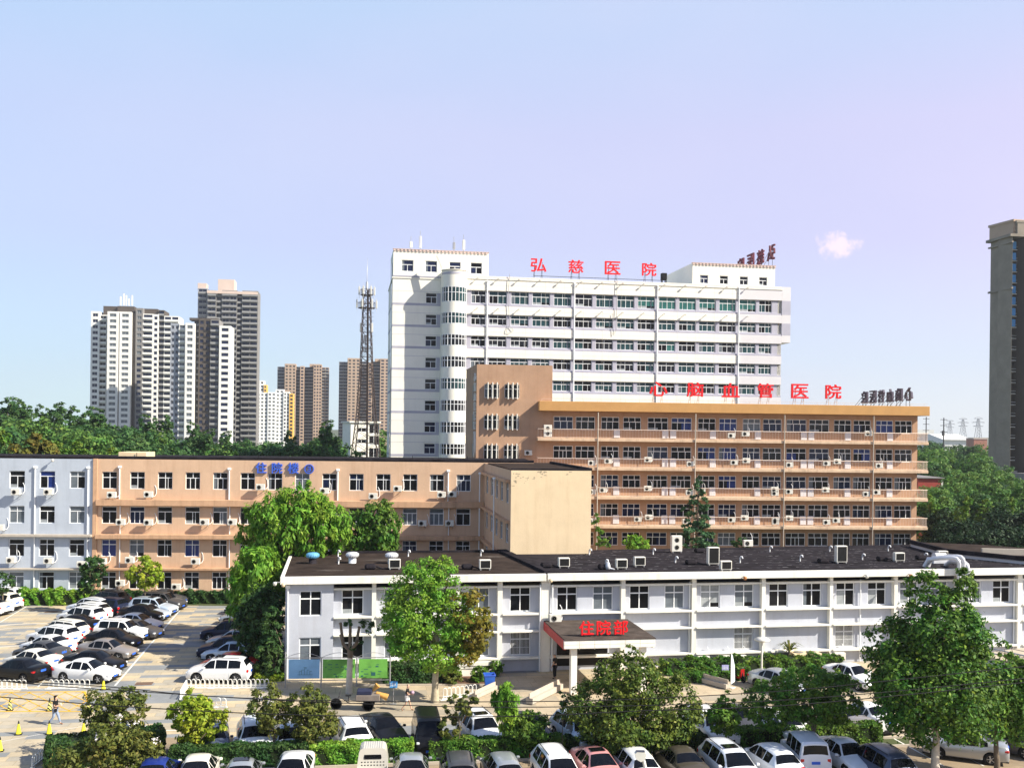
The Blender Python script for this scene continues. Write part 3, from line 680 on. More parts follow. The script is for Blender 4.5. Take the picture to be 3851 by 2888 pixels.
for k in range(9):
    z0 = sills[k] - 0.1; z1 = sills[k] + hts[k] + (0.25 if k == 0 else 0.02)
    b = MB()
    for j in range(0, 11):
        a = math.pi * (0.02 + 0.96 * j / 10); x, y = -(R_ - 0.04) * math.cos(a), -(R_ - 0.04) * 0.95 * math.sin(a)
        b.bar((uc + x, y, z0), (uc + x, y, z1), 0.09)
    for zz in (z0 + 0.05, z0 + (z1 - z0) * 0.62, z1 - 0.05): arc(b, R_ - 0.005, zz - 0.04, zz + 0.04, cap=False)
    wf = ft.add('bay_window', b, M['pvc'])
    b = MB(); arc(b, R_ - 0.08, z0, z1, cap=False, sm=True); obj('pane', b, M[pick(('g_teal', 2), ('g_dark', 2))], wf)
# the two top storeys that jut out at the right
u_o = ft.u(2974, 1100); zb = sills[1] - 1.45
b = MB(); b.bbox(L + 0.003, u_o, 0.0, D, zb, ZR, 0.02); ft.add('overhang', b, M['tower_side'])
for k in (0, 1):
    b = MB(); b.box(L + 0.01, u_o - 0.01, -0.012, -0.003, sills[k] - 0.3, sills[k] + hts[k]); ft.add('overhang_band', b, M['tower_grey'])
b = MB(); prev = ZR - 0.5
for k in range(6):
    zz = (sills[k] + hts[k] + prev) / 2; b.box(u_bay1, u_dp if 0 else L - .01, -0.006, -0.002, zz - .012, zz + .012); prev = sills[k] - 0.42
for u in np.arange(u_bay1 + 3, L, 2.95): b.box(u - .01, u + .01, -.005, -.002, sills[5] - 2, ZR - .5)
ft.add('tile_joint', b, mat('tile joint', (.55, .52, .47), .8, .1, 1))
# corner piece right of the last downpipe is grey-lilac tile
u_dp = ft.u(2777, 1200)
b = MB(); prev = ZR - 0.5
for k in range(6):
    b.box(u_dp + 0.1, L - 0.004, -0.008, -0.003, sills[k] + hts[k] + 0.03, prev - 0.01); prev = sills[k] - 0.43
ft.add('tile_facing', b, M['tower_side'])
for x in (1831, 2159, 2471, 2777): downpipe(ft, ft.u(x, 1200), 1, ft.z(x, 1062 + (x - 1831) * 0.025), -0.12, 0.09)
# penthouses
def penthouse(ua, ub, za, zb, ops, v0, d):
    b = MB(); b.holes(ua, ub, za, zb, ops, 0.2, y=v0)
    for p, q in (((ua, v0), (ua, d)), ((ua, d), (ub, d)), ((ub, d), (ub, v0))): b.quad((*p, za), (*q, za), (*q, zb), (*p, zb))
    b.quad((ua, v0, zb), (ub, v0, zb), (ub, d, zb), (ua, d, zb)); p_ = ft.add('penthouse', b, M['tower_white'])
    b = MB()
    for u in np.arange(ua, ub, 0.55): b.bbox(u, u + 0.3, v0 - 0.14, v0 - 0.003, zb - 0.28, zb - 0.02, 0.02)
    b.box(ua - 0.1, ub + 0.1, v0 - 0.16, v0 + 0.3, zb, zb + 0.08); obj('cornice', b, mat('pale pink tile', (0.66, 0.50, 0.45), 0.7, 0.1, 2), p_)
    for o in ops: ft.window(o[0], o[2], o[1] - o[0], o[3] - o[2], v0 + 0.1, pick(('g_dark', 1), ('g_deep', 1)), 0.6, (), (0.5,), 0.08, 'penthouse_window')
    return p_
ux = [ft.u(1400 + x / 2.765, 1000, SB) for x in (305, 552, 800, 1022)]
penthouse(u_l0 + 0.05, ft.u(1837, 1000, SB), ZR - 0.3, 44.0, [(u, u + 1.75, 40.75, 42.45) for u in ux], SB + 0.02, 11)
ux = [ft.u(2200 + x / 2.765, 1040) for x in (1203, 1410, 1618, 1820)]
penthouse(ft.u(2607, 1040), ft.u(2918, 1040), ZR - 0.3, 43.45, [(u, u + 1.35, 40.35, 41.65) for u in ux], 0.35, 13.5)
b = MB(); z_ = ft.z(2370, 1033); b.box(ft.u(2000), ft.u(2480), 0.5, 0.56, ZR + 0.35, ZR + 0.42)
ft.add('roof_rail', b, M['dark_steel'])

# ---------------------------------------------------------------- far apartment towers
def strip_tower(name, label, pa, pb, Z, slope, strips, group=None, floor_h=2.9, depth=14, cap=[]):
    """strips: (px0, px1, y_top, v, wall, kind, columns)"""
    Xa = (pa - CX) / F * Z; A = gz(pa, Z); k = (pb - CX) / F
    Zb = (Z - slope * A.x) / (1 - slope * k); B = gz(pb, Zb)
    root = bld(name, label, A, group); f = Facade(A, B, A, root); n = 0; rest = MB(); wm = {}
    for (p0, p1, yt, v, wall, kind, nc, pane) in strips:
        u0, u1 = f.u(p0, 1500, v), f.u(p1, 1500, v); zt = f.z((p0 + p1) / 2, yt, v)
        ops = []; zz = zt - 2.6
        while zz > 6 and kind != 'plain':
            for c in range(nc):
                cw = (u1 - u0) / nc; a = u0 + cw * (c + (0.2 if kind == 'win' else 0.08)); e_ = u0 + cw * (c + (0.8 if kind == 'win' else 0.92))
                ops.append((a, e_, zz, zz + (1.5 if kind == 'win' else 2.1)))
            zz -= floor_h
        b = MB(); b.holes(u0, u1, 0, zt, ops, 0.5, y=v)
        for p, q in (((u0, v), (u0, v + depth)), ((u0, v + depth), (u1, v + depth)), ((u1, v + depth), (u1, v))): b.quad((*p, 0), (*q, 0), (*q, zt), (*p, zt))
        b.quad((u0, v, zt), (u1, v, zt), (u1, v + depth, zt), (u0, v + depth, zt))
        f.add('wall', b, M[wall])
        if kind == 'bal':
            b = MB()
            for o in ops: b.box(o[0] - 0.25, o[1] + 0.25, v - 1.0, v - 0.004, o[2] - 0.25, o[2] - 0.1); b.box(o[0] - 0.25, o[1] + 0.25, v - 1.0, v - 0.9, o[2] - 0.1, o[2] + 0.75)
            tag(f.add('balconies', b, M['apt_bal' if wall != 'apt_white' else 'apt_white']), kind='stuff')
        for o in ops:
            key = (round(o[1] - o[0], 2), round(o[3] - o[2], 2), pane)
            if n < 100:
                if key not in wm:
                    q = MB(); q.quad((0, 0, 0), (key[0], 0, 0), (key[0], 0, key[1]), (0, 0, key[1])); h_ = key[1]
                    for fx in (0.0, 0.48, 0.96): q.box(key[0] * fx, key[0] * fx + 0.1, -0.06, -0.01, 0, h_, 1)
                    wm[key] = q.mesh('window', [M[pane], M['apt_frame']])
                link('window', wm[key], root, f.loc(o[0], v + 0.3, o[2]), f.ang)
            else:
                rest.quad((o[0], v + 0.3, o[2]), (o[1], v + 0.3, o[2]), (o[1], v + 0.3, o[3]), (o[0], v + 0.3, o[3]))
            n += 1
    if rest.f: tag(f.add('far_windows', rest, M['g_deep']), kind='stuff')
    for (p0, p1, y0, y1, v0, v1, wall) in cap:
        b = MB(); b.bbox(f.u(p0, 1300, v0), f.u(p1, 1300, v0), v0, v1, f.z(p0, y0, v0), f.z(p0, y1, v0), 0.05); f.add('rooftop_room', b, M[wall])
    return f
M['apt_white'] = mat('apartment white', (0.74, 0.73, 0.70), 0.8, 0.06, 0.2)
M['apt_frame'] = mat('apartment window frame', (0.45, 0.45, 0.45), 0.7, 0.06, 0.2)
M['apt_bal'] = mat('apartment balcony grey', (0.26, 0.26, 0.26), 0.8, 0.1, 0.2)
M['apt_brown_shade'] = mat('apartment brown and painted shade', (0.085, 0.07, 0.06), 0.8, 0.1, 0.2)  # brown walls, and recess strips with their shade put into the colour
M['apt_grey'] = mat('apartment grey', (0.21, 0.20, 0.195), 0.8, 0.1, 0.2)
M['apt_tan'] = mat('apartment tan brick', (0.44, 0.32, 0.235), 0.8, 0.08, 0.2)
M['apt_blue'] = mat('apartment pale side', (0.30, 0.32, 0.37), 0.8, 0.06, 0.2)
M['apt_stone'] = mat('apartment stone', (0.25, 0.215, 0.175), 0.85, 0.18, 0.25)
M['apt_rose'] = mat('rooftop rose render', (0.62, 0.49, 0.42), 0.8, 0.06, 0.2)
c6 = lambda x: 300 + x / 2.553
d6 = lambda y: 1000 + y / 2.553
def S(c, d): return lambda *r: (c(r[0]), c(r[1]), d(r[2]), r[3], *r[4:])
q = S(c6, d6)
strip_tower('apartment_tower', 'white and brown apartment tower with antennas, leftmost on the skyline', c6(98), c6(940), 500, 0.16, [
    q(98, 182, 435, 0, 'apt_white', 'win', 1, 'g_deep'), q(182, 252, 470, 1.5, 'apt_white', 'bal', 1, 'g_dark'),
    q(256, 362, 437, -5.0, 'apt_white', 'win', 1, 'g_grey'), q(362, 374, 460, 0, 'apt_brown_shade', 'plain', 1, 'g_dark'), q(374, 482, 440, -4.5, 'apt_white', 'win', 1, 'g_grey'),  # the narrow dark strip is a painted shadow gap between white bays
    q(482, 528, 450, -1.0, 'apt_brown_shade', 'plain', 1, 'g_dark'), q(528, 596, 405, -2.0, 'apt_grey', 'win', 1, 'g_grey'), q(596, 696, 460, -1.0, 'apt_white', 'bal', 1, 'g_grey'),
    q(696, 746, 465, -1.0, 'apt_white', 'win', 1, 'g_dark'), q(746, 802, 425, 1.0, 'apt_brown_shade', 'bal', 1, 'g_dark'), q(802, 942, 482, 0, 'apt_white', 'bal', 2, 'g_dark')],
    cap=[(c6(222), c6(352), d6(470), d6(385), 3, 10, 'apt_brown_shade'), (c6(356), c6(520), d6(470), d6(385), 1, 10, 'apt_brown_shade'), (c6(600), c6(745), d6(470), d6(410), 2, 10, 'apt_brown_shade')])
strip_tower('apartment_tower', 'white and dark brown apartment tower standing before the tallest one', c6(864), c6(1442), 470, 0.16, [
    q(864, 946, 552, 0, 'apt_blue', 'win', 2, 'g_deep'), q(946, 1006, 560, -0.5, 'apt_white', 'bal', 1, 'g_grey'), q(1006, 1092, 548, -3, 'apt_white', 'win', 1, 'g_grey'),
    q(1092, 1136, 520, 3, 'apt_brown_shade', 'bal', 1, 'g_dark'), q(1136, 1248, 505, 0, 'apt_brown_shade', 'win', 2, 'g_grey'), q(1248, 1332, 515, -1, 'apt_grey', 'bal', 1, 'g_dark'), q(1332, 1442, 575, -3, 'apt_white', 'win', 1, 'g_grey')],
    cap=[(c6(1050), c6(1330), d6(520), d6(497), 2, 9, 'apt_brown_shade')])
strip_tower('apartment_tower', 'tallest grey apartment tower of stacked balconies with rooftop boxes', c6(1122), c6(1700), 520, 0.16, [
    q(1122, 1215, 215, 1.5, 'apt_blue', 'bal', 1, 'g_deep'), q(1215, 1300, 235, -1.5, 'apt_grey', 'bal', 1, 'g_deep'), q(1300, 1355, 245, 0, 'apt_grey', 'bal', 1, 'g_dark'),
    q(1355, 1500, 235, -1.5, 'apt_grey', 'bal', 2, 'g_deep'), q(1500, 1548, 255, 0, 'apt_brown_shade', 'bal', 1, 'g_dark'), q(1548, 1700, 240, -1.5, 'apt_grey', 'bal', 2, 'g_deep')],
    cap=[(c6(1125), c6(1210), d6(230), d6(165), 3, 10, 'apt_rose'), (c6(1320), c6(1478), d6(240), d6(128), 2, 12, 'apt_rose'), (c6(1215), c6(1700), d6(262), d6(236), -2.6, -1.6, 'apt_rose')])
c7 = lambda x: 900 + x / 2.073
d7 = lambda y: 950 + y / 2.073
q = S(c7, d7)
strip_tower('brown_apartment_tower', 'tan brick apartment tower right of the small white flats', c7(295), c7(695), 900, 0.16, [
    q(295, 352, 890, 6, 'apt_brown_shade', 'bal', 1, 'g_deep'), q(352, 438, 870, -2, 'apt_tan', 'win', 3, 'g_dark'), q(438, 472, 890, 6, 'apt_brown_shade', 'bal', 1, 'g_dark'), q(472, 504, 885, -1, 'apt_tan', 'win', 1, 'g_dark'),  # dark strips: shade of the recesses painted into the wall colour
    q(504, 576, 893, 8, 'apt_brown_shade', 'bal', 2, 'g_deep'), q(576, 640, 872, -2, 'apt_tan', 'win', 3, 'g_grey'), q(640, 696, 895, 2, 'apt_tan', 'bal', 2, 'g_dark')],
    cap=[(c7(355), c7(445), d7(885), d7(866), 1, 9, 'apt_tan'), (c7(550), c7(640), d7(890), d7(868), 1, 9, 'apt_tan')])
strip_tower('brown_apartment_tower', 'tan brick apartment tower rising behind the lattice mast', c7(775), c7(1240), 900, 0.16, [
    q(775, 842, 852, 6, 'apt_brown_shade', 'bal', 2, 'g_deep'), q(842, 938, 826, -2, 'apt_tan', 'win', 3, 'g_dark'), q(938, 1000, 850, 6, 'apt_brown_shade', 'bal', 1, 'g_dark'), q(1000, 1036, 855, -1, 'apt_tan', 'win', 1, 'g_dark'),  # dark strips again carry the recess shade in their colour
    q(1036, 1096, 850, 8, 'apt_brown_shade', 'bal', 2, 'g_deep'), q(1096, 1240, 828, -2, 'apt_tan', 'win', 4, 'g_grey')],
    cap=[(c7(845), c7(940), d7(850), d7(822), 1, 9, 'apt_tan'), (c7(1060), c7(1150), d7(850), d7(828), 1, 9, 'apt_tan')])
strip_tower('white_flats', 'small bright white block of flats with yellow end bay', c7(135), c7(422), 800, 0.16, [
    q(135, 222, 1090, 0, 'apt_bright', 'win', 3, 'g_grey'), q(222, 283, 1088, -1, 'apt_bright', 'win', 2, 'g_grey'), q(283, 345, 1066, 1, 'apt_bright', 'win', 2, 'g_grey'), q(345, 390, 1085, 0, 'apt_bright', 'win', 2, 'g_grey'), q(390, 422, 1098, -1, 'apt_yellow', 'win', 1, 'g_dark')]
    ) if M.update(apt_bright=mat('bright white render', (0.84, 0.83, 0.80), 0.8, 0.04, 0.2), apt_yellow=mat('yellow render', (0.75, 0.45, 0.10), 0.8, 0.05, 0.2)) is None else None
strip_tower('white_flats', 'white flats with a yellow top corner peeping behind the tallest tower', c7(105), c7(212), 840, 0.16, [
    q(105, 190, 997, 0, 'apt_bright', 'win', 3, 'g_dark'), q(190, 212, 1030, -1, 'apt_yellow', 'win', 1, 'g_dark')])

# tall stone tower at the right edge
K0, K1, K2 = gz(3715, 271), gz(3797, 262), gz(4050, 268)
rt = bld('apartment_tower', 'tall stone-faced apartment tower cut by the right edge of the view', K1)
fa = Facade(K0, K1, K1, rt); fb = Facade(K1, K2, K1, rt)
ZQ = 69.2; lv = [67.0 - 2.9 * k for k in range(21)]
us_ = fa.L * 0.45
b = MB(); b.holes(0, fa.L, 8.5, ZQ, [(us_ - 0.28, us_ + 0.28, z - 0.6, z + 1.3) for z in lv], 0.3); fa.add('wall', b, M['apt_stone'])
for z in lv:
    b = MB(); b.quad((us_ - 0.28, 0.2, z - 0.6), (us_ + 0.28, 0.2, z - 0.6), (us_ + 0.28, 0.2, z + 1.3), (us_ - 0.28, 0.2, z + 1.3)); fa.add('slit_window', b, M['g_deep'])
b = MB(); b.box(-0.2, fa.L + 0.2, -0.25, 2, 0, 8.5); b.box(0, 20, 0.5, 20, 0, 8.0); fa.add('plinth', b, M['apt_grey'])
ur0, ur1 = fb.u(3803, 1400), fb.u(3845, 1400)
b = MB(); b.quad((0, 0, 0), (ur0, 0, 0), (ur0, 0, ZQ), (0, 0, ZQ)); b.quad((ur0, 0, 0), (ur0, 5, 0), (ur0, 5, ZQ), (ur0, 0, ZQ)); fb.add('wall', b, M['apt_stone'])
b = MB(); b.quad((ur0, 5, 0), (ur1, 5, 0), (ur1, 5, ZQ), (ur0, 5, ZQ)); b.quad((ur1, -2.5, 8), (ur1, 5, 8), (ur1, 5, ZQ), (ur1, -2.5, ZQ)); fb.add('recess_wall', b, M['apt_brown_shade'])  # recess walls coloured dark, their shade is painted in
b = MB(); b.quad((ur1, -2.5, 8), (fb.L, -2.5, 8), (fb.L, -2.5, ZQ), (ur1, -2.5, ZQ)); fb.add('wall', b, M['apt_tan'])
b = MB(); b.box(ur1 + 0.1, fb.L, -2.3, 5, 0, 8); fb.add('plinth', b, M['apt_blue'])
for i, z in enumerate(lv):
    b = MB(); b.bbox(ur0 + 0.02, ur1 - 0.02, 2.2, 4.9, z - 0.95, z - 0.75, 0.03); b.box(ur0 + 0.02, ur1 - 0.02, 2.2, 2.26, z - 0.02, z + 0.06, 1); b.box(ur0 + 0.02, ur1 - 0.02, 2.2, 2.26, z - 0.75, z - 0.6, 1); fb.add('balcony', b, [M['apt_stone'], M['apt_white']])
    b = MB()
    if i < 8: b.quad((ur0 + 0.5, 2.18, z - 0.5), (ur1 - 0.4, 2.18, z - 0.5), (ur1 - 0.4, 2.18, z + 1.4), (ur0 + 0.5, 2.18, z + 1.4))
    else: b.quad((ur0 + 0.2, 4.9, z - 0.7), (ur1 - 0.2, 4.9, z - 0.7), (ur1 - 0.2, 4.9, z + 1.5), (ur0 + 0.2, 4.9, z + 1.5))
    fb.add('window', b, M['g_sky' if i < 8 else 'g_black']) if ('g_sky' in M or M.update(g_sky=mat('blue glass with painted sky reflection', (0.13, 0.40, 0.80), 0.15, 0.12, 0.5)) is None) else None  # upper panes: sky reflection painted as flat blue
b = MB()
for z, d, h_ in ((ZQ, 0.9, 0.7), (ZQ - 1.6, 0.5, 0.4), (ZQ - 13.6, 0.45, 0.5)):
    b.box(-d, fa.L + 0.4, -d, -0.003, z, z + h_)
b.box(-0.9, fa.L + 0.4, -0.002, 14, ZQ + 0.003, ZQ + 0.7)
fa.add('cornice', b, M['apt_stone'])
b = MB(); b.box(2.2, fa.L + 0.2, 1.2, 9, ZQ + 0.7, ZQ + 3.6); b.box(1.9, fa.L + 0.3, 0.9, 9.3, ZQ + 3.6, ZQ + 4.2); fa.add('rooftop_room', b, M['apt_stone'])
b = MB(); b.box(0.6, 16, 0.5, 9, ZQ + 0.71, ZQ + 4.0); b.box(0.4, 16, 0.2, 9.3, ZQ + 4.0, ZQ + 4.6)
for z in (1.5, 2.6): b.box(0.5, 16, 0.3, 0.5, ZQ + z, ZQ + z + 0.35)
fb.add('rooftop_room', b, M['apt_tan'])

# small white building at the foot of the mast
A = gz(1315, 196); B = gz(1422, 198); sw = bld('white_building', 'small white flat-roofed building at the foot of the lattice mast', A)
f = Facade(A, B, A, sw); L = f.L; ops = []
for y in (1613, 1656, 1702):
    z = f.z(1370, y); ops += [(L * 0.64, L * 0.64 + 2.0, z - 0.9, z + 0.9), (L * 0.22, L * 0.22 + 1.8, z - 0.6, z + 0.2)]
zt = f.z(1370, 1590); b = MB(); b.holes(0, L, 0, zt, ops, 0.2); shell(b, L, 8, 0, zt); f.add('wall', b, M['tower_white'])
b = MB(); b.box(-0.3, L + 0.3, -0.3, 8.3, zt, zt + 0.3); f.add('roof', b, M['white'])
for o in ops: f.window(o[0], o[2], o[1] - o[0], o[3] - o[2], 0.1, 'g_dark', None, (), (0.5,), 0.08)
A = gz(1424, 199); B = gz(1470, 199.5); f = Facade(A, B, A, sw); zt = f.z(1440, 1640); L = f.L
b = MB(); b.box(0.02, L, 0.6, 6, 0, zt); f.add('annexe', b, M['white'])
b = MB()
for y in (1658, 1700): z = f.z(1440, y); b.box(0.4, L * 0.7, 0.55, 0.597, z - 0.8, z + 0.8)
f.add('annexe_window', b, M['g_black'])
# distant industry on the right horizon
wh = bld('warehouse', 'long pale warehouse roof near the horizon behind the trees', gz(3500, 900))
b = MB(); a = gz(3545, 900); c = gz(3660, 900); o = wh.location; b.box(a.x - o.x, c.x - o.x, 0, 60, 0, 14); obj('wall', b, M['apt_white'], wh)
b = MB(); b.sweep([(-2, 14), (30, 19), (62, 14)], 'x', a.x - o.x, c.x - o.x); obj('roof', b, M['apt_white'], wh)
fc = bld('factory', 'pale striped factory building beyond the balconies on the horizon', gz(3440, 1100))
a = gz(3440, 1100); c = gz(3512, 1100); b = MB(); b.box(0, c.x - a.x, 0, 30, 0, 24); obj('wall', b, M['apt_white'], fc)
b = MB(); b.box(0, c.x - a.x, -0.3, -0.05, 16, 19); obj('window_band', b, M['apt_grey'], fc)
rb = bld('brick_house', 'red brick building with pale top near the horizon', gz(3662, 700)); a = gz(3662, 700); c = gz(3712, 700)
b = MB(); b.box(0, c.x - a.x, 0, 12, 0, 15.5); obj('wall', b, mat('red brick far', (0.36, 0.15, 0.10), 0.9, 0.2, 0.3), rb)
b = MB(); b.box(-0.4, c.x - a.x + 0.4, -0.4, 12.4, 15.5, 16.2); obj('roof', b, M['apt_rose'], rb)
sh = bld('red_shed', 'dull red metal shed half hidden by trees right of the balconies', gz(3450, 170)); a = gz(3448, 170); c = gz(3541, 170)
b = MB(); b.sweep([(0, 0), (10, 0), (10, 9.3), (0, 10.1)], 'x', 0, c.x - a.x); obj('wall', b, mat('red sheet metal', (0.33, 0.055, 0.04), 0.6, 0.12, 1.0), sh)
b = MB(); b.box(-0.2, c.x - a.x + 0.2, -0.3, 10.2, 10.15, 10.3); obj('roof', b, M['apt_grey'], sh)
b = MB(); b.box(c.x - a.x - 0.25, c.x - a.x + 0.05, -0.06, -0.01, 4, 10.0); obj('corner_trim', b, M['white'], sh)
# ================================================================ ground
def paver_mat(name, c1, c2, c3, bw, bh, ang, var=0.16):
    m = bpy.data.materials.new(name); m.use_nodes = True; n = m.node_tree.nodes; l = m.node_tree.links; b = n['Principled BSDF']
    b.inputs['Roughness'].default_value = 0.85; b.inputs['Specular IOR Level'].default_value = 0.2
    t = n.new('ShaderNodeTexCoord'); mp_ = n.new('ShaderNodeMapping'); mp_.inputs['Rotation'].default_value = (0, 0, ang); l.new(t.outputs['Object'], mp_.inputs[0])
    def brick(w_, h_, ca, cb, mort, off):
        k = n.new('ShaderNodeTexBrick'); k.inputs['Scale'].default_value = 1.0; k.inputs['Brick Width'].default_value = w_; k.inputs['Row Height'].default_value = h_
        k.inputs['Mortar Size'].default_value = mort; k.inputs['Color1'].default_value = (*ca, 1); k.inputs['Color2'].default_value = (*cb, 1); k.inputs['Mortar'].default_value = (ca[0] * .55, ca[1] * .55, ca[2] * .55, 1)
        k.offset = off; l.new(mp_.outputs[0], k.inputs['Vector']); return k
    big = brick(bw, bh, c1, c2, 0.012, 0.37)
    sm = brick(bw * 2.3, bh * 1.0, (0, 0, 0), (1, 1, 1), 0.0, 0.61)
    th = n.new('ShaderNodeMath'); th.operation = 'GREATER_THAN'; th.inputs[1].default_value = 0.72; l.new(sm.outputs[0], th.inputs[0])
    mx_ = n.new('ShaderNodeMix'); mx_.data_type = 'RGBA'; l.new(th.outputs[0], mx_.inputs[0]); l.new(big.outputs[0], mx_.inputs[6]); mx_.inputs[7].default_value = (*c3, 1)
    z = n.new('ShaderNodeTexNoise'); z.inputs['Scale'].default_value = 0.35; z.inputs['Detail'].default_value = 8; z.inputs['Roughness'].default_value = 0.7; l.new(t.outputs['Object'], z.inputs['Vector'])
    r = n.new('ShaderNodeMapRange'); r.inputs[1].default_value = 0.3; r.inputs[2].default_value = 0.7; r.inputs[3].default_value = 1 - var * 1.6; r.inputs[4].default_value = 1 + var; l.new(z.outputs[0], r.inputs[0])
    h = n.new('ShaderNodeHueSaturation'); l.new(mx_.outputs[2], h.inputs['Color']); l.new(r.outputs[0], h.inputs['Value'])
    z4 = n.new('ShaderNodeTexNoise'); z4.inputs['Scale'].default_value = 0.9; z4.inputs['Detail'].default_value = 7; z4.inputs['Roughness'].default_value = 0.75; l.new(t.outputs['Object'], z4.inputs['Vector'])
    r4 = n.new('ShaderNodeMapRange'); r4.inputs[1].default_value = 0.58; r4.inputs[2].default_value = 0.72; r4.inputs[3].default_value = 0; r4.inputs[4].default_value = 0.6; l.new(z4.outputs[0], r4.inputs[0])
    m4 = n.new('ShaderNodeMix'); m4.data_type = 'RGBA'; l.new(r4.outputs[0], m4.inputs[0]); l.new(h.outputs[0], m4.inputs[6]); m4.inputs[7].default_value = (.11, .095, .075, 1); l.new(m4.outputs[2], b.inputs['Base Color'])
    return m
GRID = math.atan2(0.165, 1.0)
M['pavers'] = paver_mat('beige and grey pavers', (0.54, 0.435, 0.28), (0.38, 0.345, 0.28), (0.25, 0.26, 0.265), 1.5, 0.75, -GRID)
M['front_paving'] = paver_mat('tan front paving', (0.34, 0.26, 0.17), (0.30, 0.23, 0.155), (0.26, 0.21, 0.16), 2.6, 1.3, -GRID, 0.2)
M['walk'] = paver_mat('forecourt slabs', (0.49, 0.395, 0.27), (0.43, 0.355, 0.255), (0.36, 0.31, 0.235), 1.2, 1.2, -GRID)
M['earth'] = mat('rough ground', (0.07, 0.085, 0.03), 0.95, 0.4, 0.05, detail=8)
M['line'] = mat('white road paint', (0.72, 0.70, 0.64), 0.8, 0.15, 1.5)
M['yellow_line'] = mat('yellow road paint', (0.72, 0.42, 0.03), 0.8, 0.15, 1.5)
M['kerb'] = mat('kerb stone', (0.46, 0.40, 0.33), 0.9, 0.12, 1.5)
def sheet(name, pts, z, m, kind='structure'):
    b = MB(); b.add([(p[0], p[1], z) for p in pts], [tuple(range(len(pts)))]); return tag(obj(name, b, M[m]), kind=kind)
sheet('ground', [(-9000, -300), (9000, -300), (9000, 16000), (-9000, 16000)], 0, 'earth')
sheet('car_park', [(-70, 20), (75, 20), (75, 98), (-70, 98)], 0.004, 'pavers')
e1 = ground(0, 2860); 
sheet('parking_strip', [(-19, 30), (60, 30), (60, 59.5), (-19, 56.3)], 0.008, 'front_paving')
f0, f1 = fl.world(1, -11.5, 0), fl.world(52, -11.5, 0); f2, f3 = fl.world(52, -1, 0), fl.world(-1, -1, 0)
sheet('forecourt', [f0, f1, f2, f3], 0.012, 'walk')
# painted lines
def line(mb, p, q, w_=0.12, z=0.016):
    p, q = Vector((p[0], p[1], 0)), Vector((q[0], q[1], 0)); t = (q - p).normalized(); s_ = Vector((-t.y, t.x, 0)) * w_ / 2
    mb.add([(p + s_).to_tuple()[:2] + (z,), (p - s_).to_tuple()[:2] + (z,), (q - s_).to_tuple()[:2] + (z,), (q + s_).to_tuple()[:2] + (z,)], [(0, 1, 2, 3)])
c2x = lambda x: x / 2.011
c2y = lambda y: 2150 + y / 2.011
def g2(x, y, z=0): return ground(c2x(x), c2y(y), z)
b = MB()
la, lb = g2(870, 860), g2(1390, 255); line(b, la, lb, 0.14)
ax = (lb - la).normalized(); px_ = Vector((-1, -0.06, 0)).normalized()
t = 1.2
while t < (lb - la).length: line(b, la + ax * t, la + ax * t + px_ * 5.0, 0.10); t += 2.62
line(b, g2(285, 872), g2(600, 560), 0.1); line(b, g2(0, 888), g2(820, 880), 0.12); line(b, g2(0, 382), g2(200, 262), 0.1)
line(b, g2(1230, 740), g2(1440, 738), 0.1); line(b, g2(1115, 1198), g2(1330, 1198), 0.12); line(b, g2(640, 1165), g2(0, 1285), 0.06)
p, q = g2(1215, 1255), g2(1195, 1225); d = (q - p).normalized(); line(b, p, q, 0.22); s_ = Vector((-d.y, d.x, 0))
b.add([(*(q + s_ * 0.35).xy, 0.016), (*(q - s_ * 0.35).xy, 0.016), (*(q + d * 0.9).xy, 0.016)], [(0, 1, 2)])
line(b, ground(2840, 2560), ground(2640, 2575), 0.1)
for x in range(700, 3800, 150): 
    p = ground(x, 2880); line(b, p, p + Vector((-0.9, 5.0, 0)), 0.1)
tag(obj('parking_lines', b, M['line']), kind='structure')
b = MB()
Q = [g2(-60, 910), g2(640, 905), g2(690, 1055), g2(-90, 1055)]
def bl(s_, t_): return (Q[0] * (1 - s_) + Q[1] * s_) * (1 - t_) + (Q[3] * (1 - s_) + Q[2] * s_) * t_
for i in range(-3, 7):
    for sg in (1, -1):
        s0, s1 = i / 5.2, i / 5.2 + 0.42; t0, t1 = 0.0, 1.0
        if sg < 0: s0, s1 = s1, s0
        def cl(sv): return max(0, min(1, sv))
        if (s0 < 0 and s1 < 0) or (s0 > 1 and s1 > 1): continue
        for lim in (0.0, 1.0):
            if (s0 - lim) * (s1 - lim) < 0:
                tt = t0 + (t1 - t0) * (lim - s0) / (s1 - s0)
                if (lim == 0 and s0 < 0) or (lim == 1 and s0 > 1): s0, t0 = lim, tt
                else: s1, t1 = lim, tt
        if abs(t1 - t0) > 0.05: line(b, bl(s0, t0), bl(s1, t1), 0.075)
for p, q in ((0, 1), (1, 2), (2, 3)): line(b, Q[p], Q[q], 0.14, 0.017)
tag(obj('hatched_box', b, M['yellow_line']), kind='structure')
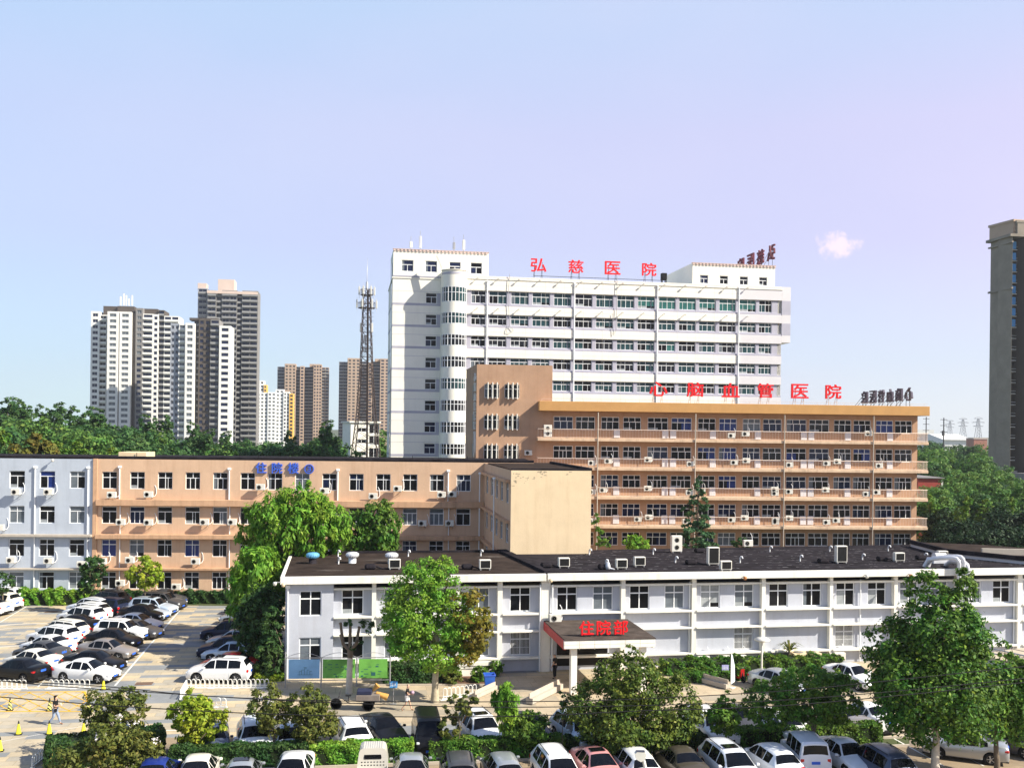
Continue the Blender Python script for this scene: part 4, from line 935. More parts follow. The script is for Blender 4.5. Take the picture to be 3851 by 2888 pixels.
# compass paving and covers
b = MB(); c = g2(110, 475)
for r0, r1 in ((4.6, 5.0), (3.0, 3.2)):
    n_ = 48; vs_ = []
    for k in range(n_): a = 2 * math.pi * k / n_; vs_ += [(c.x + r0 * math.cos(a), c.y + r0 * math.sin(a), 0.012), (c.x + r1 * math.cos(a), c.y + r1 * math.sin(a), 0.012)]
    b.add(vs_, [(2 * k, 2 * k + 1, (2 * k + 3) % (2 * n_), (2 * k + 2) % (2 * n_)) for k in range(n_)])
tag(obj('paving_ring', b, mat('pale paving ring', (0.58, 0.52, 0.42), 0.85, 0.15, 1)), kind='structure')
for nm, (x, y) in (('manhole_cover', (390, 302)), ('manhole_cover', (340, 770)), ('manhole_cover', (1090, 845))):
    p = g2(x, y); b = MB(); b.box(-0.55, 0.55, -0.4, 0.4, 0.01, 0.022); b.box(-0.48, 0.48, -0.33, 0.33, 0.022, 0.026)
    tag(obj(nm, b, mat('rusty iron cover', (0.16, 0.10, 0.07), 0.8, 0.25, 3), None, p, 0.16), {390: 'rusty square iron cover set in the far pavers', 340: 'rusty iron cover between the black and white near saloons', 1090: 'rusty iron cover in the driveway before the hoop barrier'}[x], 'manhole cover')

# ================================================================ plants
def leaf_mat(name, ca, cb, cc=None, tr=0.35):
    m = bpy.data.materials.new(name); m.use_nodes = True; n = m.node_tree.nodes; l = m.node_tree.links; b = n['Principled BSDF']
    b.inputs['Roughness'].default_value = 0.6; b.inputs['Specular IOR Level'].default_value = 0.25
    g = n.new('ShaderNodeNewGeometry'); r = n.new('ShaderNodeValToRGB'); l.new(g.outputs['Random Per Island'], r.inputs[0])
    r.color_ramp.elements[0].color = (*ca, 1); r.color_ramp.elements[1].color = (*cb, 1)
    if cc: e_ = r.color_ramp.elements.new(0.9); e_.color = (*cb, 1); r.color_ramp.elements[-1].color = (*cc, 1)
    # whole sprays differ a little in hue
    t = n.new('ShaderNodeTexCoord'); z = n.new('ShaderNodeTexNoise'); z.inputs['Scale'].default_value = 0.7; z.inputs['Detail'].default_value = 2; l.new(t.outputs['Object'], z.inputs['Vector'])
    mr = n.new('ShaderNodeMapRange'); mr.inputs[1].default_value = 0.3; mr.inputs[2].default_value = 0.7; mr.inputs[3].default_value = 0.47; mr.inputs[4].default_value = 0.53; l.new(z.outputs[0], mr.inputs[0])
    h = n.new('ShaderNodeHueSaturation'); l.new(mr.outputs[0], h.inputs['Hue']); l.new(r.outputs[0], h.inputs['Color']); l.new(h.outputs[0], b.inputs['Base Color'])
    tl = n.new('ShaderNodeBsdfTranslucent'); l.new(h.outputs[0], tl.inputs[0]); ms = n.new('ShaderNodeMixShader'); ms.inputs[0].default_value = tr
    l.new(b.outputs[0], ms.inputs[1]); l.new(tl.outputs[0], ms.inputs[2]); l.new(ms.outputs[0], n['Material Output'].inputs[0])
    return m
M['bark'] = mat('grey brown bark', (0.16, 0.125, 0.09), 0.95, 0.3, 4, bump=0.4)
M['bark_pale'] = mat('pale plane bark', (0.42, 0.36, 0.26), 0.9, 0.28, 3, bump=0.2)
M['bark_white'] = mat('whitewashed bark', (0.55, 0.50, 0.42), 0.9, 0.2, 4, bump=0.2)
M['leaf'] = leaf_mat('mid green leaves', (0.045, 0.115, 0.014), (0.129, 0.257, 0.030), (0.242, 0.338, 0.047))
M['leaf_bright'] = leaf_mat('bright green leaves', (0.098, 0.230, 0.019), (0.227, 0.405, 0.041), (0.363, 0.513, 0.081))
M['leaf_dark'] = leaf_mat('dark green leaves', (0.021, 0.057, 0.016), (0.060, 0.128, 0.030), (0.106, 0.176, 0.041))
M['leaf_olive'] = leaf_mat('olive leaves', (0.068, 0.095, 0.019), (0.166, 0.189, 0.035), (0.302, 0.270, 0.068))
M['leaf_yellow'] = leaf_mat('yellow green leaves', (0.166, 0.257, 0.016), (0.333, 0.405, 0.034), (0.514, 0.486, 0.068))
M['leaf_ochre'] = leaf_mat('ochre autumn leaves', (0.10, 0.11, 0.012), (0.24, 0.20, 0.022), (0.34, 0.23, 0.035))
M['leaf_cedar'] = leaf_mat('blue green needles', (0.022, 0.074, 0.030), (0.061, 0.149, 0.051), (0.108, 0.203, 0.068), 0.15)
M['leaf_far'] = leaf_mat('far wood leaves', (0.030, 0.084, 0.027), (0.083, 0.176, 0.046), (0.121, 0.230, 0.054))
M['leaf_far2'] = leaf_mat('far wood lighter leaves', (0.054, 0.135, 0.030), (0.136, 0.257, 0.047), (0.197, 0.324, 0.068))
M['petal'] = mat('white petals', (0.75, 0.70, 0.68), 0.7, 0.1, 3)
def leaf_cloud(blobs, n, size, seed, clump=0.24, inner=0.22, aspect=1.7, droop=0.0, per=26, flat=0.0):
    g = np.random.default_rng(seed); B_ = np.array(blobs, float); vol = (B_[:, 3] * B_[:, 4] * B_[:, 5]) ** 0.72; vol /= vol.sum()
    nc = max(6, n // per); bi = g.choice(len(B_), nc, p=vol); d = g.normal(size=(nc, 3)); d /= np.linalg.norm(d, axis=1)[:, None]
    rad = np.where(g.random(nc) < inner, g.uniform(0.2, 0.75, nc), g.uniform(0.78, 1.08, nc))
    c = B_[bi, :3] + d * B_[bi, 3:6] * rad[:, None]; cs = clump * B_[bi, 3:6].mean(1) * g.uniform(0.55, 1.35, nc)
    ci = g.integers(0, nc, n); off = g.normal(size=(n, 3)); off /= np.linalg.norm(off, axis=1)[:, None]; off *= (g.random(n) ** 0.5)[:, None]
    off[:, 2] *= (0.75 - flat * 0.5 + droop * 1.5)
    p = c[ci] + off * cs[ci][:, None]; p[:, 2] -= droop * np.abs(g.normal(size=n)) * cs[ci]
    nm = off * 0.7 + d[ci] * 0.5 + g.normal(size=(n, 3)) * 0.55 + np.array([0, 0, 0.45]); nm /= np.linalg.norm(nm, axis=1)[:, None]
    a = g.normal(size=(n, 3)); 
    if droop: a = a * 0.35 + np.array([0, 0, -1.0])
    a -= nm * (a * nm).sum(1)[:, None]; a /= np.linalg.norm(a, axis=1)[:, None]; q = np.cross(nm, a)
    s_ = size * g.uniform(0.6, 1.25, n)[:, None]; A_ = a * s_ * aspect * 0.5; Q_ = q * s_ * 0.5
    v = np.stack([p - A_, p + Q_ * 0.9 - A_ * 0.1, p + A_, p - Q_ * 0.9 - A_ * 0.1], 1).reshape(-1, 3)
    return v
def quads_mesh(name, v, m):
    n = len(v) // 4; me = bpy.data.meshes.new(name); me.vertices.add(4 * n); me.vertices.foreach_set('co', v.astype(np.float32).ravel())
    me.loops.add(4 * n); me.loops.foreach_set('vertex_index', np.arange(4 * n, dtype=np.int32)); me.polygons.add(n)
    me.polygons.foreach_set('loop_start', np.arange(0, 4 * n, 4, dtype=np.int32)); me.polygons.foreach_set('loop_total', np.full(n, 4, dtype=np.int32))
    me.update(calc_edges=True); me.materials.append(m); return me
def trunk_mesh(mb, h, r, limbs, seed, lean=(0, 0), bend=0.04):
    g = random.Random(seed); pts = []; rs = []
    for k in range(7):
        t = k / 6; pts.append((lean[0] * t * h + g.gauss(0, bend) * h * t * 0.4, lean[1] * t * h + g.gauss(0, bend) * h * t * 0.4, -0.05 + t * (h + 0.05))); rs.append(r * (1.28 if k == 0 else 1.0) * (1 - 0.42 * t))
    mb.tube(pts, rs, 9); top = Vector(pts[-1])
    for (x, y, z) in limbs:
        e_ = Vector((x, y, z)); s0 = Vector(pts[g.choice((4, 5, 6))]); m1 = s0.lerp(e_, 0.4) + Vector((g.gauss(0, .08), g.gauss(0, .08), 0.12)) * (e_ - s0).length; m2 = s0.lerp(e_, 0.75) + Vector((g.gauss(0, .05), g.gauss(0, .05), 0.08)) * (e_ - s0).length
        mb.tube([s0, m1, m2, e_], [r * 0.5, r * 0.34, r * 0.2, r * 0.07], 6, 1)
        for j in range(3):
            q0 = m1.lerp(e_, g.uniform(0, 0.8)); mb.tube([q0, q0 + Vector((g.gauss(0, 1), g.gauss(0, 1), g.uniform(0.2, 1))) * (e_ - s0).length * 0.15], [r * 0.10, r * 0.03], 4, 1)
def tree(name, label, loc, th, tr_, blobs, n, size, leaf='leaf', seed=1, bark='bark', group=None, cat='tree', extra=None, droop=0.0, clump=0.26, inner=0.22, lean=(0, 0), aspect=1.7, per=26, limbs=7):
    root = thing(name, label, cat, loc, 0, group)
    b = MB(); g = random.Random(seed); lm = []
    for i in range(limbs):
        q = blobs[i % len(blobs)]; a = g.uniform(0, 6.28); lm.append((q[0] + q[3] * 0.4 * math.cos(a), q[1] + q[4] * 0.4 * math.sin(a), q[2] + q[5] * g.uniform(-0.2, 0.4)))
    trunk_mesh(b, th, tr_, lm, seed, lean)
    obj('trunk', b, [M[bark], M['bark']], root)
    link('crown', quads_mesh('crown', leaf_cloud(blobs, n, size, seed, clump, inner, aspect, droop, per), M[leaf]), root)
    if extra:
        nm, bl_, n2, sz2, m2 = extra; link(nm, quads_mesh(nm, leaf_cloud(bl_, n2, sz2, seed + 1, clump, 0.1, aspect, droop, per), M[m2]), root)
    return root
def px_tree(name, label, base, boxes, n, size, leaf='leaf', seed=1, bark='bark', tr_=0.14, th=None, Z=None, depth=0.9, extra=None, **kw):
    """base: foot pixel; boxes: (x0,y0,x1,y1) pixel extents of the crown's masses at the tree's own depth"""
    p = ground(*base) if Z is None else gz(base[0], Z); Zp = p.y
    def blob(q):
        a = at(q[0], q[3], Zp); c = at(q[2], q[1], Zp); mid = (a + c) / 2 - p; rx = abs(c.x - a.x) / 2; rz = abs(c.z - a.z) / 2
        return (mid.x, (q[4] if len(q) > 4 else 0.0) * rx, mid.z, rx * 0.93, rx * depth, rz * 0.93)
    bl_ = [blob(q) for q in boxes]; lo = min(q[2] - q[5] for q in bl_)
    ex = (extra[0], [blob(q) for q in extra[1]], *extra[2:]) if extra else None
    return tree(name, label, p, th or max(0.4, lo + 0.5 * max(q[5] for q in bl_)), tr_, bl_, n, size, leaf, seed, bark, extra=ex, **kw)
def hedge(label, p, q, wd, hg, n, leaf='leaf', size=0.12, name='hedge', group=None, seed=3, bumpy=0.06, cat='hedge'):
    p, q = Vector((p[0], p[1], 0)), Vector((q[0], q[1], 0)); d = q - p; Ln = d.length; rz = math.atan2(d.y, d.x)
    root = thing(name, label, cat, p, rz, group); b = MB()
    b.bbox(0.08, Ln - 0.08, -wd / 2 + 0.08, wd / 2 - 0.08, 0, hg - 0.1, 0.08); obj('dark_core', b, M['hedge_core'], root)  # solid filler box, the hedge's inner shade put into its dark colour
    g = np.random.default_rng(seed); ar = np.array([Ln * wd, Ln * hg, Ln * hg, wd * hg, wd * hg]); f = g.choice(5, n, p=ar / ar.sum()); u, v, w_ = g.random(n), g.random(n), np.abs(g.normal(size=n))
    P = np.zeros((n, 3)); nm = np.zeros((n, 3))
    P[:, 0] = np.where(f < 3, u * Ln, np.where(f == 3, 0, Ln)); P[:, 1] = np.where(f == 0, (v - .5) * wd, np.where(f == 1, -wd / 2, np.where(f == 2, wd / 2, (u - .5) * wd))); P[:, 2] = np.where(f == 0, hg, v * hg)
    for i, nn in enumerate(((0, 0, 1), (0, -1, 0), (0, 1, 0), (-1, 0, 0), (1, 0, 0))): nm[f == i] = nn
    wv = bumpy * (np.sin(P[:, 0] * 2.1 + seed) + np.sin(P[:, 0] * 5.3 + P[:, 2] * 3)) ; P += nm * (wv - w_ * 0.07)[:, None]
    nm = nm + g.normal(size=(n, 3)) * 0.7 + np.array([0, 0, .3]); nm /= np.linalg.norm(nm, axis=1)[:, None]; a = g.normal(size=(n, 3)); a -= nm * (a * nm).sum(1)[:, None]; a /= np.linalg.norm(a, axis=1)[:, None]; c = np.cross(nm, a)
    s_ = size * g.uniform(.6, 1.3, n)[:, None]; A_, C2 = a * s_ * .8, c * s_ * .5
    link('foliage', quads_mesh('foliage', np.stack([P - A_, P + C2, P + A_, P - C2], 1).reshape(-1, 3), M[leaf]), root); return root
M['hedge_core'] = mat('dark hedge core', (0.012, 0.022, 0.006), 0.95, 0.3, 5)

M['leaf_priv'] = leaf_mat('olive yellow leaves', (0.040, 0.075, 0.012), (0.14, 0.195, 0.026), (0.30, 0.34, 0.06), 0.3)
# --- near trees
px_tree('plane_tree', 'large dark broadleaf tree towering over the right-hand parked cars', (3515, 2935), [(3290, 2400, 3760, 2780), (3265, 2330, 3560, 2620, 0.3), (3370, 2230, 3700, 2560), (3410, 2135, 3560, 2330), (3540, 2140, 3680, 2350), (3550, 2400, 3800, 2700), (3300, 2560, 3620, 2790), (3250, 2420, 3480, 2640, -0.3), (3560, 2300, 3740, 2500), (3480, 2560, 3790, 2790)], 48000, 0.135, 'leaf_r', 5, 'bark_white', 0.24, clump=0.30, per=52, limbs=10, inner=.18) if M.update(leaf_r=leaf_mat('broad dark leaves', (0.024, 0.075, 0.012), (0.105, 0.225, 0.022), (0.28, 0.40, 0.05), 0.3)) is None else None
px_tree('plane_tree', 'leafy tree with slim brown trunk by the dark saloon at the right edge', (3748, 2930), [(3690, 2540, 3900, 2790), (3760, 2480, 3950, 2680)], 12000, 0.135, 'leaf', 6, 'bark', 0.16, limbs=5)
px_tree('plane_tree', 'tall plane tree with pale trunk and browning right side before the white block', (1635, 2640), [(1440, 2150, 1650, 2450), (1480, 2100, 1700, 2330), (1430, 2240, 1560, 2430), (1600, 2085, 1730, 2260), (1640, 2200, 1790, 2460), (1540, 2330, 1760, 2540), (1450, 2300, 1620, 2480)], 24000, 0.13, 'leaf_bright', 7, 'bark_pale', 0.24, th=4.6, clump=0.27, per=40, inner=.16,
        extra=('autumn_leaves', [(1690, 2200, 1855, 2470), (1660, 2380, 1820, 2500)], 3400, 0.18, 'leaf_ochre'), lean=(0.02, 0))
px_tree('osmanthus_tree', 'wide round multi-stemmed tree in the hedge strip before the entrance canopy', (2380, 2865), [(2115, 2560, 2420, 2760), (2230, 2450, 2500, 2680), (2400, 2530, 2640, 2790), (2330, 2415, 2420, 2530), (2180, 2640, 2560, 2830)], 27000, 0.125, 'leaf_priv', 8, 'bark', 0.12, th=1.6, clump=0.23, limbs=9, inner=.15, per=44)
px_tree('broadleaf_tree', 'dense dark tree between the hedge and the big right-hand tree', (3060, 2850), [(2780, 2560, 3010, 2740), (2900, 2500, 3180, 2720), (3040, 2520, 3235, 2730)], 18000, 0.12, 'leaf', 9, 'bark', 0.13, th=2.0, clump=0.19, per=46, limbs=6)
px_tree('crape_myrtle', 'dark reddish green small tree by the traffic cones on the left', (440, 2850), [(300, 2590, 480, 2740), (400, 2570, 560, 2720), (330, 2680, 540, 2800)], 5600, 0.13, 'leaf_olive', 10, 'bark', 0.06, th=1.6, limbs=9)
px_tree('crape_myrtle', 'flowering bush with white blossom at the bottom left', (430, 2950), [(190, 2790, 380, 2950), (330, 2700, 520, 2900), (430, 2740, 610, 2950)], 8000, 0.13, 'leaf_olive', 11, 'bark', 0.05, th=1.2, limbs=9, cat='bush', extra=('blossom', [(340, 2690, 520, 2800), (430, 2740, 600, 2880)], 170, 0.085, 'petal'))
px_tree('maple_tree', 'small yellow green maple beside the white direction arrow', (742, 2862), [(625, 2620, 790, 2740), (680, 2590, 800, 2680), (730, 2650, 860, 2760), (670, 2700, 800, 2810)], 6000, 0.15, 'leaf_yellow', 12, 'bark', 0.07, th=1.5, limbs=8)
px_tree('crape_myrtle', 'sparse olive tree with white blossom left of the parked white crossover', (1030, 2850), [(930, 2570, 1080, 2720), (960, 2640, 1100, 2760)], 3200, 0.13, 'leaf_olive', 13, 'bark', 0.05, th=1.5, limbs=8, inner=0.1, extra=('blossom', [(950, 2590, 1080, 2720)], 130, 0.08, 'petal'))
px_tree('crape_myrtle', 'olive green tree just left of the white crossover with the red light bar', (1150, 2850), [(1075, 2580, 1240, 2720), (1090, 2660, 1270, 2790)], 5200, 0.13, 'leaf_olive', 14, 'bark', 0.06, th=1.5, limbs=8)
px_tree('sapling', 'thin twiggy sapling between the black van and the white car with sunroof', (1725, 2850), [(1660, 2600, 1740, 2700), (1720, 2590, 1800, 2690), (1650, 2690, 1740, 2780)], 1500, 0.15, 'leaf_olive', 15, 'bark', 0.035, th=2.2, limbs=8, inner=0.1)
px_tree('bamboo_clump', 'bright light green feathery shoots above the dark round bush', (1900, 2845), [(1855, 2570, 1955, 2680), (1865, 2640, 1950, 2760)], 1900, 0.17, 'leaf_bright', 16, 'bark', 0.03, th=2.0, limbs=6, aspect=3.2, droop=0.2, cat='plant')
px_tree('round_bush', 'dark glossy bush in the hedge strip left of the grey saloon', (1960, 2850), [(1888, 2690, 1990, 2800), (1930, 2675, 2065, 2800)], 4600, 0.15, 'leaf', 17, 'bark', 0.05, th=0.6, limbs=4, cat='bush')
px_tree('sapling', 'bare-stemmed sapling with few dark leaves beside the large round tree', (2115, 2850), [(2085, 2600, 2140, 2690)], 160, 0.13, 'leaf_dark', 18, 'bark', 0.025, th=2.6, limbs=5, inner=0.1)
px_tree('shrub', 'loose grey green shrub between the round tree and the dense dark one', (2730, 2850), [(2650, 2640, 2790, 2760), (2700, 2600, 2770, 2700)], 2600, 0.14, 'leaf', 19, 'bark', 0.05, th=1.0, limbs=5, cat='bush')
# pollarded tree at the notice board
p = ground(1312, 2606); root = thing('pollarded_tree', 'pollarded tree with pale trunk in front of the green notice board', 'tree', p); b = MB()
b.tube([(0, 0, -.05), (0.02, 0, 1.2), (0.05, 0, 2.4)], [0.24, 0.2, 0.18], 9, 1); b.tube([(0.05, 0, 2.3), (0.05, 0, 2.9)], [0.18, 0.2], 9)
for (x, y, z) in ((-0.55, 0, 3.7), (-0.6, 0.1, 4.45), (0.05, 0, 4.5), (0.6, 0.1, 4.2), (0.55, -0.2, 3.4)): b.tube([(0.05, 0, 2.8), (x * 0.7, y, 3.2), (x, y, z), (x * 1.05, y, z + 0.15)], [0.13, 0.12, 0.09, 0.11], 7)
obj('trunk', b, [M['bark'], M['bark_white']], root)
link('crown', quads_mesh('crown', leaf_cloud([(1.3, 0, 4.4, 0.8, .5, .35), (0.1, 0, 4.6, 0.4, .4, .3), (-.6, 0, 4.5, .25, .25, .2), (0.3, 0, 3.2, 0.6, .5, .5)], 420, 0.15, 20, 0.4, 0.1), M['leaf_dark']), root)
# --- behind the low building
px_tree('willow_tree', 'tall bright green willow before the orange ward block', (1090, 2420), [(940, 1840, 1200, 2100), (1030, 1815, 1230, 2000), (900, 1960, 1120, 2230), (1100, 1900, 1285, 2130), (1150, 1870, 1330, 2070), (890, 1900, 1010, 2110)], 17000, 0.2, 'leaf_bright', 21, 'bark', 0.22, Z=82, droop=0.3, aspect=2.6, limbs=8, clump=.22, per=40)
px_tree('willow_tree', 'yellow green willow low over the shaded parked cars', (975, 2440), [(870, 2060, 1060, 2260), (860, 2150, 1010, 2350), (960, 2120, 1080, 2330)], 11000, 0.19, 'leaf_bright', 22, 'bark', 0.18, Z=76, droop=0.3, aspect=2.6, limbs=6, clump=.22, per=40)
px_tree('elm_tree', 'dark green tree rising behind the roof vents of the white block', (1390, 2400), [(1260, 1920, 1400, 2090), (1350, 1875, 1510, 2060), (1380, 1960, 1500, 2140)], 6500, 0.24, 'leaf', 23, 'bark', 0.18, Z=88, droop=0.15, limbs=6)
px_tree('dark_tree', 'dark bushy tree shading the right column of parked cars', (985, 2500), [(900, 2200, 1075, 2420), (870, 2280, 1010, 2470), (930, 2330, 1068, 2540)], 8000, 0.2, 'leaf_dark', 24, 'bark', 0.15, Z=72.5, limbs=6)
px_tree('dark_tree', 'low dark tree against the left end wall of the white block', (1030, 2560), [(955, 2380, 1066, 2560), (985, 2280, 1062, 2430)], 3800, 0.17, 'leaf_dark', 25, 'bark', 0.1, Z=69.5, limbs=5, th=1.2)
px_tree('small_tree', 'small yellow green tree at the foot of the orange ward block', (545, 2245), [(475, 2110, 610, 2210), (510, 2085, 600, 2160)], 2200, 0.22, 'leaf_yellow', 26, 'bark', 0.07, Z=94, limbs=6)
px_tree('small_tree', 'dark tree where the grey and orange ward blocks meet', (350, 2250), [(305, 2090, 400, 2190), (290, 2150, 370, 2240)], 2200, 0.22, 'leaf_dark', 27, 'bark', 0.08, Z=93, limbs=6)
px_tree('small_tree', 'dark shrub-like tree at the left edge by the grey ward block', (10, 2255), [(-50, 2150, 50, 2230)], 1200, 0.2, 'leaf_dark', 28, 'bark', 0.08, Z=93, limbs=4)
# cedar
p = gz(2620, 103); root = thing('cedar_tree', 'tapering blue green cedar in front of the balcony hospital', 'tree', p); bl_ = []; b = MB(); b.tube([(0, 0, 0), (0, 0, 7), (0, 0, 13.2)], [0.25, 0.15, 0.03], 8); g = random.Random(5)
for k in range(46):
    t = k / 45; z = 3.4 + t * 9.6; rr = 3.1 * (1 - t) ** 0.85 + 0.12; a = k * 2.4; ln_ = rr * g.uniform(0.65, 1.1)
    b.tube([(0, 0, z), (math.cos(a) * ln_, math.sin(a) * ln_, z - 0.15 * ln_)], [0.05, 0.015], 4)
    for s_ in (0.45, 0.85): bl_.append((math.cos(a) * ln_ * s_, math.sin(a) * ln_ * s_, z - 0.14 * ln_ * s_, 0.34 * rr * 0.7 + 0.14, 0.34 * rr * 0.7 + .14, 0.2))
obj('trunk', b, M['bark'], root); link('crown', quads_mesh('crown', leaf_cloud(bl_, 9000, 0.17, 31, 0.55, 0.3, 2.6, 0.0, 30, 0.5), M['leaf_cedar']), root)
px_tree('shrub', 'bright green bush poking up behind the black roof', (2390, 2100), [(2345, 2015, 2445, 2090), (2370, 1985, 2410, 2050)], 1400, 0.22, 'leaf_bright', 33, 'bark', 0.06, Z=96, limbs=4, cat='bush')
px_tree('shrub', 'small dark bush behind the black roof near its right end', (2790, 2100), [(2750, 2015, 2810, 2080)], 700, 0.2, 'leaf_dark', 34, 'bark', 0.06, Z=101, limbs=4, cat='bush')
px_tree('shrub', 'scruffy weed bush on the left end of the balcony hospital', (2245, 2100), [(2225, 1920, 2265, 2000), (2230, 1990, 2300, 2070)], 700, 0.18, 'leaf', 35, 'bark', 0.05, Z=105, limbs=4, cat='bush')
# palm-like plant
p = ground(2950, 2500); p = fl.world(fl.u(2950, 2450), -0.7, 0); root = thing('palm_plant', 'spiky palm-like plant at the foot of the white block', 'plant', p); b = MB(); b.tube([(0, 0, 0), (0.05, 0, 1.2)], [0.1, 0.08], 7); obj('stem', b, M['bark'], root); b = MB(); g = random.Random(3)
for k in range(30):
    a = g.uniform(0, 6.28); e_ = g.uniform(0.1, 1.2); ln_ = g.uniform(0.7, 1.2); d = Vector((math.cos(a), math.sin(a), 0)); s_ = Vector((-d.y, d.x, 0)) * 0.05; p0 = Vector((0.05, 0, 1.2)); p1 = p0 + d * ln_ * .55 + Vector((0, 0, e_ * .6)); p2 = p0 + d * ln_ + Vector((0, 0, e_ * .35))
    b.add([p0 - s_, p0 + s_, p1 + s_ * 1.3, p1 - s_ * 1.3, p2], [(0, 1, 2, 3), (3, 2, 4)])
obj('fronds', b, M['leaf_olive'], root)
# hedges
hz0 = lambda x, y: ground(x, y)
def strip(x, dz=0.0):
    k = (x - CX) / F; Z = (53.7 + dz) / (1 - .15 * k); return gz(x, Z)
hedge('long clipped hedge between the two rows of cars, behind the mini truck', strip(1165), strip(1552), 1.0, 1.05, 9000, 'leaf_bright', 0.10, seed=3)
hedge('clipped hedge right of the gap, behind the silver hatchback', strip(1612), strip(2120), 1.0, 1.05, 9500, 'leaf', 0.10, seed=4)
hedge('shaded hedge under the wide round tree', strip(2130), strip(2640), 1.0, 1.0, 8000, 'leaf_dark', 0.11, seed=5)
hedge('clipped hedge behind the white saloon, left of the big right-hand tree', strip(2690, .3), strip(3300, .5), 1.0, 1.05, 9500, 'leaf', 0.10, seed=6)
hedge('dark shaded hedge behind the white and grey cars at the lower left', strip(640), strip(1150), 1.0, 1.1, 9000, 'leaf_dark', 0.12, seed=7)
hedge('dark clipped hedge at the left corner planter by the lower bushes', hz0(175, 2880), hz0(610, 2830), 2.0, 1.3, 7000, 'leaf_dark', 0.13, seed=8)
hedge('long hedge along the foot of the white block, right of the canopy', fl.world(fl.u(2470, 2480), -1.6, 0), fl.world(fl.u(3120, 2480), -1.5, 0), 1.5, .95, 9000, 'leaf', 0.13, seed=9, bumpy=.14)
hedge('front row of rounded hedge beside the concrete ramp', fl.world(fl.u(2480, 2520), -4.0, 0), fl.world(fl.u(2672, 2520), -3.8, 0), 1.3, .75, 3500, 'leaf', 0.13, seed=10, bumpy=.12)
hedge('short rounded hedge beyond the small purple sign', fl.world(fl.u(2686, 2520), -3.8, 0), fl.world(fl.u(2730, 2520), -3.8, 0), 1.2, 0.95, 1200, 'leaf', 0.13, seed=11)
hedge('leafy hedge along the foot of the grey ward block', hz0(60, 2268), hz0(330, 2268), 2.6, 1.35, 6500, 'leaf_bright', 0.2, seed=12, bumpy=0.15)
hedge('dark hedge along the foot of the orange ward block', hz0(365, 2262), hz0(905, 2262), 2.4, 1.2, 8000, 'leaf_dark', 0.2, seed=13, bumpy=0.12)
hedge('yellow green low hedge beside the red saloon and the end wall', hz0(955, 2548), hz0(1062, 2540), 3.2, 0.45, 4500, 'leaf_yellow', 0.12, seed=14)
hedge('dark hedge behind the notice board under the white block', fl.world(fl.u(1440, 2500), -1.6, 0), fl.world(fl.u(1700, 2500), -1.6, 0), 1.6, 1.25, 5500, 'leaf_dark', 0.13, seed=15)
for lb_, x, y, r_, lf in (('rounded clipped bush nearest the blue bin', 1800, 2562, 0.62, 'leaf'), ('flat-topped clipped bush behind the blue bin', 1850, 2540, 0.72, 'leaf'), ('small clipped bush left of the white step wall', 1690, 2545, 0.55, 'leaf'), ('low rounded bush under the plane tree', 1700, 2572, 0.6, 'leaf_olive'), ('rounded bush right of the notice board', 1490, 2566, 0.6, 'leaf_dark')):
    p = ground(x, y); tree('clipped_bush', lb_, p, 0.35, 0.04, [(0, 0, r_ * 0.75, r_, r_, r_ * 0.75)], 1500, 0.12, lf, int(x), cat='bush', limbs=3, group='clipped bushes by the white block')
# --- far wood on the left: individual trees from a few grown shapes
M['leaf_far3'] = leaf_mat('yellow green leaves with painted sunlight', (0.07, 0.15, 0.02), (0.17, 0.29, 0.035), (0.26, 0.36, 0.06))  # sunlight on the tree tops put into the leaf colour
M['leaf_shade'] = leaf_mat('deep green leaves with painted shade', (0.008, 0.026, 0.009), (0.022, 0.055, 0.016), (0.04, 0.08, 0.02), 0.15)  # shade at the foot of the wood put into the leaf colour
def proto(kind, seed, leaf):
    g = random.Random(seed)
    if kind == 'poplar': bl_ = [(g.gauss(0, .5), g.gauss(0, .5), 6 + 2.2 * k, 2.5 - .26 * k, 2.5 - .26 * k, 2.4) for k in range(6)]
    else: bl_ = [(g.gauss(0, 2.0), g.gauss(0, 2.0), g.uniform(5.5, 11), g.uniform(2.0, 3.2), g.uniform(2.0, 3.2), g.uniform(1.7, 2.7)) for k in range(8)]
    root = tree(kind + '_tree', '', (0, 0, -60), 5.5, 0.26, bl_, 9500, 0.30, leaf, seed, cat='tree', clump=0.30, limbs=7, per=30); return root
protos = {('poplar', 0): proto('poplar', 41, 'leaf_far'), ('broadleaf', 0): proto('broadleaf', 42, 'leaf_far'), ('broadleaf', 1): proto('broadleaf', 43, 'leaf_far2'), ('broadleaf', 2): proto('broadleaf', 44, 'leaf_far'), ('broadleaf', 3): proto('broadleaf', 46, 'leaf_far2'), ('poplar', 1): proto('poplar', 45, 'leaf_far3'), ('broadleaf', 4): proto('broadleaf', 48, 'leaf_shade')}
used = set()
def forest_tree(k, px, Z, top_y, label, group, g):
    p = gz(px, Z); zt = at(px, top_y, Z).z; s_ = zt / (20.0 if k[0] == 'poplar' else 14.4)
    r = protos[k]
    if k in used: r = dup(r, p, g.uniform(0, 6.28), label, group)
    else: used.add(k); r.location = p; r['label'] = label; r['group'] = group
    wd = s_ * g.uniform(0.9, 1.25); r.scale = (wd, wd, s_)
g = random.Random(77)
prof = [(-80, 1490), (60, 1468), (200, 1492), (330, 1482), (420, 1520), (560, 1530), (700, 1560), (850, 1585), (1000, 1592), (1150, 1578), (1250, 1562), (1330, 1570)]
def top(x):
    for (a, ya), (c, yc) in zip(prof, prof[1:]):
        if a <= x <= c: return ya + (yc - ya) * (x - a) / (c - a)
    return prof[-1][1]
GL = 'trees of the dark wood behind the left ward block'
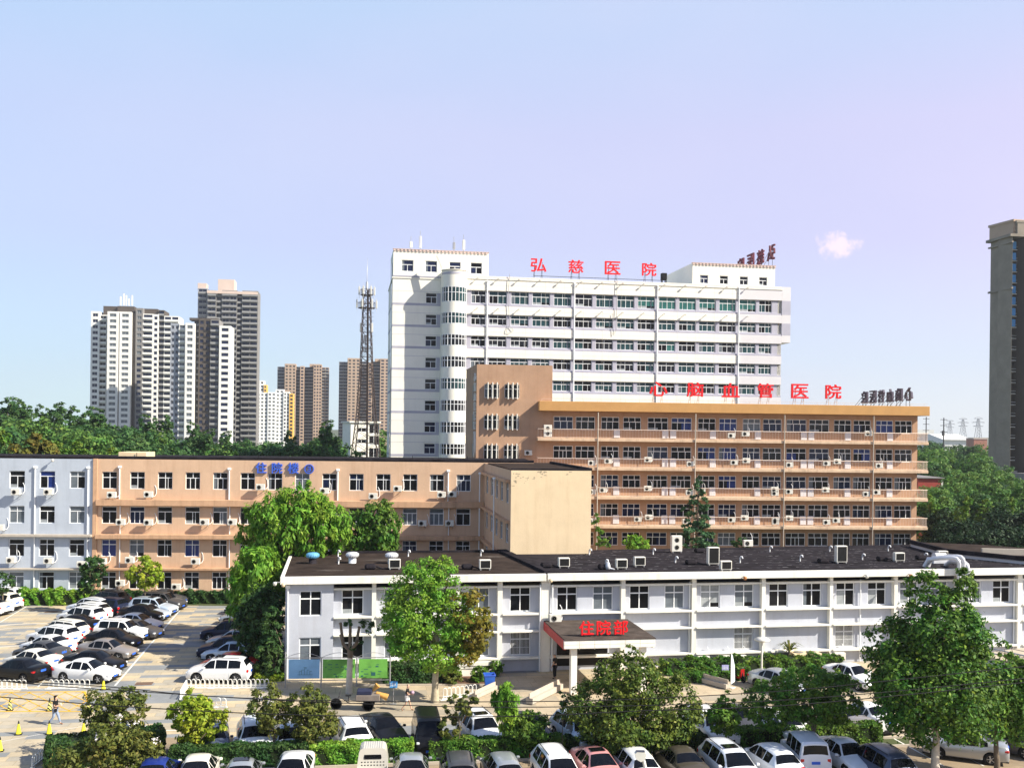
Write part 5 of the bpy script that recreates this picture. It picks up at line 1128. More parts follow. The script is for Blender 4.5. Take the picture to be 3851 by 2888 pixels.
for row, (Z, dy, step, kinds) in enumerate(((182, 0, 58, [('poplar', 0), ('broadleaf', 0), ('broadleaf', 2)]), (163, 42, 66, [('broadleaf', 1), ('broadleaf', 0), ('broadleaf', 2)]), (145, 92, 74, [('broadleaf', 2), ('broadleaf', 3), ('broadleaf', 0)]), (128, 150, 80, [('broadleaf', 1), ('broadleaf', 0), ('poplar', 1)]))):
    x = -70 + row * 19
    while x < (1300 if row < 3 else 1290):
        k = g.choice(kinds)
        if row == 0 and x < 360: k = ('poplar', 0)
        forest_tree(k, x + g.uniform(-12, 12), Z + g.uniform(-7, 7), top(min(max(x, -80), 1330)) + dy * g.uniform(0.75, 1.15) + g.uniform(-6, 22), ['dark green tree in the back row of the left wood', 'dense green tree in the middle of the left wood', 'leafy green tree in the left wood', 'bushy green tree at the front of the left wood'][row], GL, g); x += step * g.uniform(0.75, 1.25)
forest_tree(('broadleaf', 3), 1420, 215, 1585, 'green tree between the mast building and the white tower', GL, g)
px_tree('broadleaf_tree', 'yellowing tree at the front of the left wood above the grey block roof', (120, 1760), [(40, 1655, 215, 1740), (90, 1630, 190, 1700)], 1800, 0.4, 'leaf_ochre2', 61, Z=118, limbs=5) if M.update(leaf_ochre2=leaf_mat('yellowing leaves', (0.09, 0.10, 0.015), (0.18, 0.17, 0.03), (0.26, 0.18, 0.03))) is None else None
GR = 'trees of the wood right of the balcony hospital'
for (px, Z, ty, k, lb_) in [(3475, 330, 1640, ('broadleaf', 0), 'far'), (3520, 420, 1632, ('broadleaf', 2), 'far'), (3590, 360, 1645, ('broadleaf', 0), 'far'), (3640, 330, 1640, ('broadleaf', 2), 'far'), (3690, 300, 1650, ('broadleaf', 1), 'far'), (3560, 250, 1665, ('broadleaf', 3), 'far'),
        (3470, 230, 1665, ('broadleaf', 3), 'mid'), (3530, 210, 1680, ('broadleaf', 1), 'mid'), (3610, 235, 1668, ('broadleaf', 0), 'mid'), (3670, 215, 1680, ('broadleaf', 3), 'mid'), (3720, 235, 1690, ('broadleaf', 2), 'mid'), (3480, 185, 1695, ('broadleaf', 2), 'mid'), (3580, 180, 1745, ('broadleaf', 1), 'mid'), (3640, 175, 1750, ('broadleaf', 3), 'mid'), (3500, 158, 1780, ('broadleaf', 2), 'mid'),
        (3700, 160, 1740, ('broadleaf', 1), 'near'), (3760, 165, 1770, ('broadleaf', 0), 'near'), (3820, 160, 1780, ('broadleaf', 3), 'near'), (3880, 165, 1790, ('broadleaf', 1), 'near'), (3480, 140, 1800, ('broadleaf', 3), 'near'), (3560, 142, 1815, ('broadleaf', 0), 'near'), (3640, 145, 1785, ('broadleaf', 1), 'near'), (3720, 140, 1800, ('broadleaf', 2), 'near'), (3800, 138, 1825, ('broadleaf', 0), 'near'), (3870, 135, 1835, ('broadleaf', 3), 'near'),
        (3500, 128, 1850, ('poplar', 1), 'front'), (3545, 126, 1880, ('broadleaf', 4), 'front'), (3620, 122, 1855, ('poplar', 1), 'front'), (3690, 124, 1865, ('poplar', 1), 'front'), (3760, 120, 1880, ('broadleaf', 4), 'front'), (3790, 124, 1860, ('poplar', 1), 'front'), (3850, 118, 1890, ('broadleaf', 4), 'front'), (3910, 118, 1880, ('broadleaf', 4), 'front'), (3650, 112, 1920, ('broadleaf', 4), 'front'), (3760, 110, 1930, ('broadleaf', 4), 'front'), (3600, 113, 1930, ('broadleaf', 4), 'front'), (3700, 108, 1960, ('broadleaf', 4), 'front'), (3830, 108, 1950, ('broadleaf', 4), 'front'), (3600, 109, 1965, ('broadleaf', 4), 'front')]:
    forest_tree(k, px, Z, ty, {'far': 'hazy green tree far back in the right-hand wood', 'mid': 'green tree midway back in the right-hand wood', 'near': 'full green tree in the right-hand wood before the stone tower', 'front': 'leafy tree at the shaded front of the right-hand wood'}[lb_], GR, g)
# ================================================================ vehicles
def paint(name, col, metal=0.0, rough=0.3): return mat('car paint ' + name, col, rough, 0.03, 0.5, metal=metal, spec=0.25 if max(col) < .3 else .45, coat=0.12 if max(col) < .3 else .5)
PAINT = {'white': paint('white', (0.80, 0.80, 0.79)), 'pearl': paint('pearl white', (0.70, 0.73, 0.78)), 'black': paint('black', (0.006, 0.006, 0.007)), 'silver': paint('silver', (0.42, 0.44, 0.46), 0.5),
         'grey': paint('dark grey', (0.085, 0.085, 0.09), 0.4), 'beige': paint('grey beige', (0.36, 0.32, 0.29), 0.5), 'navy': paint('dark navy', (0.012, 0.018, 0.045), 0.2), 'blue': paint('deep blue', (0.015, 0.035, 0.22), 0.2),
         'slate': paint('slate blue', (0.075, 0.095, 0.15), 0.3), 'ice': paint('pale ice blue', (0.50, 0.58, 0.68), 0.3), 'red': paint('red', (0.42, 0.012, 0.014)), 'pink': paint('salmon pink', (0.66, 0.30, 0.30), 0.2), 'olive': paint('dark bronze', (0.10, 0.085, 0.065), 0.4), 'truck': paint('greyish truck white', (0.56, 0.53, 0.46), 0, .45), 'cream': paint('warm white', (0.80, 0.76, 0.66))}
M['carglass'] = mat('car window glass', (0.004, 0.005, 0.007), 0.04, 0.1, 1, spec=0.28)
M['tyre'] = mat('tyre rubber', (0.012, 0.012, 0.013), 0.85, 0.2, 4)
M['rim'] = mat('alloy rim', (0.52, 0.52, 0.53), 0.35, 0.1, 4, metal=0.6)
M['headlamp'] = mat('headlamp lens', (0.62, 0.64, 0.66), 0.12, 0.1, 3, spec=0.6)
M['taillamp'] = mat('tail lamp lens', (0.55, 0.010, 0.012), 0.2, 0.1, 3, spec=0.6)
M['plate'] = mat('blue number plate', (0.03, 0.12, 0.60), 0.5, 0.05, 3)
M['plate_green'] = mat('green number plate', (0.25, 0.62, 0.45), 0.5, 0.05, 3)
M['trim'] = mat('black car trim', (0.010, 0.010, 0.011), 0.55, 0.1, 3)
KIND = {
 'saloon': dict(L=4.25, W=0.88, R=0.325, wx=(0.185, 0.79), prof=[(0, .48, .53, .74, .56), (.015, .60, .64, .86, .64), (.05, .70, .75, .93, .70), (.14, .77, .85, .97, .74), (.265, .87, .97, 1, .74), (.345, .90, 1.22, 1, .66), (.42, .91, 1.40, 1, .60), (.52, .92, 1.455, 1, .615), (.62, .93, 1.445, 1, .60), (.69, .94, 1.38, 1, .59), (.83, .99, 1.10, .98, .70), (.95, .98, 1.09, .95, .70), (.985, .90, 1.0, .91, .66), (1, .74, .80, .84, .6)],
    side=[(.30, .485), (.50, .655), (.67, .755)], ws=(.272, .415), rw=(.692, .825)),
 'hatch': dict(L=4.05, W=0.86, R=0.31, wx=(0.19, 0.80), prof=[(0, .52, .57, .76, .56), (.02, .66, .71, .88, .66), (.07, .76, .82, .94, .72), (.15, .83, .92, .98, .74), (.235, .91, 1.02, 1, .74), (.32, .95, 1.30, 1, .66), (.39, .96, 1.45, 1, .62), (.5, .97, 1.52, 1, .635), (.78, 1.0, 1.49, .99, .61), (.86, 1.02, 1.44, .97, .58), (.965, 1.02, 1.10, .94, .66), (.985, .9, 1.0, .92, .66), (1, .62, .68, .86, .6)],
    side=[(.27, .46), (.475, .66), (.675, .83)], ws=(.242, .385), rw=(.866, .96)),
 'suv': dict(L=4.3, W=0.91, R=0.36, wx=(0.185, 0.80), prof=[(0, .62, .68, .80, .6), (.015, .74, .79, .88, .68), (.04, .84, .90, .94, .72), (.14, .93, 1.01, .98, .76), (.25, 1.0, 1.10, 1, .77), (.32, 1.03, 1.38, 1, .69), (.385, 1.04, 1.58, 1, .645), (.5, 1.05, 1.68, 1, .67), (.80, 1.07, 1.65, .99, .655), (.895, 1.08, 1.58, .98, .63), (.965, 1.08, 1.20, .96, .7), (.985, .95, 1.06, .95, .7), (1, .64, .70, .88, .64)],
    side=[(.285, .465), (.48, .665), (.68, .87)], ws=(.258, .38), rw=(.90, .96)),
 'mpv': dict(L=4.5, W=0.91, R=0.335, wx=(0.18, 0.80), prof=[(0, .55, .60, .76, .58), (.02, .70, .76, .88, .68), (.06, .82, .89, .94, .73), (.13, .92, 1.01, .98, .76), (.19, .98, 1.09, 1, .77), (.27, 1.01, 1.36, 1, .69), (.36, 1.02, 1.58, 1, .64), (.5, 1.03, 1.67, 1, .66), (.80, 1.05, 1.64, .99, .645), (.90, 1.06, 1.57, .97, .62), (.97, 1.06, 1.17, .95, .7), (.988, .9, 1.0, .93, .7), (1, .6, .66, .87, .64)],
    side=[(.235, .43), (.445, .65), (.665, .87)], ws=(.198, .352), rw=(.905, .966)),
 'van': dict(L=3.95, W=0.80, R=0.29, wx=(0.17, 0.80), prof=[(0, .60, .66, .84, .62), (.015, .85, .92, .93, .7), (.06, 1.0, 1.07, .97, .76), (.10, 1.03, 1.14, .99, .78), (.16, 1.04, 1.50, 1, .76), (.22, 1.04, 1.80, 1, .74), (.3, 1.04, 1.88, 1, .75), (.92, 1.04, 1.87, 1, .75), (.965, 1.04, 1.78, 1, .74), (.985, 1.02, 1.14, .98, .75), (1, .6, .7, .95, .7)],
    side=[(.17, .37), (.39, .62), (.64, .92)], ws=(.108, .215), rw=(.967, .983)),
 'offroader': dict(L=3.4, W=0.83, R=0.35, wx=(0.18, 0.80), prof=[(0, .80, .88, .90, .7), (.012, .95, 1.0, .95, .78), (.05, .99, 1.05, .97, .80), (.26, 1.06, 1.13, .99, .82), (.29, 1.08, 1.40, 1, .80), (.325, 1.08, 1.74, 1, .77), (.4, 1.08, 1.80, 1, .78), (.93, 1.08, 1.78, 1, .77), (.965, 1.08, 1.68, 1, .76), (.985, 1.05, 1.14, .99, .8), (1, .6, .7, .97, .75)],
    side=[(.295, .50), (.52, .72), (.74, .92)], ws=(.266, .322), rw=(.967, .983)),
}
ROWS = 9
def car_parts(kind):
    K = KIND[kind]; L, W, Rw = K['L'], K['W'], K['R']; P = K['prof']; zs = 0.22 if kind in ('saloon', 'hatch', 'mpv', 'van') else 0.28
    xs = {round(p[0], 4) for p in P}
    for a, c in K['side'] + [K['ws'], K['rw']]: xs |= {a, c}
    Ra = Rw + 0.065
    for wx in K['wx']:
        for q in (-1.02, -1, -.93, -.75, -.4, 0, .4, .75, .93, 1, 1.02): xs.add(round(wx + q * Ra / L, 4))
    xs = sorted(q for q in xs if 0 <= q <= 1); ys = []
    def par(t):
        for a, c in zip(P, P[1:]):
            if a[0] <= t <= c[0]:
                k = (t - a[0]) / (c[0] - a[0]); return [a[i] + (c[i] - a[i]) * k for i in range(1, 5)]
    S_ = []
    for t in xs:
        zb, zt, w_, wr = par(t); w_ *= W; wr *= W; h_ = zt - zb; k = max(0, min(1, (h_ - 0.1) / 0.35))
        za = -1
        for wx in K['wx']:
            dx = abs(t - wx) * L
            if dx <= Ra + 1e-6: za = Rw + math.sqrt(max(0, Ra * Ra - dx * dx))
        zl = zs + (0.12 if t < 0.01 or t > 0.99 else 0)
        r = [[w_ * .90, zl], [w_ * .985, zl + .1], [w_, (zl + zb) / 2 + .03], [w_ * .99, zb - .07], [w_ * .955, zb],
             [(wr + .035) * k + w_ * .90 * (1 - k), (zt - .085) * k + (zb + h_ * .45) * (1 - k)], [(wr - .05) * k + w_ * .80 * (1 - k), (zt - .012) * k + (zb + h_ * .8) * (1 - k)], [wr * .5, zt + .018], [0, zt + .026]]
        if za > 0:
            r[0][1] = max(r[0][1], za); r[1][1] = max(r[1][1], min(za + .015, zb - .13)); r[2][1] = max(r[2][1], min(za + .05, zb - .10))
            r[0][0] = w_ * .975; r[1][0] = w_ * .995
        x = L * (0.5 - t); S_.append([(x, q[0], q[1]) for q in r])
    body, glass = MB(), MB()
    def isg(t0, t1, j):
        e_ = 1e-6
        if j == 4 and any(a - e_ <= t0 and t1 <= c + e_ for a, c in K['side']): return True
        return j in (6, 7) and any(a - e_ <= t0 and t1 <= c + e_ for a, c in (K['ws'], K['rw']))
    for i in range(len(xs) - 1):
        for j in range(ROWS - 1):
            for sg in (1, -1):
                f = lambda p: (p[0], p[1] * sg, p[2])
                q = [f(S_[i][j]), f(S_[i][j + 1]), f(S_[i + 1][j + 1]), f(S_[i + 1][j])]
                if sg < 0: q.reverse()
                (glass if isg(xs[i], xs[i + 1], j) else body).add(q, [(0, 1, 2, 3)], 0, True)
    for e_ in (0, -1):
        r = S_[e_]; ring = [(p[0], p[1], p[2]) for p in r] + [(p[0], -p[1], p[2]) for p in reversed(r[:-1])]
        body.add(ring, [tuple(range(len(ring)))], 0)
    body.box(-L * .47, L * .47, -W * .74, W * .74, .17, .62, 1)
    body.box(-L * .495, L * .495, -W * .88, W * .88, zs - .01, zs + .05, 1)
    fz = P[1][1]
    body.bbox(L / 2 - .05, L / 2 + .008, -W * .5, W * .5, fz - .30, fz - .12, .015, 1)         # grille
    body.bbox(-L / 2 - .008, -L / 2 + .05, -W * .55, W * .55, zs + .05, zs + .2, .015, 1)
    if kind in ('suv', 'mpv'):
        for sg in (1, -1): body.tube([(L * .08, sg * W * .58, 1.68), (-L * .34, sg * W * .57, 1.68)], .02, 5, 1)
    return K, body, glass, P
_car = {}
def build_car(kind, col, label, p, heading, group, sunroof=False, plate='plate'):
    key = (kind, col, sunroof, plate)
    if key in _car: return dup(_car[key], p, heading, label, group)
    K, body, glass, P = car_parts(kind); L, W, Rw = K['L'], K['W'], K['R']
    root = thing({'saloon': 'parked_car', 'hatch': 'parked_hatchback', 'suv': 'parked_crossover', 'mpv': 'parked_people_carrier', 'van': 'parked_van', 'offroader': 'parked_offroader'}[kind], label, 'car' if kind != 'van' else 'van', p, heading, group)
    def fin(mb, name, m, parent, ang=35):
        me = mb.mesh(name, m); bm = bmesh.new(); bm.from_mesh(me); bmesh.ops.remove_doubles(bm, verts=bm.verts, dist=1e-4); bm.to_mesh(me); bm.free(); me.set_sharp_from_angle(angle=R(ang)); return link(name, me, parent)
    fin(body, 'body', [PAINT[col], M['trim']], root); fin(glass, 'windows', M['carglass'], root)
    if sunroof:
        b = MB(); zr = max(q[2] for q in P) + .012; t0 = P[7][0]; b.bbox(L * (.5 - t0 - .07), L * (.5 - t0 + .06), -W * .42, W * .42, zr, zr + .028, .01); obj('sunroof', b, M['carglass'], root)
    if ('wheel', Rw) not in _car:
        b = MB(); b.lathe([(Rw * .62, -.10), (Rw * .95, -.105), (Rw, -.07), (Rw, .07), (Rw * .95, .105), (Rw * .62, .10)], 22, ax='y'); tm = b.mesh('wheel', M['tyre'])
        b = MB(); b.lathe([(Rw * .66, .06), (Rw * .66, .10), (Rw * .58, .10), (Rw * .56, .06)], 20, ax='y')
        for k in range(5):
            a = k * 2 * math.pi / 5
            b.bar((0, .088, 0), (math.cos(a) * Rw * .6, .088, math.sin(a) * Rw * .6), .075, .03)
        b.lathe([(0.01, .06), (.06, .06), (.06, .108), (0.01, .108)], 10, ax='y'); b.lathe([(0.01, .03), (Rw * .6, .03), (Rw * .6, .04), (0.01, .04)], 14, ax='y', mi=1)
        _car[('wheel', Rw)] = (tm, b.mesh('rim', [M['rim'], M['trim']]))
    tm, rm = _car[('wheel', Rw)]
    for wx in K['wx']:
        for sg in (1, -1):
            wh_ = link('wheel', tm, root, (L * (.5 - wx), sg * (W - .125), Rw), 0 if sg > 0 else math.pi); link('rim', rm, wh_)
    zh, zt = P[2][1] - .10, P[-3][1] - .14
    hi = kind in ('van', 'suv', 'mpv', 'offroader', 'hatch')
    for sg in (1, -1):
        b = MB(); b.bbox(L / 2 - .34, L / 2 - .035, sg * W * .80 - W * .115, sg * W * .80 + W * .115, zh - .09, zh + .045, .03); obj('headlight', b, M['headlamp'], root)
        b = MB(); b.bbox(-L / 2 + .02, -L / 2 + .26, sg * W * .82 - W * .13, sg * W * .82 + W * .13, zt - (.16 if hi else .10), zt + (.06 if hi else .03), .03); obj('taillight', b, M['taillamp'], root)
        b = MB(); xm = L * (.5 - K['side'][0][0]) - .12; zm = P[4][1] + .08; b.bbox(xm - .07, xm + .07, sg * (W + .09) - .085, sg * (W + .09) + .085, zm - .04, zm + .09, .03); b.box(xm - .03, xm + .03, sg * (W - .03) - .04, sg * (W - .03) + .04, zm - .02, zm + .01); obj('wing_mirror', b, PAINT[col], root)
    b = MB(); b.box(-L / 2 - .014, -L / 2 + .03, -.22, .22, zt - .10 if not hi else zt - .22, zt + .04 if not hi else zt - .08); obj('number_plate', b, M[plate], root)
    b = MB(); b.box(L / 2 - .03, L / 2 + .016, -.22, .22, .40, .53); obj('number_plate', b, M[plate], root)
    _car[key] = root; return root
def slant(x0, x1, yb, kind, col, label, group, face=1, slope=-0.06, **kw):
    """cars of the left car park, seen from the side; extents in the survey crop, yb = foot of the near wheels"""
    p = g2((x0 + x1) / 2, yb); d = Vector((1, slope, 0)).normalized() * face
    p = p + Vector((0.03, 0.82 + abs(slope) * KIND[kind]['L'] * .40, 0)); build_car(kind, col, label, p, math.atan2(d.y, d.x), group, **kw)
GA, GB, GC, GD = 'cars of the left row facing left', 'cars of the middle row facing the driveway', 'cars at the far left edge of the car park', 'cars in the shaded row by the white block'
for a in [
 (-140, 262, 850, 'saloon', 'black', 'black saloon nearest the fence in the left row, cut by the left edge', -1), (-10, 352, 772, 'saloon', 'cream', 'warm white saloon beside the nearest black saloon, left row', -1), (60, 420, 704, 'saloon', 'grey', 'dark grey saloon with red tail lamps between two white saloons, left row', -1),
 (90, 495, 652, 'saloon', 'white', 'white saloon with sloping roof just beyond the dark grey saloon', -1), (140, 540, 590, 'suv', 'white', 'white crossover next beyond the white saloon in the left row', -1), (205, 612, 540, 'suv', 'cream', 'warm white crossover beside a low black saloon in the left row', -1), (330, 690, 478, 'saloon', 'black', 'low black saloon wedged between white crossovers in the left row', -1),
 (350, 772, 425, 'suv', 'white', 'white crossover right behind the low black saloon', -1), (425, 782, 390, 'suv', 'white', 'second white crossover behind the low black saloon', -1), (455, 802, 352, 'suv', 'pearl', 'white crossover last of the white run, beside the black estate', -1), (600, 900, 350, 'suv', 'navy', 'dark navy crossover with bright window trim in the back of the left row', -1), (600, 922, 290, 'suv', 'grey', 'dark grey car with red tail lamp behind the navy crossover', -1), (700, 965, 245, 'saloon', 'navy', 'dark navy saloon farthest back in the left row', -1)]:
    slant(*a[:6], GA, a[6], slope=-.38)
for a in [
 (365, 835, 850, 'saloon', 'white', 'white saloon parked side-on just behind the white hoop barrier', 1), (430, 890, 775, 'saloon', 'black', 'black saloon between the side-on white saloon and the grey beige one', 1), (530, 1000, 678, 'saloon', 'beige', 'grey beige saloon parked among dark cars in the middle row', 1), (600, 1030, 592, 'saloon', 'black', 'black saloon behind the grey beige saloon', 1),
 (700, 1060, 535, 'suv', 'white', 'white crossover between two dark saloons in the middle row', 1), (830, 1145, 518, 'saloon', 'grey', 'dark grey saloon in front of a white saloon, middle row', 1), (805, 1180, 460, 'saloon', 'white', 'white saloon beside the dark grey saloon, middle row', 1), (900, 1192, 385, 'saloon', 'black', 'black saloon hidden behind the white saloon, middle row', 1),
 (885, 1240, 380, 'saloon', 'ice', 'pale blue silver saloon near the far end of the middle row', 1), (930, 1310, 345, 'suv', 'ice', 'pale blue crossover at the shaded far end of the middle row', 1), (1050, 1340, 300, 'suv', 'grey', 'dark grey crossover in shade behind the pale blue crossover', 1), (1100, 1335, 258, 'saloon', 'grey', 'dark grey saloon farthest back in the middle row', 1)]:
    slant(*a[:6], GB, a[6], slope=-.18, sunroof=(a[4] == 'ice' and a[3] == 'suv'))
for a in [(-180, 145, 262, 'suv', 'white', 'white crossover by the hedge at the far left edge', -1), (-240, 102, 306, 'suv', 'cream', 'warm white crossover before the far left hedge car', -1), (-330, 42, 338, 'saloon', 'white', 'white saloon tail just inside the left edge', -1)]: slant(*a[:6], GC, a[6], slope=-.3)
for a in [
 (1400, 1868, 848, 'suv', 'white', 'white crossover with black roof glass behind the right hoop barrier', -1), (1500, 1912, 785, 'saloon', 'red', 'red saloon behind the white crossover at the hoop barrier', -1), (1560, 1895, 690, 'saloon', 'ice', 'pale blue saloon in shade next to the red saloon', -1), (1510, 1880, 672, 'suv', 'navy', 'dark navy crossover in shade beyond the pale blue saloon', -1), (1570, 1935, 590, 'saloon', 'silver', 'silver saloon in shade in the middle of the right row', -1), (1570, 1840, 535, 'suv', 'navy', 'dark navy crossover under the dark bushy tree', -1), (1665, 1990, 408, 'saloon', 'silver', 'silver saloon almost hidden under the willow', -1), (1720, 2000, 330, 'saloon', 'navy', 'dark saloon deepest in the shade under the willow', -1)]:
    slant(*a[:6], GD, a[6], sunroof=(a[4] == 'white'), slope=-0.02)
def front(xc, ytop, kind, col, label, group, face, slope=0.18, **kw):
    """cars seen end-on; ytop = far edge of the roof in the photo, face +1 towards the viewer"""
    K = KIND[kind]; zt = max(q[2] for q in K['prof']); p = ground(xc, ytop, zt + .02); n = Vector((slope, -1, 0)).normalized()
    roof = [q[0] for q in K['prof'] if q[2] > zt - 0.16]; off = ((max(roof) - .5) if face > 0 else (.5 - min(roof))) * K['L']
    c = p + n * off; h = n * face
    if group == GS: c = c - n * .8
    build_car(kind, col, label, (c.x, c.y, 0), math.atan2(h.y, h.x), group, **kw)
GF, GS = 'cars of the near row along the bottom edge', 'cars of the second row behind the hedges'
front(590, 2839, 'saloon', 'blue', 'deep blue saloon leftmost in the near row', GF, -1); front(750, 2826, 'saloon', 'cream', 'warm white saloon second from the left in the near row', GF, -1); front(912, 2842, 'saloon', 'silver', 'silver grey saloon with sunroof between two white saloons', GF, -1, sunroof=True)
front(1112, 2818, 'saloon', 'white', 'white saloon facing the viewer left of the mini truck', GF, 1, 0.08); front(1546, 2822, 'saloon', 'silver', 'silver saloon just right of the mini truck', GF, -1, 0.12); front(1725, 2812, 'suv', 'grey', 'grey crossover with roof bars in the near row', GF, -1, 0.12); front(1884, 2818, 'hatch', 'silver', 'silver hatchback with red lamps left of the white people carrier', GF, -1, 0.22)
front(2062, 2784, 'mpv', 'white', 'white people carrier facing the viewer beside the pink saloon', GF, 1, 0.22); front(2228, 2800, 'saloon', 'pink', 'salmon pink saloon with sunroof in the near row', GF, 1, 0.25, sunroof=True); front(2376, 2798, 'hatch', 'white', 'white hatchback with red lamps behind the white street lamp', GF, -1, 0.2, plate='plate_green'); front(2550, 2797, 'saloon', 'olive', 'dark bronze saloon between two white cars in the near row', GF, -1, 0.2)
front(2692, 2764, 'mpv', 'pearl', 'pale pearl people carrier with sunroof facing the viewer', GF, 1, 0.2, sunroof=True); front(2885, 2784, 'hatch', 'pearl', 'small white hatchback with green plate beside the boxy off-roader', GF, -1, 0.22, plate='plate_green'); front(3014, 2741, 'offroader', 'pearl', 'boxy white off-roader in the near row', GF, -1, 0.04); front(3148, 2762, 'saloon', 'pearl', 'white saloon facing the viewer right of the boxy off-roader', GF, 1, 0.24)
front(3288, 2784, 'mpv', 'slate', 'slate blue people carrier next to the big tree trunk', GF, -1, 0.18, plate='plate_green')
p = ground(3655, 2868); build_car('saloon', 'silver', 'silver saloon seen side-on between the two right-hand trunks', (p.x, p.y + 0.85, 0), math.atan2(0.42, -1), GF)
p = ground(3800, 2835); build_car('saloon', 'grey', 'dark grey saloon at the right edge behind the slim brown trunk', (p.x, p.y + 0.5, 0), math.atan2(0.75, -0.8), GF)
# second row
front(470, 2725, 'saloon', 'pearl', 'white car half hidden by the dark tree with traffic cones', GS, -1, 0.3); front(800, 2722, 'saloon', 'slate', 'slate blue saloon behind the yellow green maple', GS, 1, 0.3); front(955, 2692, 'suv', 'pearl', 'white crossover behind the sparse blossoming tree', GS, 1, 0.3); front(1092, 2722, 'saloon', 'ice', 'pale car under the olive green trees', GS, 1, 0.3)
front(1322, 2697, 'suv', 'white', 'white crossover with red light bar behind the clipped hedge', GS, -1, 0.35); front(1442, 2686, 'saloon', 'black', 'black low saloon between white crossover and black van', GS, 1, 0.5); front(1605, 2663, 'van', 'black', 'black minivan in the second row', GS, 1, 0.15); front(1790, 2664, 'suv', 'white', 'white crossover with black sunroof behind the sapling', GS, 1, 0.35, sunroof=True)
front(1985, 2682, 'saloon', 'navy', 'dark saloon behind the glossy round bush', GS, 1, 0.4); front(2150, 2668, 'suv', 'ice', 'pale crossover left of the wide round tree', GS, 1, 0.4); front(2640, 2652, 'suv', 'white', 'white crossover mostly hidden right of the wide round tree', GS, 1, 0.3); front(2770, 2652, 'saloon', 'grey', 'dark grey saloon in shade under the dense dark tree', GS, 1, 0.4)
front(3175, 2652, 'saloon', 'beige', 'grey beige saloon with red lamp seen under the dense tree', GS, -1, 0.4); front(3275, 2645, 'saloon', 'white', 'white saloon just left of the big dark tree crown', GS, -1, 0.4); front(2920, 2665, 'hatch', 'white', 'white hatchback in deep shade behind the boxy off-roader', GS, 1, 0.3)
front(2895, 2506, 'saloon', 'silver', 'silver grey saloon parked alone before the hedge of the white block', 'cars beside the ramp', 1, 0.7); front(3172, 2486, 'saloon', 'white', 'white car behind trees at the foot of the white block', 'cars beside the ramp', 1, 0.5)
# mini truck seen from behind
p = ground(1405, 2786, 1.86); n_ = Vector((0.1, -1, 0)).normalized(); c = p + n_ * 1.35; mt = thing('mini_truck', 'small white pickup truck with ribbed cab roof seen from behind', 'truck', (c.x, c.y, 0), math.atan2(-n_.y, -n_.x), GF)
b = MB(); fr = [(-.73, .40), (.73, .40), (.74, 1.05), (.66, 1.62), (.60, 1.76), (.48, 1.83), (-.48, 1.83), (-.60, 1.76), (-.66, 1.62), (-.74, 1.05)]
b.sweep(fr, 'x', .34, 1.45); b.sweep([(.45, .40), (1.95, .40), (2.0, .85), (1.9, 1.08), (1.44, 1.2)], 'y', -.72, .72)
for k in range(9): y = -.44 + k * .11; b.tube([(.36, y, 1.83), (1.42, y, 1.83)], .018, 5)
obj('cab', b, PAINT['truck'], mt)
b = MB(); b.sweep([(-.40, 1.30), (.40, 1.30), (.43, 1.36), (.40, 1.52), (-.40, 1.52), (-.43, 1.36)], 'x', .325, .339); b.sweep([(1.46, 1.2), (1.87, 1.12), (1.58, 1.68), (1.46, 1.7)], 'y', -.6, .6)
for k in range(8):
    for z in (.99, 1.14): y = -.53 + k * .15; b.box(.332, .339, y - .035, y + .035, z, z + .045)
obj('windows', b, M['carglass'], mt)
b = MB(); b.box(-1.95, 0.33, -0.74, 0.74, 0.62, 0.68)
for y in (-0.74, 0.70): b.box(-1.95, 0.33, y, y + 0.04, 0.68, 0.98)
b.box(-1.97, -1.93, -0.74, 0.74, 0.66, 0.98)
for k in range(6): b.box(-1.9 + k * .36, -1.87 + k * .36, -.70, .70, .681, .70)
obj('load_bed', b, PAINT['truck'], mt); b = MB(); b.box(-1.99, -1.972, -0.74, 0.74, 0.88, 0.98); obj('tailgate_stripe', b, mat('orange stripe', (0.6, 0.22, 0.03), 0.5, 0.1, 2), mt)
tm, rm = _car[('wheel', KIND['van']['R'])]
for x in (-1.3, 1.35):
    for sg in (1, -1): wq = link('wheel', tm, mt, (x, sg * 0.64, 0.29), 0 if sg > 0 else math.pi); link('rim', rm, wq)
for sg in (1, -1): b = MB(); b.bbox(-1.99, -1.95, sg * 0.6 - 0.09, sg * 0.6 + 0.09, 0.7, 0.85, 0.01); obj('taillight', b, M['taillamp'], mt)
# red scooter
p = ground(2777, 2560); sc_ = thing('motor_scooter', 'red and black motor scooter beside the white banner', 'scooter', p, -1.2); b = MB()
for x in (-0.55, 0.6): b.lathe([(.12, -.05), (.22, -.055), (.25, 0), (.22, .055), (.12, .05)], 16, (x, 0, .25), 'y')
obj('wheels', b, M['tyre'], sc_); b = MB(); b.sweep([(-.75, .5), (-.2, .35), (.25, .3), (.42, .9), (.52, .95), (.5, .45), (.3, .22), (-.25, .22), (-.6, .42)], 'y', -.14, .14); obj('body', b, PAINT['red'], sc_)
b = MB(); b.bbox(-.75, -.1, -.13, .13, .62, .76, .04); obj('seat', b, M['trim'], sc_); b = MB(); b.tube([(.45, -.3, 1.05), (.42, 0, 1.0), (.45, .3, 1.05)], .02, 6); b.tube([(.42, 0, 1.0), (.6, 0, .3)], .03, 6); obj('handlebar', b, M['dark_steel'], sc_)
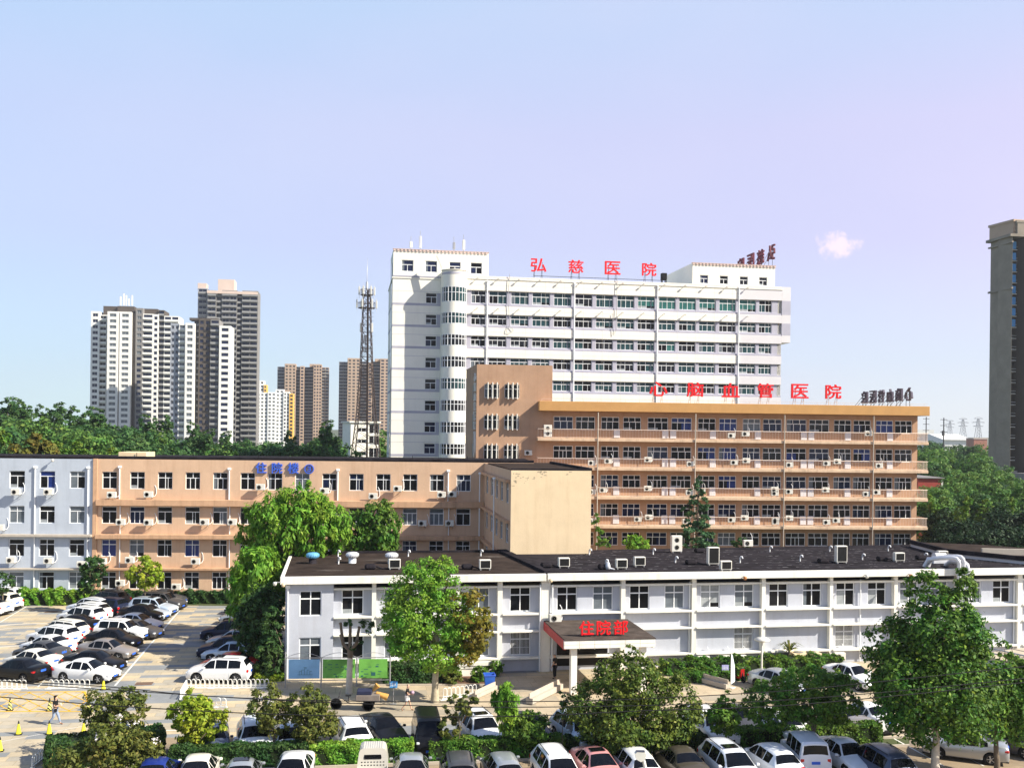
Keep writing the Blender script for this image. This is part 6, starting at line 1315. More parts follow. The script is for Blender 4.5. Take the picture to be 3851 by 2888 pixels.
# cargo tricycle
p = ground(1340, 2668); ct = thing('cargo_tricycle', 'dark cargo tricycle with a boxy load standing on the forecourt', 'tricycle', p, 0.05); b = MB()
for x, y in ((-1.25, 0), (0.75, .42), (0.75, -.42)):
    b.lathe([(.30, -.02), (.36, -.025), (.36, .025), (.30, .02)], 20, (x, y, .36), 'y')
    for k in range(6): a = k * math.pi / 3; b.bar((x, y, .36), (x + .31 * math.cos(a), y, .36 + .31 * math.sin(a)), .012)
obj('wheels', b, M['tyre'], ct); b = MB(); b.tube([(-1.25, 0, .36), (-1.05, 0, .9), (-1.0, 0, 1.15)], .025, 6); b.tube([(-1.05, 0, .85), (-.45, 0, .4), (.75, 0, .4)], .03, 6); b.tube([(-.45, 0, .4), (-.5, 0, .85)], .025, 6); b.tube([(-1.0, -.3, 1.12), (-1.0, .3, 1.12)], .02, 6); obj('frame', b, M['dark_steel'], ct)
b = MB(); b.bbox(-.68, -.32, -.1, .1, .85, .93, .03); obj('saddle', b, M['trim'], ct)
b = MB(); b.bbox(0.0, 1.45, -.48, .48, .62, 1.0, .02); obj('load_box', b, M['grey_cart'], ct) if M.update(grey_cart=mat('grey brown boards', (.20, .17, .15), .8, .2, 2)) is None else None
b = MB(); b.bbox(.05, .95, -.4, .4, 1.0, 1.25, .03); obj('load', b, M['navy_tarp'], ct) if M.update(navy_tarp=mat('dark blue tarpaulin', (.02, .025, .06), .8, .2, 2)) is None else None
b = MB(); b.tube([(1.2, 0, 1.05), (1.9, .05, .75)], [.10, .22], 8); b.tube([(1.0, .1, 1.15), (1.3, .1, 1.5)], [.08, .2], 7); o = obj('straw_brooms', b, mat('straw', (.55, .30, .08), .9, .25, 4), None, (p.x, p.y, 0), .05); tag(o, 'orange straw brooms stuck in the cargo tricycle', 'broom')

# ================================================================ people
M['skin'] = mat('skin', (.55, .34, .24), .6, .05, 3); M['hair'] = mat('black hair', (.012, .010, .009), .5, .2, 6)
def skin_obj(name, parts, m, parent, sub=2):
    """parts: list of chains [(point, radius), ...]; the first point of later chains may be an earlier point (joined)"""
    bm = bmesh.new(); lay = bm.verts.layers.skin.verify(); seen = {}
    for ch in parts:
        pv = None
        for (p_, r_) in ch:
            k = tuple(round(q, 4) for q in p_)
            if k not in seen:
                v = bm.verts.new(p_); rr = r_ if hasattr(r_, '__len__') else (r_, r_); v[lay].radius = rr; seen[k] = v; v[lay].use_root = len(seen) == 1
            v = seen[k]
            if pv is not None and pv is not v and bm.edges.get((pv, v)) is None: bm.edges.new((pv, v))
            pv = v
    me = bpy.data.meshes.new(name); bm.to_mesh(me); bm.free(); me.materials.append(m); o = link(name, me, parent)
    sk = o.modifiers.new('skin', 'SKIN'); sk.use_smooth_shade = True
    if sub: s_ = o.modifiers.new('smooth', 'SUBSURF'); s_.levels = sub; s_.render_levels = sub
    return o
def hand_chains(wr, d, side):
    """palm and five fingers from the wrist, pointing along d"""
    wr, d = Vector(wr), Vector(d).normalized(); up = Vector((0, 0, 1)); s_ = d.cross(up).normalized() * side; up = s_.cross(d) * side
    pl = wr + d * .05; out = [[(tuple(wr), .022), (tuple(pl), (.030, .018))]]
    for k, (o_, ln_) in enumerate(((-.027, .066), (-.009, .078), (.009, .074), (.027, .058))):
        b0 = pl + d * .04 + s_ * o_; b1 = b0 + d * ln_ * .5 - up * .008; b2 = b1 + d * ln_ * .4 - up * .025; out.append([(tuple(pl), (.030, .018)), (tuple(b0), .0095), (tuple(b1), .0085), (tuple(b2), .007)])
    t0 = wr + d * .03 - s_ * .03; out.append([(tuple(pl), (.030, .018)), (tuple(t0), .011), (tuple(t0 + d * .045 - s_ * .018), .0085)]); return out
def person(label, loc, rz, J, top, legs_m, shoe, scale=1.0, hair='short', shorts=False, sleeves=True):
    root = thing('person', label, 'person', loc, rz); root.scale = (scale,) * 3
    pel, che, nek, hd = J['pelvis'], J['chest'], J['neck'], J['head']; htop = (hd[0] + .01, 0, hd[2] + .11); chin = (hd[0] + .045, 0, hd[2] - .055)
    ch = [[(pel, .10), (che, .105), (nek, .052), (hd, (.078, .092)), (htop, (.062, .07))], [(hd, (.078, .092)), ((hd[0] + .09, 0, hd[2] - .015), .014)], [(hd, (.078, .092)), (chin, .035)]]
    for sg, nm in ((1, 'l'), (-1, 'r')):
        sh, el, wr = J['sh' + nm], J['el' + nm], J['wr' + nm]; d = Vector(wr) - Vector(el)
        ch.append([(che, .105), (sh, .05), (el, .040), (wr, .027)]); ch += hand_chains(wr, d, sg)
        hp, kn, an, to = J['hp' + nm], J['kn' + nm], J['an' + nm], J['to' + nm]; ch.append([(pel, .10), (hp, .08), (kn, .056), (an, .036), (to, .030)])
        ch.append([(hd, (.078, .092)), ((hd[0] - .01, sg * .085, hd[2] - .005), .013)])
    skin_obj('body', ch, M['skin'], root, 2)
    t = [[((pel[0], 0, pel[2] + .02), .15), (che, .155), ((nek[0], 0, nek[2] - .04), .085)]]
    if sleeves:
        for nm in 'lr': sh, el = Vector(J['sh' + nm]), Vector(J['el' + nm]); t.append([(che, .155), (tuple(sh), .078), (tuple(sh.lerp(el, .62)), .068)])
    skin_obj('shirt', t, top, root, 2)
    t = []
    for nm in 'lr':
        hp, kn, an = Vector(J['hp' + nm]), Vector(J['kn' + nm]), Vector(J['an' + nm]); t.append([(pel, .135), (tuple(hp), .105), (tuple(hp.lerp(kn, .7) if shorts else kn), .075 if not shorts else .095)] + ([] if shorts else [(tuple(kn.lerp(an, .9)), .05)]))
    skin_obj('shorts' if shorts else 'trousers', t, legs_m, root, 2)
    for nm in 'lr': an, to = Vector(J['an' + nm]), Vector(J['to' + nm]); skin_obj('shoe', [[(tuple(an.lerp(to, -.15)), .042), (tuple(to), .038)]], shoe, root, 1)
    h = [[((hd[0] - .022, 0, hd[2] + .045), (.092, .095)), ((hd[0] - .03, 0, hd[2] + .10), (.07, .07))]]
    if hair == 'long': h.append([((hd[0] - .022, 0, hd[2] + .045), (.092, .095)), ((hd[0] - .075, 0, hd[2] - .08), (.07, .05)), ((hd[0] - .085, 0, hd[2] - .24), (.055, .035))])
    skin_obj('hair', h, M['hair'], root, 2)
    for sg in (1, -1): b = MB(); b.lathe([(.002, -.012), (.011, -.005), (.013, 0), (.011, .005), (.002, .012)], 8, (hd[0] + .078, sg * .033, hd[2] + .012)); obj('eye', b, M['hair'], root)
    b = MB(); b.bbox(hd[0] + .072, hd[0] + .086, -.022, .022, hd[2] - .052, hd[2] - .042, .003); obj('mouth', b, M['lips'], root)
    return root
M['lips'] = mat('lips', (.38, .12, .10), .5, .05, 4)
M['cloth_black'] = mat('black cotton', (.010, .010, .012), .9, .2, 5); M['denim'] = mat('pale blue jeans', (.24, .30, .42), .9, .12, 6); M['cloth_white'] = mat('white cotton', (.72, .71, .72), .9, .06, 4); M['sandal'] = mat('brown leather', (.22, .11, .06), .7, .1, 5)
WALK = dict(pelvis=(0, 0, .93), chest=(.03, 0, 1.22), neck=(.035, 0, 1.42), head=(.06, 0, 1.53), shl=(.02, .17, 1.35), ell=(.04, .21, 1.09), wrl=(.27, .09, 1.13), shr=(.02, -.17, 1.35), elr=(.06, -.21, 1.09), wrr=(.28, -.07, 1.15),
            hpl=(0, .09, .87), knl=(.16, .09, .50), anl=(.27, .09, .09), tol=(.42, .09, .04), hpr=(0, -.09, .87), knr=(-.04, -.09, .47), anr=(-.32, -.09, .13), tor=(-.22, -.09, .04))
pw = ground(206, 2725)
person('woman in black T-shirt and pale jeans walking over the pavers looking at her phone', pw, 0.02, WALK, M['cloth_black'], M['denim'], M['sandal'], 1.02, 'long')
b = MB(); b.bbox(-.005, .005, -.037, .037, -.075, .075, .004); o = obj('phone', b, M['plastic'], None, pw + Vector((.37, 0, 1.2))); o.rotation_euler = (0, -.6, 0); tag(o, 'white phone held by the woman in pale jeans', 'phone')
b = MB(); b.sweep([(-.1, .0), (.1, .0), (.12, .16), (-.12, .16)], 'x', -.05, .05); b.tube([(0, -.1, .16), (0, -.02, .62)], .008, 4); o = obj('shoulder_bag', b, M['cloth_black'], None, pw + Vector((.12, -.17, .82))); tag(o, 'small black shoulder bag on the woman in pale jeans', 'bag')
W2 = dict(WALK); W2.update(wrl=(.30, .04, 1.10), wrr=(.27, -.02, 1.02))
pm = ground(1530, 2672)
person('woman in black top and white shorts walking past the plane tree with a bundle', pm, 0.0, W2, M['cloth_black'], M['cloth_white'], M['sandal'], 1.0, 'short', True)
b = MB(); b.lathe([(.02, -.17), (.10, -.12), (.13, 0), (.10, .13), (.02, .18)], 10, (0, 0, 0), 'y'); o = obj('bundle', b, mat('mauve cloth', (.36, .25, .32), .9, .2, 4), None, pm + Vector((.33, 0, 1.14))); tag(o, 'mauve bundle carried by the woman in white shorts', 'bundle')
STAND = dict(WALK); STAND.update(hpl=(0, .09, .87), knl=(.03, .1, .48), anl=(0, .1, .08), tol=(.14, .11, .04), knr=(.03, -.1, .48), anr=(0, -.1, .08), tor=(.14, -.11, .04), ell=(-.02, .24, 1.09), wrl=(.10, .24, .88), elr=(.0, -.24, 1.09), wrr=(.2, -.14, 1.06))
p = ground(2087, 2552); person('man in dark clothes standing in the shade under the canopy', p, 2.6, STAND, M['cloth_black'], M['cloth_black'], M['cloth_black'], 1.05)
# ================================================================ signs
def sign(name, label, f, chars, hgt, m, v, zbase, stand, xs, frame='dark_steel', bold=0.022, wide=1.18, depth=0.22, lean=0.9):
    """free-standing letters on little trestles; xs = centre u of each letter"""
    root = thing(name, label, 'sign', f.world(xs[0], v, zbase), f.ang)
    for ch, u in zip(chars, xs):
        o = link('letter', letter(ch, hgt, depth, M[m], bold, wide), root, (u - xs[0], 0, stand))
        b = MB()
        for s_ in (-.3, .3):
            x = u - xs[0] + s_ * hgt; b.bar((x, .12, -.02), (x, .12, stand + hgt * .75), .05); b.bar((x - .05, lean, 0), (x, .14, stand + hgt * .45), .04); b.bar((x, .14, stand * .5), (x - .03, lean * .55, stand * .5), .03)
        obj('stand', b, M[frame], root)
    return root
xs = [ft.u(x, 1000) for x in (2028, 2169, 2308, 2446)]
sign('roof_sign', 'four large red characters on trestles along the white tower roof edge', ft, '弘慈医院', 1.95, 'red', .6, ZR, 1.05, xs)
b = MB(); 
xs2 = [fh.u(x, 1470, -1.2) for x in (2476, 2614, 2748, 2878, 3008, 3134)]
sign('roof_sign', 'six large red characters on the balcony hospital roof', fh, '心脑血管医院', 1.62, 'red', -1.2, 20.72, .75, xs2, 'rail', 0.024)
# the same names facing right, seen from behind
def side_sign(label, f, u, v0, dv, chars, hgt, z, stand, m='sign_back'):
    fs2 = Facade(f.world(u, v0, 0).xy, f.world(u, v0 + 20, 0).xy); root = thing('side_sign', label, 'sign', f.world(u, v0, z), fs2.ang)
    for i, ch in enumerate(chars):
        link('letter', letter(ch, hgt, .22, M[m], .03, 1.15), root, (i * dv, 0, stand))
        b = MB()
        for s_ in (-.3, .3): x = i * dv + s_ * hgt; b.bar((x, .1, -.02), (x, .1, stand + hgt * .8), .05); b.bar((x, 1.5, 0), (x, .1, stand + hgt * .6), .045)
        obj('stand', b, M['dark_steel'], root)
M['sign_back'] = mat('grey violet sign back', (.10, .085, .12), .6, .15, 2)
M['sign_back2'] = mat('dark red sign edge', (.16, .03, .045), .6, .15, 2)
side_sign('dark sign letters at the right end of the white tower, seen from behind', ft, ft.u(2910, 980), 1.0, 4.1, '弘慈医院', 2.3, 43.5, 1.0, 'sign_back2')
side_sign('dark sign letters at the right end of the balcony hospital roof, seen from behind', fh, fh.u(3440, 1480), 1.5, 2.5, '心脑血管医院', 1.55, 20.72, .75)
# red letters over the entrance
u_c, v_c = loc2(fl, 2180, 2398, 3.6); root = thing('entrance_sign', 'three red characters standing on the entrance canopy roof', 'sign', fl.world(u_c, v_c, 3.52), fl.ang)
for k, ch in enumerate('住院部'):
    link('letter', letter(ch, .92, .16, M['red'], .024, 1.06), root, (.45 + k * 1.18, 0, .26)); b = MB()
    for s_ in (-.25, .25): x = .45 + k * 1.18 + s_; b.bar((x, .1, 0), (x, .1, .9), .035); b.bar((x, .65, 0), (x, .1, .6), .03)
    obj('stand', b, M['dark_steel'], root)
# blue letters on the orange ward block
z0 = fo.z(1070, 1780); root = thing('wall_sign', 'blue characters with a circled three on the orange ward block', 'sign', fo.world(fo.u(983, 1760), -.12, z0), fo.ang)
for k, ch in enumerate('住院楼③'): link('letter', letter(ch, 1.05 if k < 3 else .92, .16, M['blue'], .022, 1.0), root, (fo.u((983, 1043, 1104, 1163)[k], 1760) - fo.u(983, 1760), 0, 0))
# vertical lettering and ring on the flank of the stair tower
root = thing('wall_sign', 'vertical pale characters above an oval emblem on the stair tower flank', 'sign', fst.world(9.5, -.1, 14), fst.ang)
for k, ch in enumerate('院医管血脑心'): link('letter', letter(ch, .95, .2, M['plastic'], .03, 1.05), root, (0, 0, 3.4 + k * 1.1))
b = MB(); vs_ = []
for k in range(28):
    a = 2 * math.pi * k / 28
    for r_, y in ((1.0, -.1), (1.0, .1), (.82, .1), (.82, -.1)): vs_.append((r_ * .62 * math.cos(a), y, 1.7 + r_ * 1.5 * math.sin(a)))
b.add(vs_, [tuple((4 * k + j, 4 * k + (j + 1) % 4, 4 * ((k + 1) % 28) + (j + 1) % 4, 4 * ((k + 1) % 28) + j)) for k in range(28) for j in range(4)]); obj('emblem_ring', b, M['plastic'], root)

# ================================================================ air conditioners
M['fan'] = mat('dark fan grille', (.24, .23, .21), .6, .2, 4)
def ac_proto(kind):
    root = thing('air_conditioner', '', 'air conditioner', (0, 0, -80)); wd, hg, dp = {'wall': (.86, .58, .34), 'coil': (.86, .66, .40), 'tall_coil': (.92, 1.30, .42), 'tall_fan': (.92, 1.36, .40)}[kind]
    b = MB(); b.bbox(-wd / 2, wd / 2, -dp, 0, 0, hg, .025); obj('casing', b, M['plastic'], root)
    b = MB()
    if 'coil' in kind: b.box(-wd / 2 + .10, wd / 2 - .06, -dp - .012, -dp - .002, .07, hg - .07)
    else:
        for z in ((hg / 2,) if kind == 'wall' else (hg * .27, hg * .73)):
            x = -.1 if kind == 'wall' else 0
            b.lathe([(.155, 0), (.215, 0), (.215, .014), (.155, .014)], 18, (x, -dp - .014, z), 'y'); b.lathe([(.01, 0), (.07, 0), (.07, .014), (.01, .014)], 10, (x, -dp - .014, z), 'y')
            for r_ in (.10, .13): b.lathe([(r_ - .008, 0), (r_ + .008, 0), (r_ + .008, .012), (r_ - .008, .012)], 16, (x, -dp - .012, z), 'y')
    obj('fan_grille', b, M['black' if 'coil' in kind else 'fan'], root); b = MB()
    if kind == 'wall':
        for x in (-.32, .32): b.bar((x, -.36, -.02), (x, .36, -.02), .035); b.bar((x, .3, -.3), (x, -.3, -.03), .03)
    else:
        for x in (-wd / 2 + .1, wd / 2 - .1): b.box(x - .04, x + .04, -dp - .03, .03, -.10, -.002)
    obj('bracket', b, M['steel'], root)
    if kind == 'wall': b = MB(); b.tube([(wd / 2 - .02, -.05, .12), (wd / 2 + .12, .1, .1), (wd / 2 + .2, .3, .35), (wd / 2 + .16, .33, .9), (wd / 2 + .02, .35, 1.15)], .03, 5); obj('pipe', b, M['pvc'], root)
    return root
AC = {k: ac_proto(k) for k in ('wall', 'coil', 'tall_coil', 'tall_fan')}; _acu = set()
def ac(kind, p, rz, label, group):
    if kind in _acu: return dup(AC[kind], p, rz, label, group)
    _acu.add(kind); r = AC[kind]; r.location = p; r.rotation_euler = (0, 0, rz); r['label'] = label; r['group'] = group; return r
FL = {0: 'fourth', 1: 'third', 2: 'second', 3: 'ground'}
c1x, c1y = (lambda x: x / 2.212), (lambda y: 1650 + y / 2.212)
lac = [(140, 440), (410, 440), (5, 735), (100, 1005), (410, 1010), (685, 1040), (935, 465), (1240, 460), (1010, 690), (1240, 692), (1705, 690), (1935, 690), (855, 1015), (1085, 1005), (1630, 1015), (1005, 1195), (1470, 1225), (2170, 400)]
lac = [(c1x(a), c1y(c)) for a, c in lac] + [(1400 + a / 2.458, 1350 + c / 2.458) for a, c in ((8, 1265), (235, 1195), (640, 1252), (740, 1247))] + [(1588, 1966), (1690, 1966), (1220, 1845)]
bins = {}
for x, y in lac:
    gk = x < 345; f = fg if gk else fo; u, z = f.uz(x, y, -.3); k = 0 if z > 10 else 1 if z > 6.9 else 2 if z > 3.5 else 3; bins.setdefault((gk, k), []).append((u, z))
for (gk, k), lst in bins.items():
    for i, (u, z) in enumerate(sorted(lst)):
        f = fg if gk else fo
        ac('wall', f.world(u, -.36, z - .29), f.ang, f"white air conditioner, {ORD[i]} from left on {FL[k]} floor of the {'grey' if gk else 'orange'} ward block", 'air conditioners on the ward blocks')
c4x, c5x = (lambda x: 2200 + x / 2.765), (lambda x: 2900 + x / 2.326)
hac = [[c4x(1520), c4x(1665), c5x(848)], [c4x(q) for q in (70, 240, 655, 1095, 1550, 1675)] + [c5x(q) for q in (160, 485, 578, 945)], [c4x(q) for q in (75, 190, 655, 1090, 1210, 1975)] + [c5x(q) for q in (35, 160, 480, 835, 925)], [c4x(q) for q in (70, 555, 670, 1060, 1530, 1665, 1990)] + [c5x(q) for q in (45, 165, 490, 575)]]
for k, lst in enumerate(hac):
    for i, x in enumerate(sorted(lst)):
        u = fh.u(x, 1700, -1.2); ac('wall', fh.world(u, -1.0, SL[k] + (.22 + .22 * ((i * 7 + k * 3) % 3))), fh.ang, f"white air conditioner, {ORD[i]} from left on {['top', 'second highest', 'third highest', 'lowest'][k]} balcony of the orange hospital", 'air conditioners on the hospital balconies')
ac('tall_fan', fh.world(fh.u(2060, 1640, -1), -.7, SL[0] + .12), fh.ang, 'tall two-fan air conditioner at the left end of the top balcony', 'air conditioners on the hospital balconies')
ac('wall', fh.world(fh.u(1986, 1700), -.02, fh.z(1986, 1712)), fh.ang, 'dark shaded air conditioner on the stair tower wall under the top balcony', 'air conditioners on the stair tower')
# on the black roof of the white block
def roof_at(px, py): return loc2(fl, px, py, ZT)
rac = [('coil', 1484, 2140, 'white framed air conditioner beside the last roof vent, left roof'), ('coil', 1825, 2142, 'white framed air conditioner behind the plane tree top'), ('coil', 2122, 2134, 'white framed air conditioner on the black roof right of the roof joint'), ('coil', 2339, 2139, 'left of two white framed air conditioners standing together on the black roof'), ('coil', 2407, 2130, 'right of two white framed air conditioners standing together on the black roof'),
       ('tall_fan', 2546, 2077, 'tall white two-fan air conditioner near the back of the black roof'), ('tall_coil', 2684, 2124, 'tall white air conditioner with dark face above the third bay from the canopy'), ('coil', 2732, 2146, 'low air conditioner at the front eave of the black roof'), ('wall', 2816, 2058, 'small single-fan air conditioner at the back edge of the black roof'),
       ('tall_coil', 3166, 2117, 'tall white air conditioner with dark face at the right of the black roof'), ('coil', 3385, 2112, 'white framed air conditioner left of the big white ducts'), ('coil', 3548, 2105, 'air conditioner partly hidden behind the big white ducts'), ('wall', 2090, 2338, 'small air conditioner on the canopy roof by the white pillar')]
for k, x, y, lb_ in rac:
    if x == 2090: u, v = loc2(fl, x, 2345, 3.55); z = 3.63
    else: u, v = roof_at(x, y); z = ZT + .07
    ac(k, fl.world(u, v + .4, z), fl.ang, lb_, 'air conditioners on the white block')
for lb_, x, y in (('flat white air conditioner in the hedge left of the mushroom lamp', 2645, 2478), ('flat white air conditioner under the white block nearest the mushroom lamp', 2722, 2472), ('flat white air conditioner behind the mushroom lamp', 2783, 2470), ('white air conditioner at the foot of the wall beside the palm-like plant', 3155, 2458)):
    u = fl.u(x, 2475, -.2); ac('wall', fl.world(u, -.1, .3), fl.ang, lb_, 'air conditioners on the white block')
# twin-fan flat condenser by the palm
p = fl.world(fl.u(3022, 2465, -.4), -.4, 0); t_ = thing('flat_condenser', 'wide beige condenser with two dark fans on top beside the palm-like plant', 'air conditioner', p, fl.ang); b = MB(); b.bbox(-1.1, 1.1, -.75, .3, 0, 1.05, .03); obj('casing', b, M['cream'], t_); b = MB()
for x in (-.5, .5): b.lathe([(.01, 1.05), (.34, 1.05), (.36, 1.09), (.30, 1.10), (.01, 1.07)], 18, (x, -.22, 0))
obj('fans', b, M['fan'], t_)
# roof vents, pipes, ducts
def vent(px, py, m, label):
    u, v = roof_at(px, py); t_ = thing('roof_vent', label, 'roof vent', fl.world(u, v, ZT - .05), 0, 'turbine vents on the left roof'); b = MB(); b.lathe([(.30, 0), (.30, .38), (.26, .42)], 16); obj('collar', b, M[m] if m != 'vent_blue' else M['tar'], t_)
    b = MB(); prof = [(.26, .40), (.44, .46), (.50, .58), (.48, .72), (.34, .82), (.05, .86)]; b.lathe(prof, 20)
    for k in range(20):
        a = k * math.pi / 10; b.add([(r_ * 1.03 * math.cos(a), r_ * 1.03 * math.sin(a), z) for r_, z in prof[1:5]] + [(r_ * .98 * math.cos(a + .1), r_ * .98 * math.sin(a + .1), z) for r_, z in reversed(prof[1:5])], [tuple(range(8))])
    obj('turbine', b, M[m], t_)
M['vent_blue'] = mat('sky blue vent paint', (.13, .36, .56), .5, .1, 3); M['vent_white'] = mat('white vent aluminium', (.62, .63, .66), .4, .1, 3, metal=.2)
vent(1176, 2116, 'vent_blue', 'sky blue turbine vent at the left end of the felt roof'); vent(1325, 2114, 'vent_white', 'white turbine vent, middle of the three on the left roof'); vent(1473, 2116, 'vent_white', 'white turbine vent partly behind the roof air conditioner')
for i, (x, y) in enumerate([(1271, 2090), (1273, 2118), (1535, 2090), (1808, 2088), (2216, 2084), (2278, 2126), (2456, 2083), (2540, 2114), (2783, 2114), (2895, 2073), (3009, 2108), (3120, 2072), (3243, 2103), (3340, 2070), (3478, 2100)]):
    u, v = roof_at(x, y); b = MB(); b.tube([(0, 0, 0), (0, 0, .42), (.05, -.06, .5), (.14, -.12, .5), (.17, -.14, .36)], .055, 8); tag(obj('roof_pipe', b, M['pvc'], None, fl.world(u, v, ZT - .05), 0), f'small white hooked pipe on the roof, {ORD[i]} from the left', 'vent pipe', 'hooked vent pipes on the white block roof')
for i, (x, y) in enumerate([(1393, 2138), (1757, 2138), (2054, 2132), (2270, 2138), (2598, 2121), (2630, 2076), (3095, 2115), (3317, 2107), (3462, 2103)]):
    u, v = roof_at(x, y); b = MB(); b.bbox(-.42, .42, -.3, .3, 0, .38, .12); b.tube([(.4, 0, .2), (.9, -.2, .06), (1.4, -.1, .05)], .06, 6); tag(obj('roof_hump', b, M['tar'], None, fl.world(u, v, ZT - .04), fl.ang), f'black felt-covered hump with cable on the roof, {ORD[i]} from the left', 'roof cover', 'black felt humps on the white block roof')
u, v = roof_at(2286, 2140); b = MB(); b.lathe([(.02, 0), (.16, .05), (.2, .25), (.12, .5), (.05, .6)], 9); b.tube([(.1, 0, .1), (.5, -.1, .04)], [.1, .04], 6); tag(obj('plastic_sheet', b, M['vent_white'], None, fl.world(u, v, ZT - .03)), 'crumpled pale plastic wrapping beside a black hump on the roof', 'wrapping')
for i, (x, y, r_) in enumerate(((3607, 2125, .15), (3624, 2122, .14), (3638, 2128, .19))):
    u, _ = fl.uz(x, 2130, -.85); b = MB(); zt = ZT + (.85, .98, .5)[i]
    b.tube([(0, -.85, 1.2), (0, -.85, zt - .4), (-.04, -.83, zt - .16), (-.14, -.72, zt - .03), (-.3, -.5, zt)] + ([(-.2, .9, zt - .1), (-.2, 1.6, ZT)] if i == 2 else [(-.9, .25, zt - .1), (-1.5, .9, zt - .3), (-1.7, 1.1, ZT - .02)]), r_, 14)
    tag(obj('vent_duct', b, M['vent_white'], None, fl.world(u, 0, 0), fl.ang), ['left of the three big white ducts bending over the eave', 'middle white duct bending over the eave', 'thickest right-hand white duct bending over the eave'][i], 'duct', 'white ducts over the eave')
u, v = roof_at(3560, 2116); b = MB(); b.bbox(-1.5, 0, -.5, .5, 0, .45, .06); b.sweep([(-.4, .45), (.4, .45), (.3, .8), (-.2, .85)], 'x', -1.1, -.2); tag(obj('fan_housing', b, M['vent_white'], None, fl.world(u, v, ZT - .03), fl.ang), 'white fan housing on the roof feeding the big ducts', 'fan unit')
# cameras and floodlights on the fascia
def cctv(p, rz, label, m='plastic'):
    t_ = thing('security_camera', label, 'camera', p, rz); b = MB(); b.bar((0, 0, 0), (0, -.35, .02), .05); obj('arm', b, M['steel'], t_); b = MB(); b.lathe([(.03, .1), (.12, .08), (.14, 0), (.10, -.14), (.02, -.18)], 12, (0, -.4, -.05)); obj('housing', b, M[m], t_)
cctv(fl.world(-.3, -.45, 6.75), -1.2, 'white security camera at the left corner of the roof fascia'); cctv(fl.world(-.05, -.47, 6.7), 0, 'rusty floodlight beside the corner security camera', 'cream')
cctv(fl.world(fl.u(2066, 2160), -.47, 6.75), 0, 'beige floodlight on the fascia at the roof joint', 'cream'); cctv(fl.world(fl.u(2788, 2155), -.47, 6.75), 0, 'orange brown floodlight on the fascia above the third pillar', 'lamp_rust') if M.update(lamp_rust=mat('rusty lamp', (.50, .20, .07), .7, .2, 4)) is None else None
cctv(fl.world(fl.u(3242, 2140), -.47, 6.75), 0, 'white camera on the fascia left of the big tree top'); cctv(fl.world(fl.u(3405, 2140), -.47, 6.75), 0, 'orange brown floodlight on the fascia by the big tree top', 'lamp_rust')
cctv(fg.world(fg.u(205, 1727), -.02, fg.z(205, 1727)), 0, 'white floodlight high on the grey ward block')
# ================================================================ tower roof gear
for i, (x, hgt, m) in enumerate(((1550, .95, 'plastic'), (1586, 1.8, 'vent_white'), (1715, 1.1, 'steel'), (1752, 1.5, 'plastic'))):
    p = ft.world(ft.u(x, 930), SB + 1.2, 44.0); t_ = thing('panel_antenna', ['small white panel antenna leftmost on the tower penthouse', 'tall tilted pale panel antenna on the tower penthouse', 'grey box antenna on the tower penthouse', 'tall pinkish white panel antenna rightmost on the penthouse'][i], 'antenna', p, ft.ang, 'antennas on the tower penthouse'); b = MB(); b.tube([(0, 0, 0), (0, 0, hgt + 1.3)], .04, 6); obj('mast', b, M['steel'], t_)
    b = MB(); b.bbox(-.2, .2, -.32, -.08, .45, .45 + hgt, .05); obj('panel', b, M[m], t_)
for lb_, x, z in (('square black box on the tower roof beside the right penthouse', 2542, 41.2), ): 
    p = ft.world(ft.u(x, 1010), 6, ZR - .3); t_ = thing('roof_tank', lb_, 'tank', p, ft.ang); b = MB(); b.bbox(-.42, .42, -.42, .42, 1.6, 2.7, .05); obj('tank', b, M['black'], t_); b = MB()
    for sx in (-.3, .3):
        for sy in (-.3, .3): b.bar((sx, sy, 0), (sx, sy, 1.6), .12)
    obj('frame', b, M['dark_steel'], t_)
p = ft.world(ft.u(1643, 960), .1, ft.z(1643, 962)); q = ft.world(ft.u(1668, 1020), -.1, ft.z(1668, 1024)); b = MB(); b.bar(p, q, .45, .3); tag(obj('rain_chute', b, M['tower_white']), 'slanting white chute running down the penthouse wall', 'rain chute')
def hang(pts, label, r_=.035, m='dark_steel'):
    b = MB(); b.tube([ft.world(ft.u(x, y), -.18, ft.z(x, y)) for x, y in pts], r_, 5); tag(obj('loose_cable', b, M[m]), label, 'cable', 'loose cables on the white tower')
hang([(1916, 1032), (1912, 1085), (1911, 1140), (1914, 1190), (1916, 1222), (1906, 1238), (1904, 1250), (1918, 1252), (1930, 1243), (1918, 1228)], 'loose looped cable hanging on the left of the white tower', .04, 'steel')
hang([(2320, 1042), (2318, 1130), (2317, 1200), (2316, 1240), (2306, 1262), (2305, 1235), (2303, 1180)], 'loose looped cable hanging in the middle of the white tower', .04, 'steel')
for r_ in range(2):
    for i in range(14):
        u = ft.u(1795 + i * 78, 1100); z = (ZR - .35, sills[0] - .75)[r_]; b = MB(); b.bar((0, 0, 0), (0, -.42, -.03), .07); b.bbox(-.13, .13, -.62, -.38, -.12, .06, .03); tag(obj('spotlight', b, M['plastic'], None, ft.world(u, -.02, z), ft.ang), f"small spotlight, {ORD[i]} from left in the {('upper', 'lower')[r_]} row on the white tower", 'spotlight', 'spotlights on the white tower')
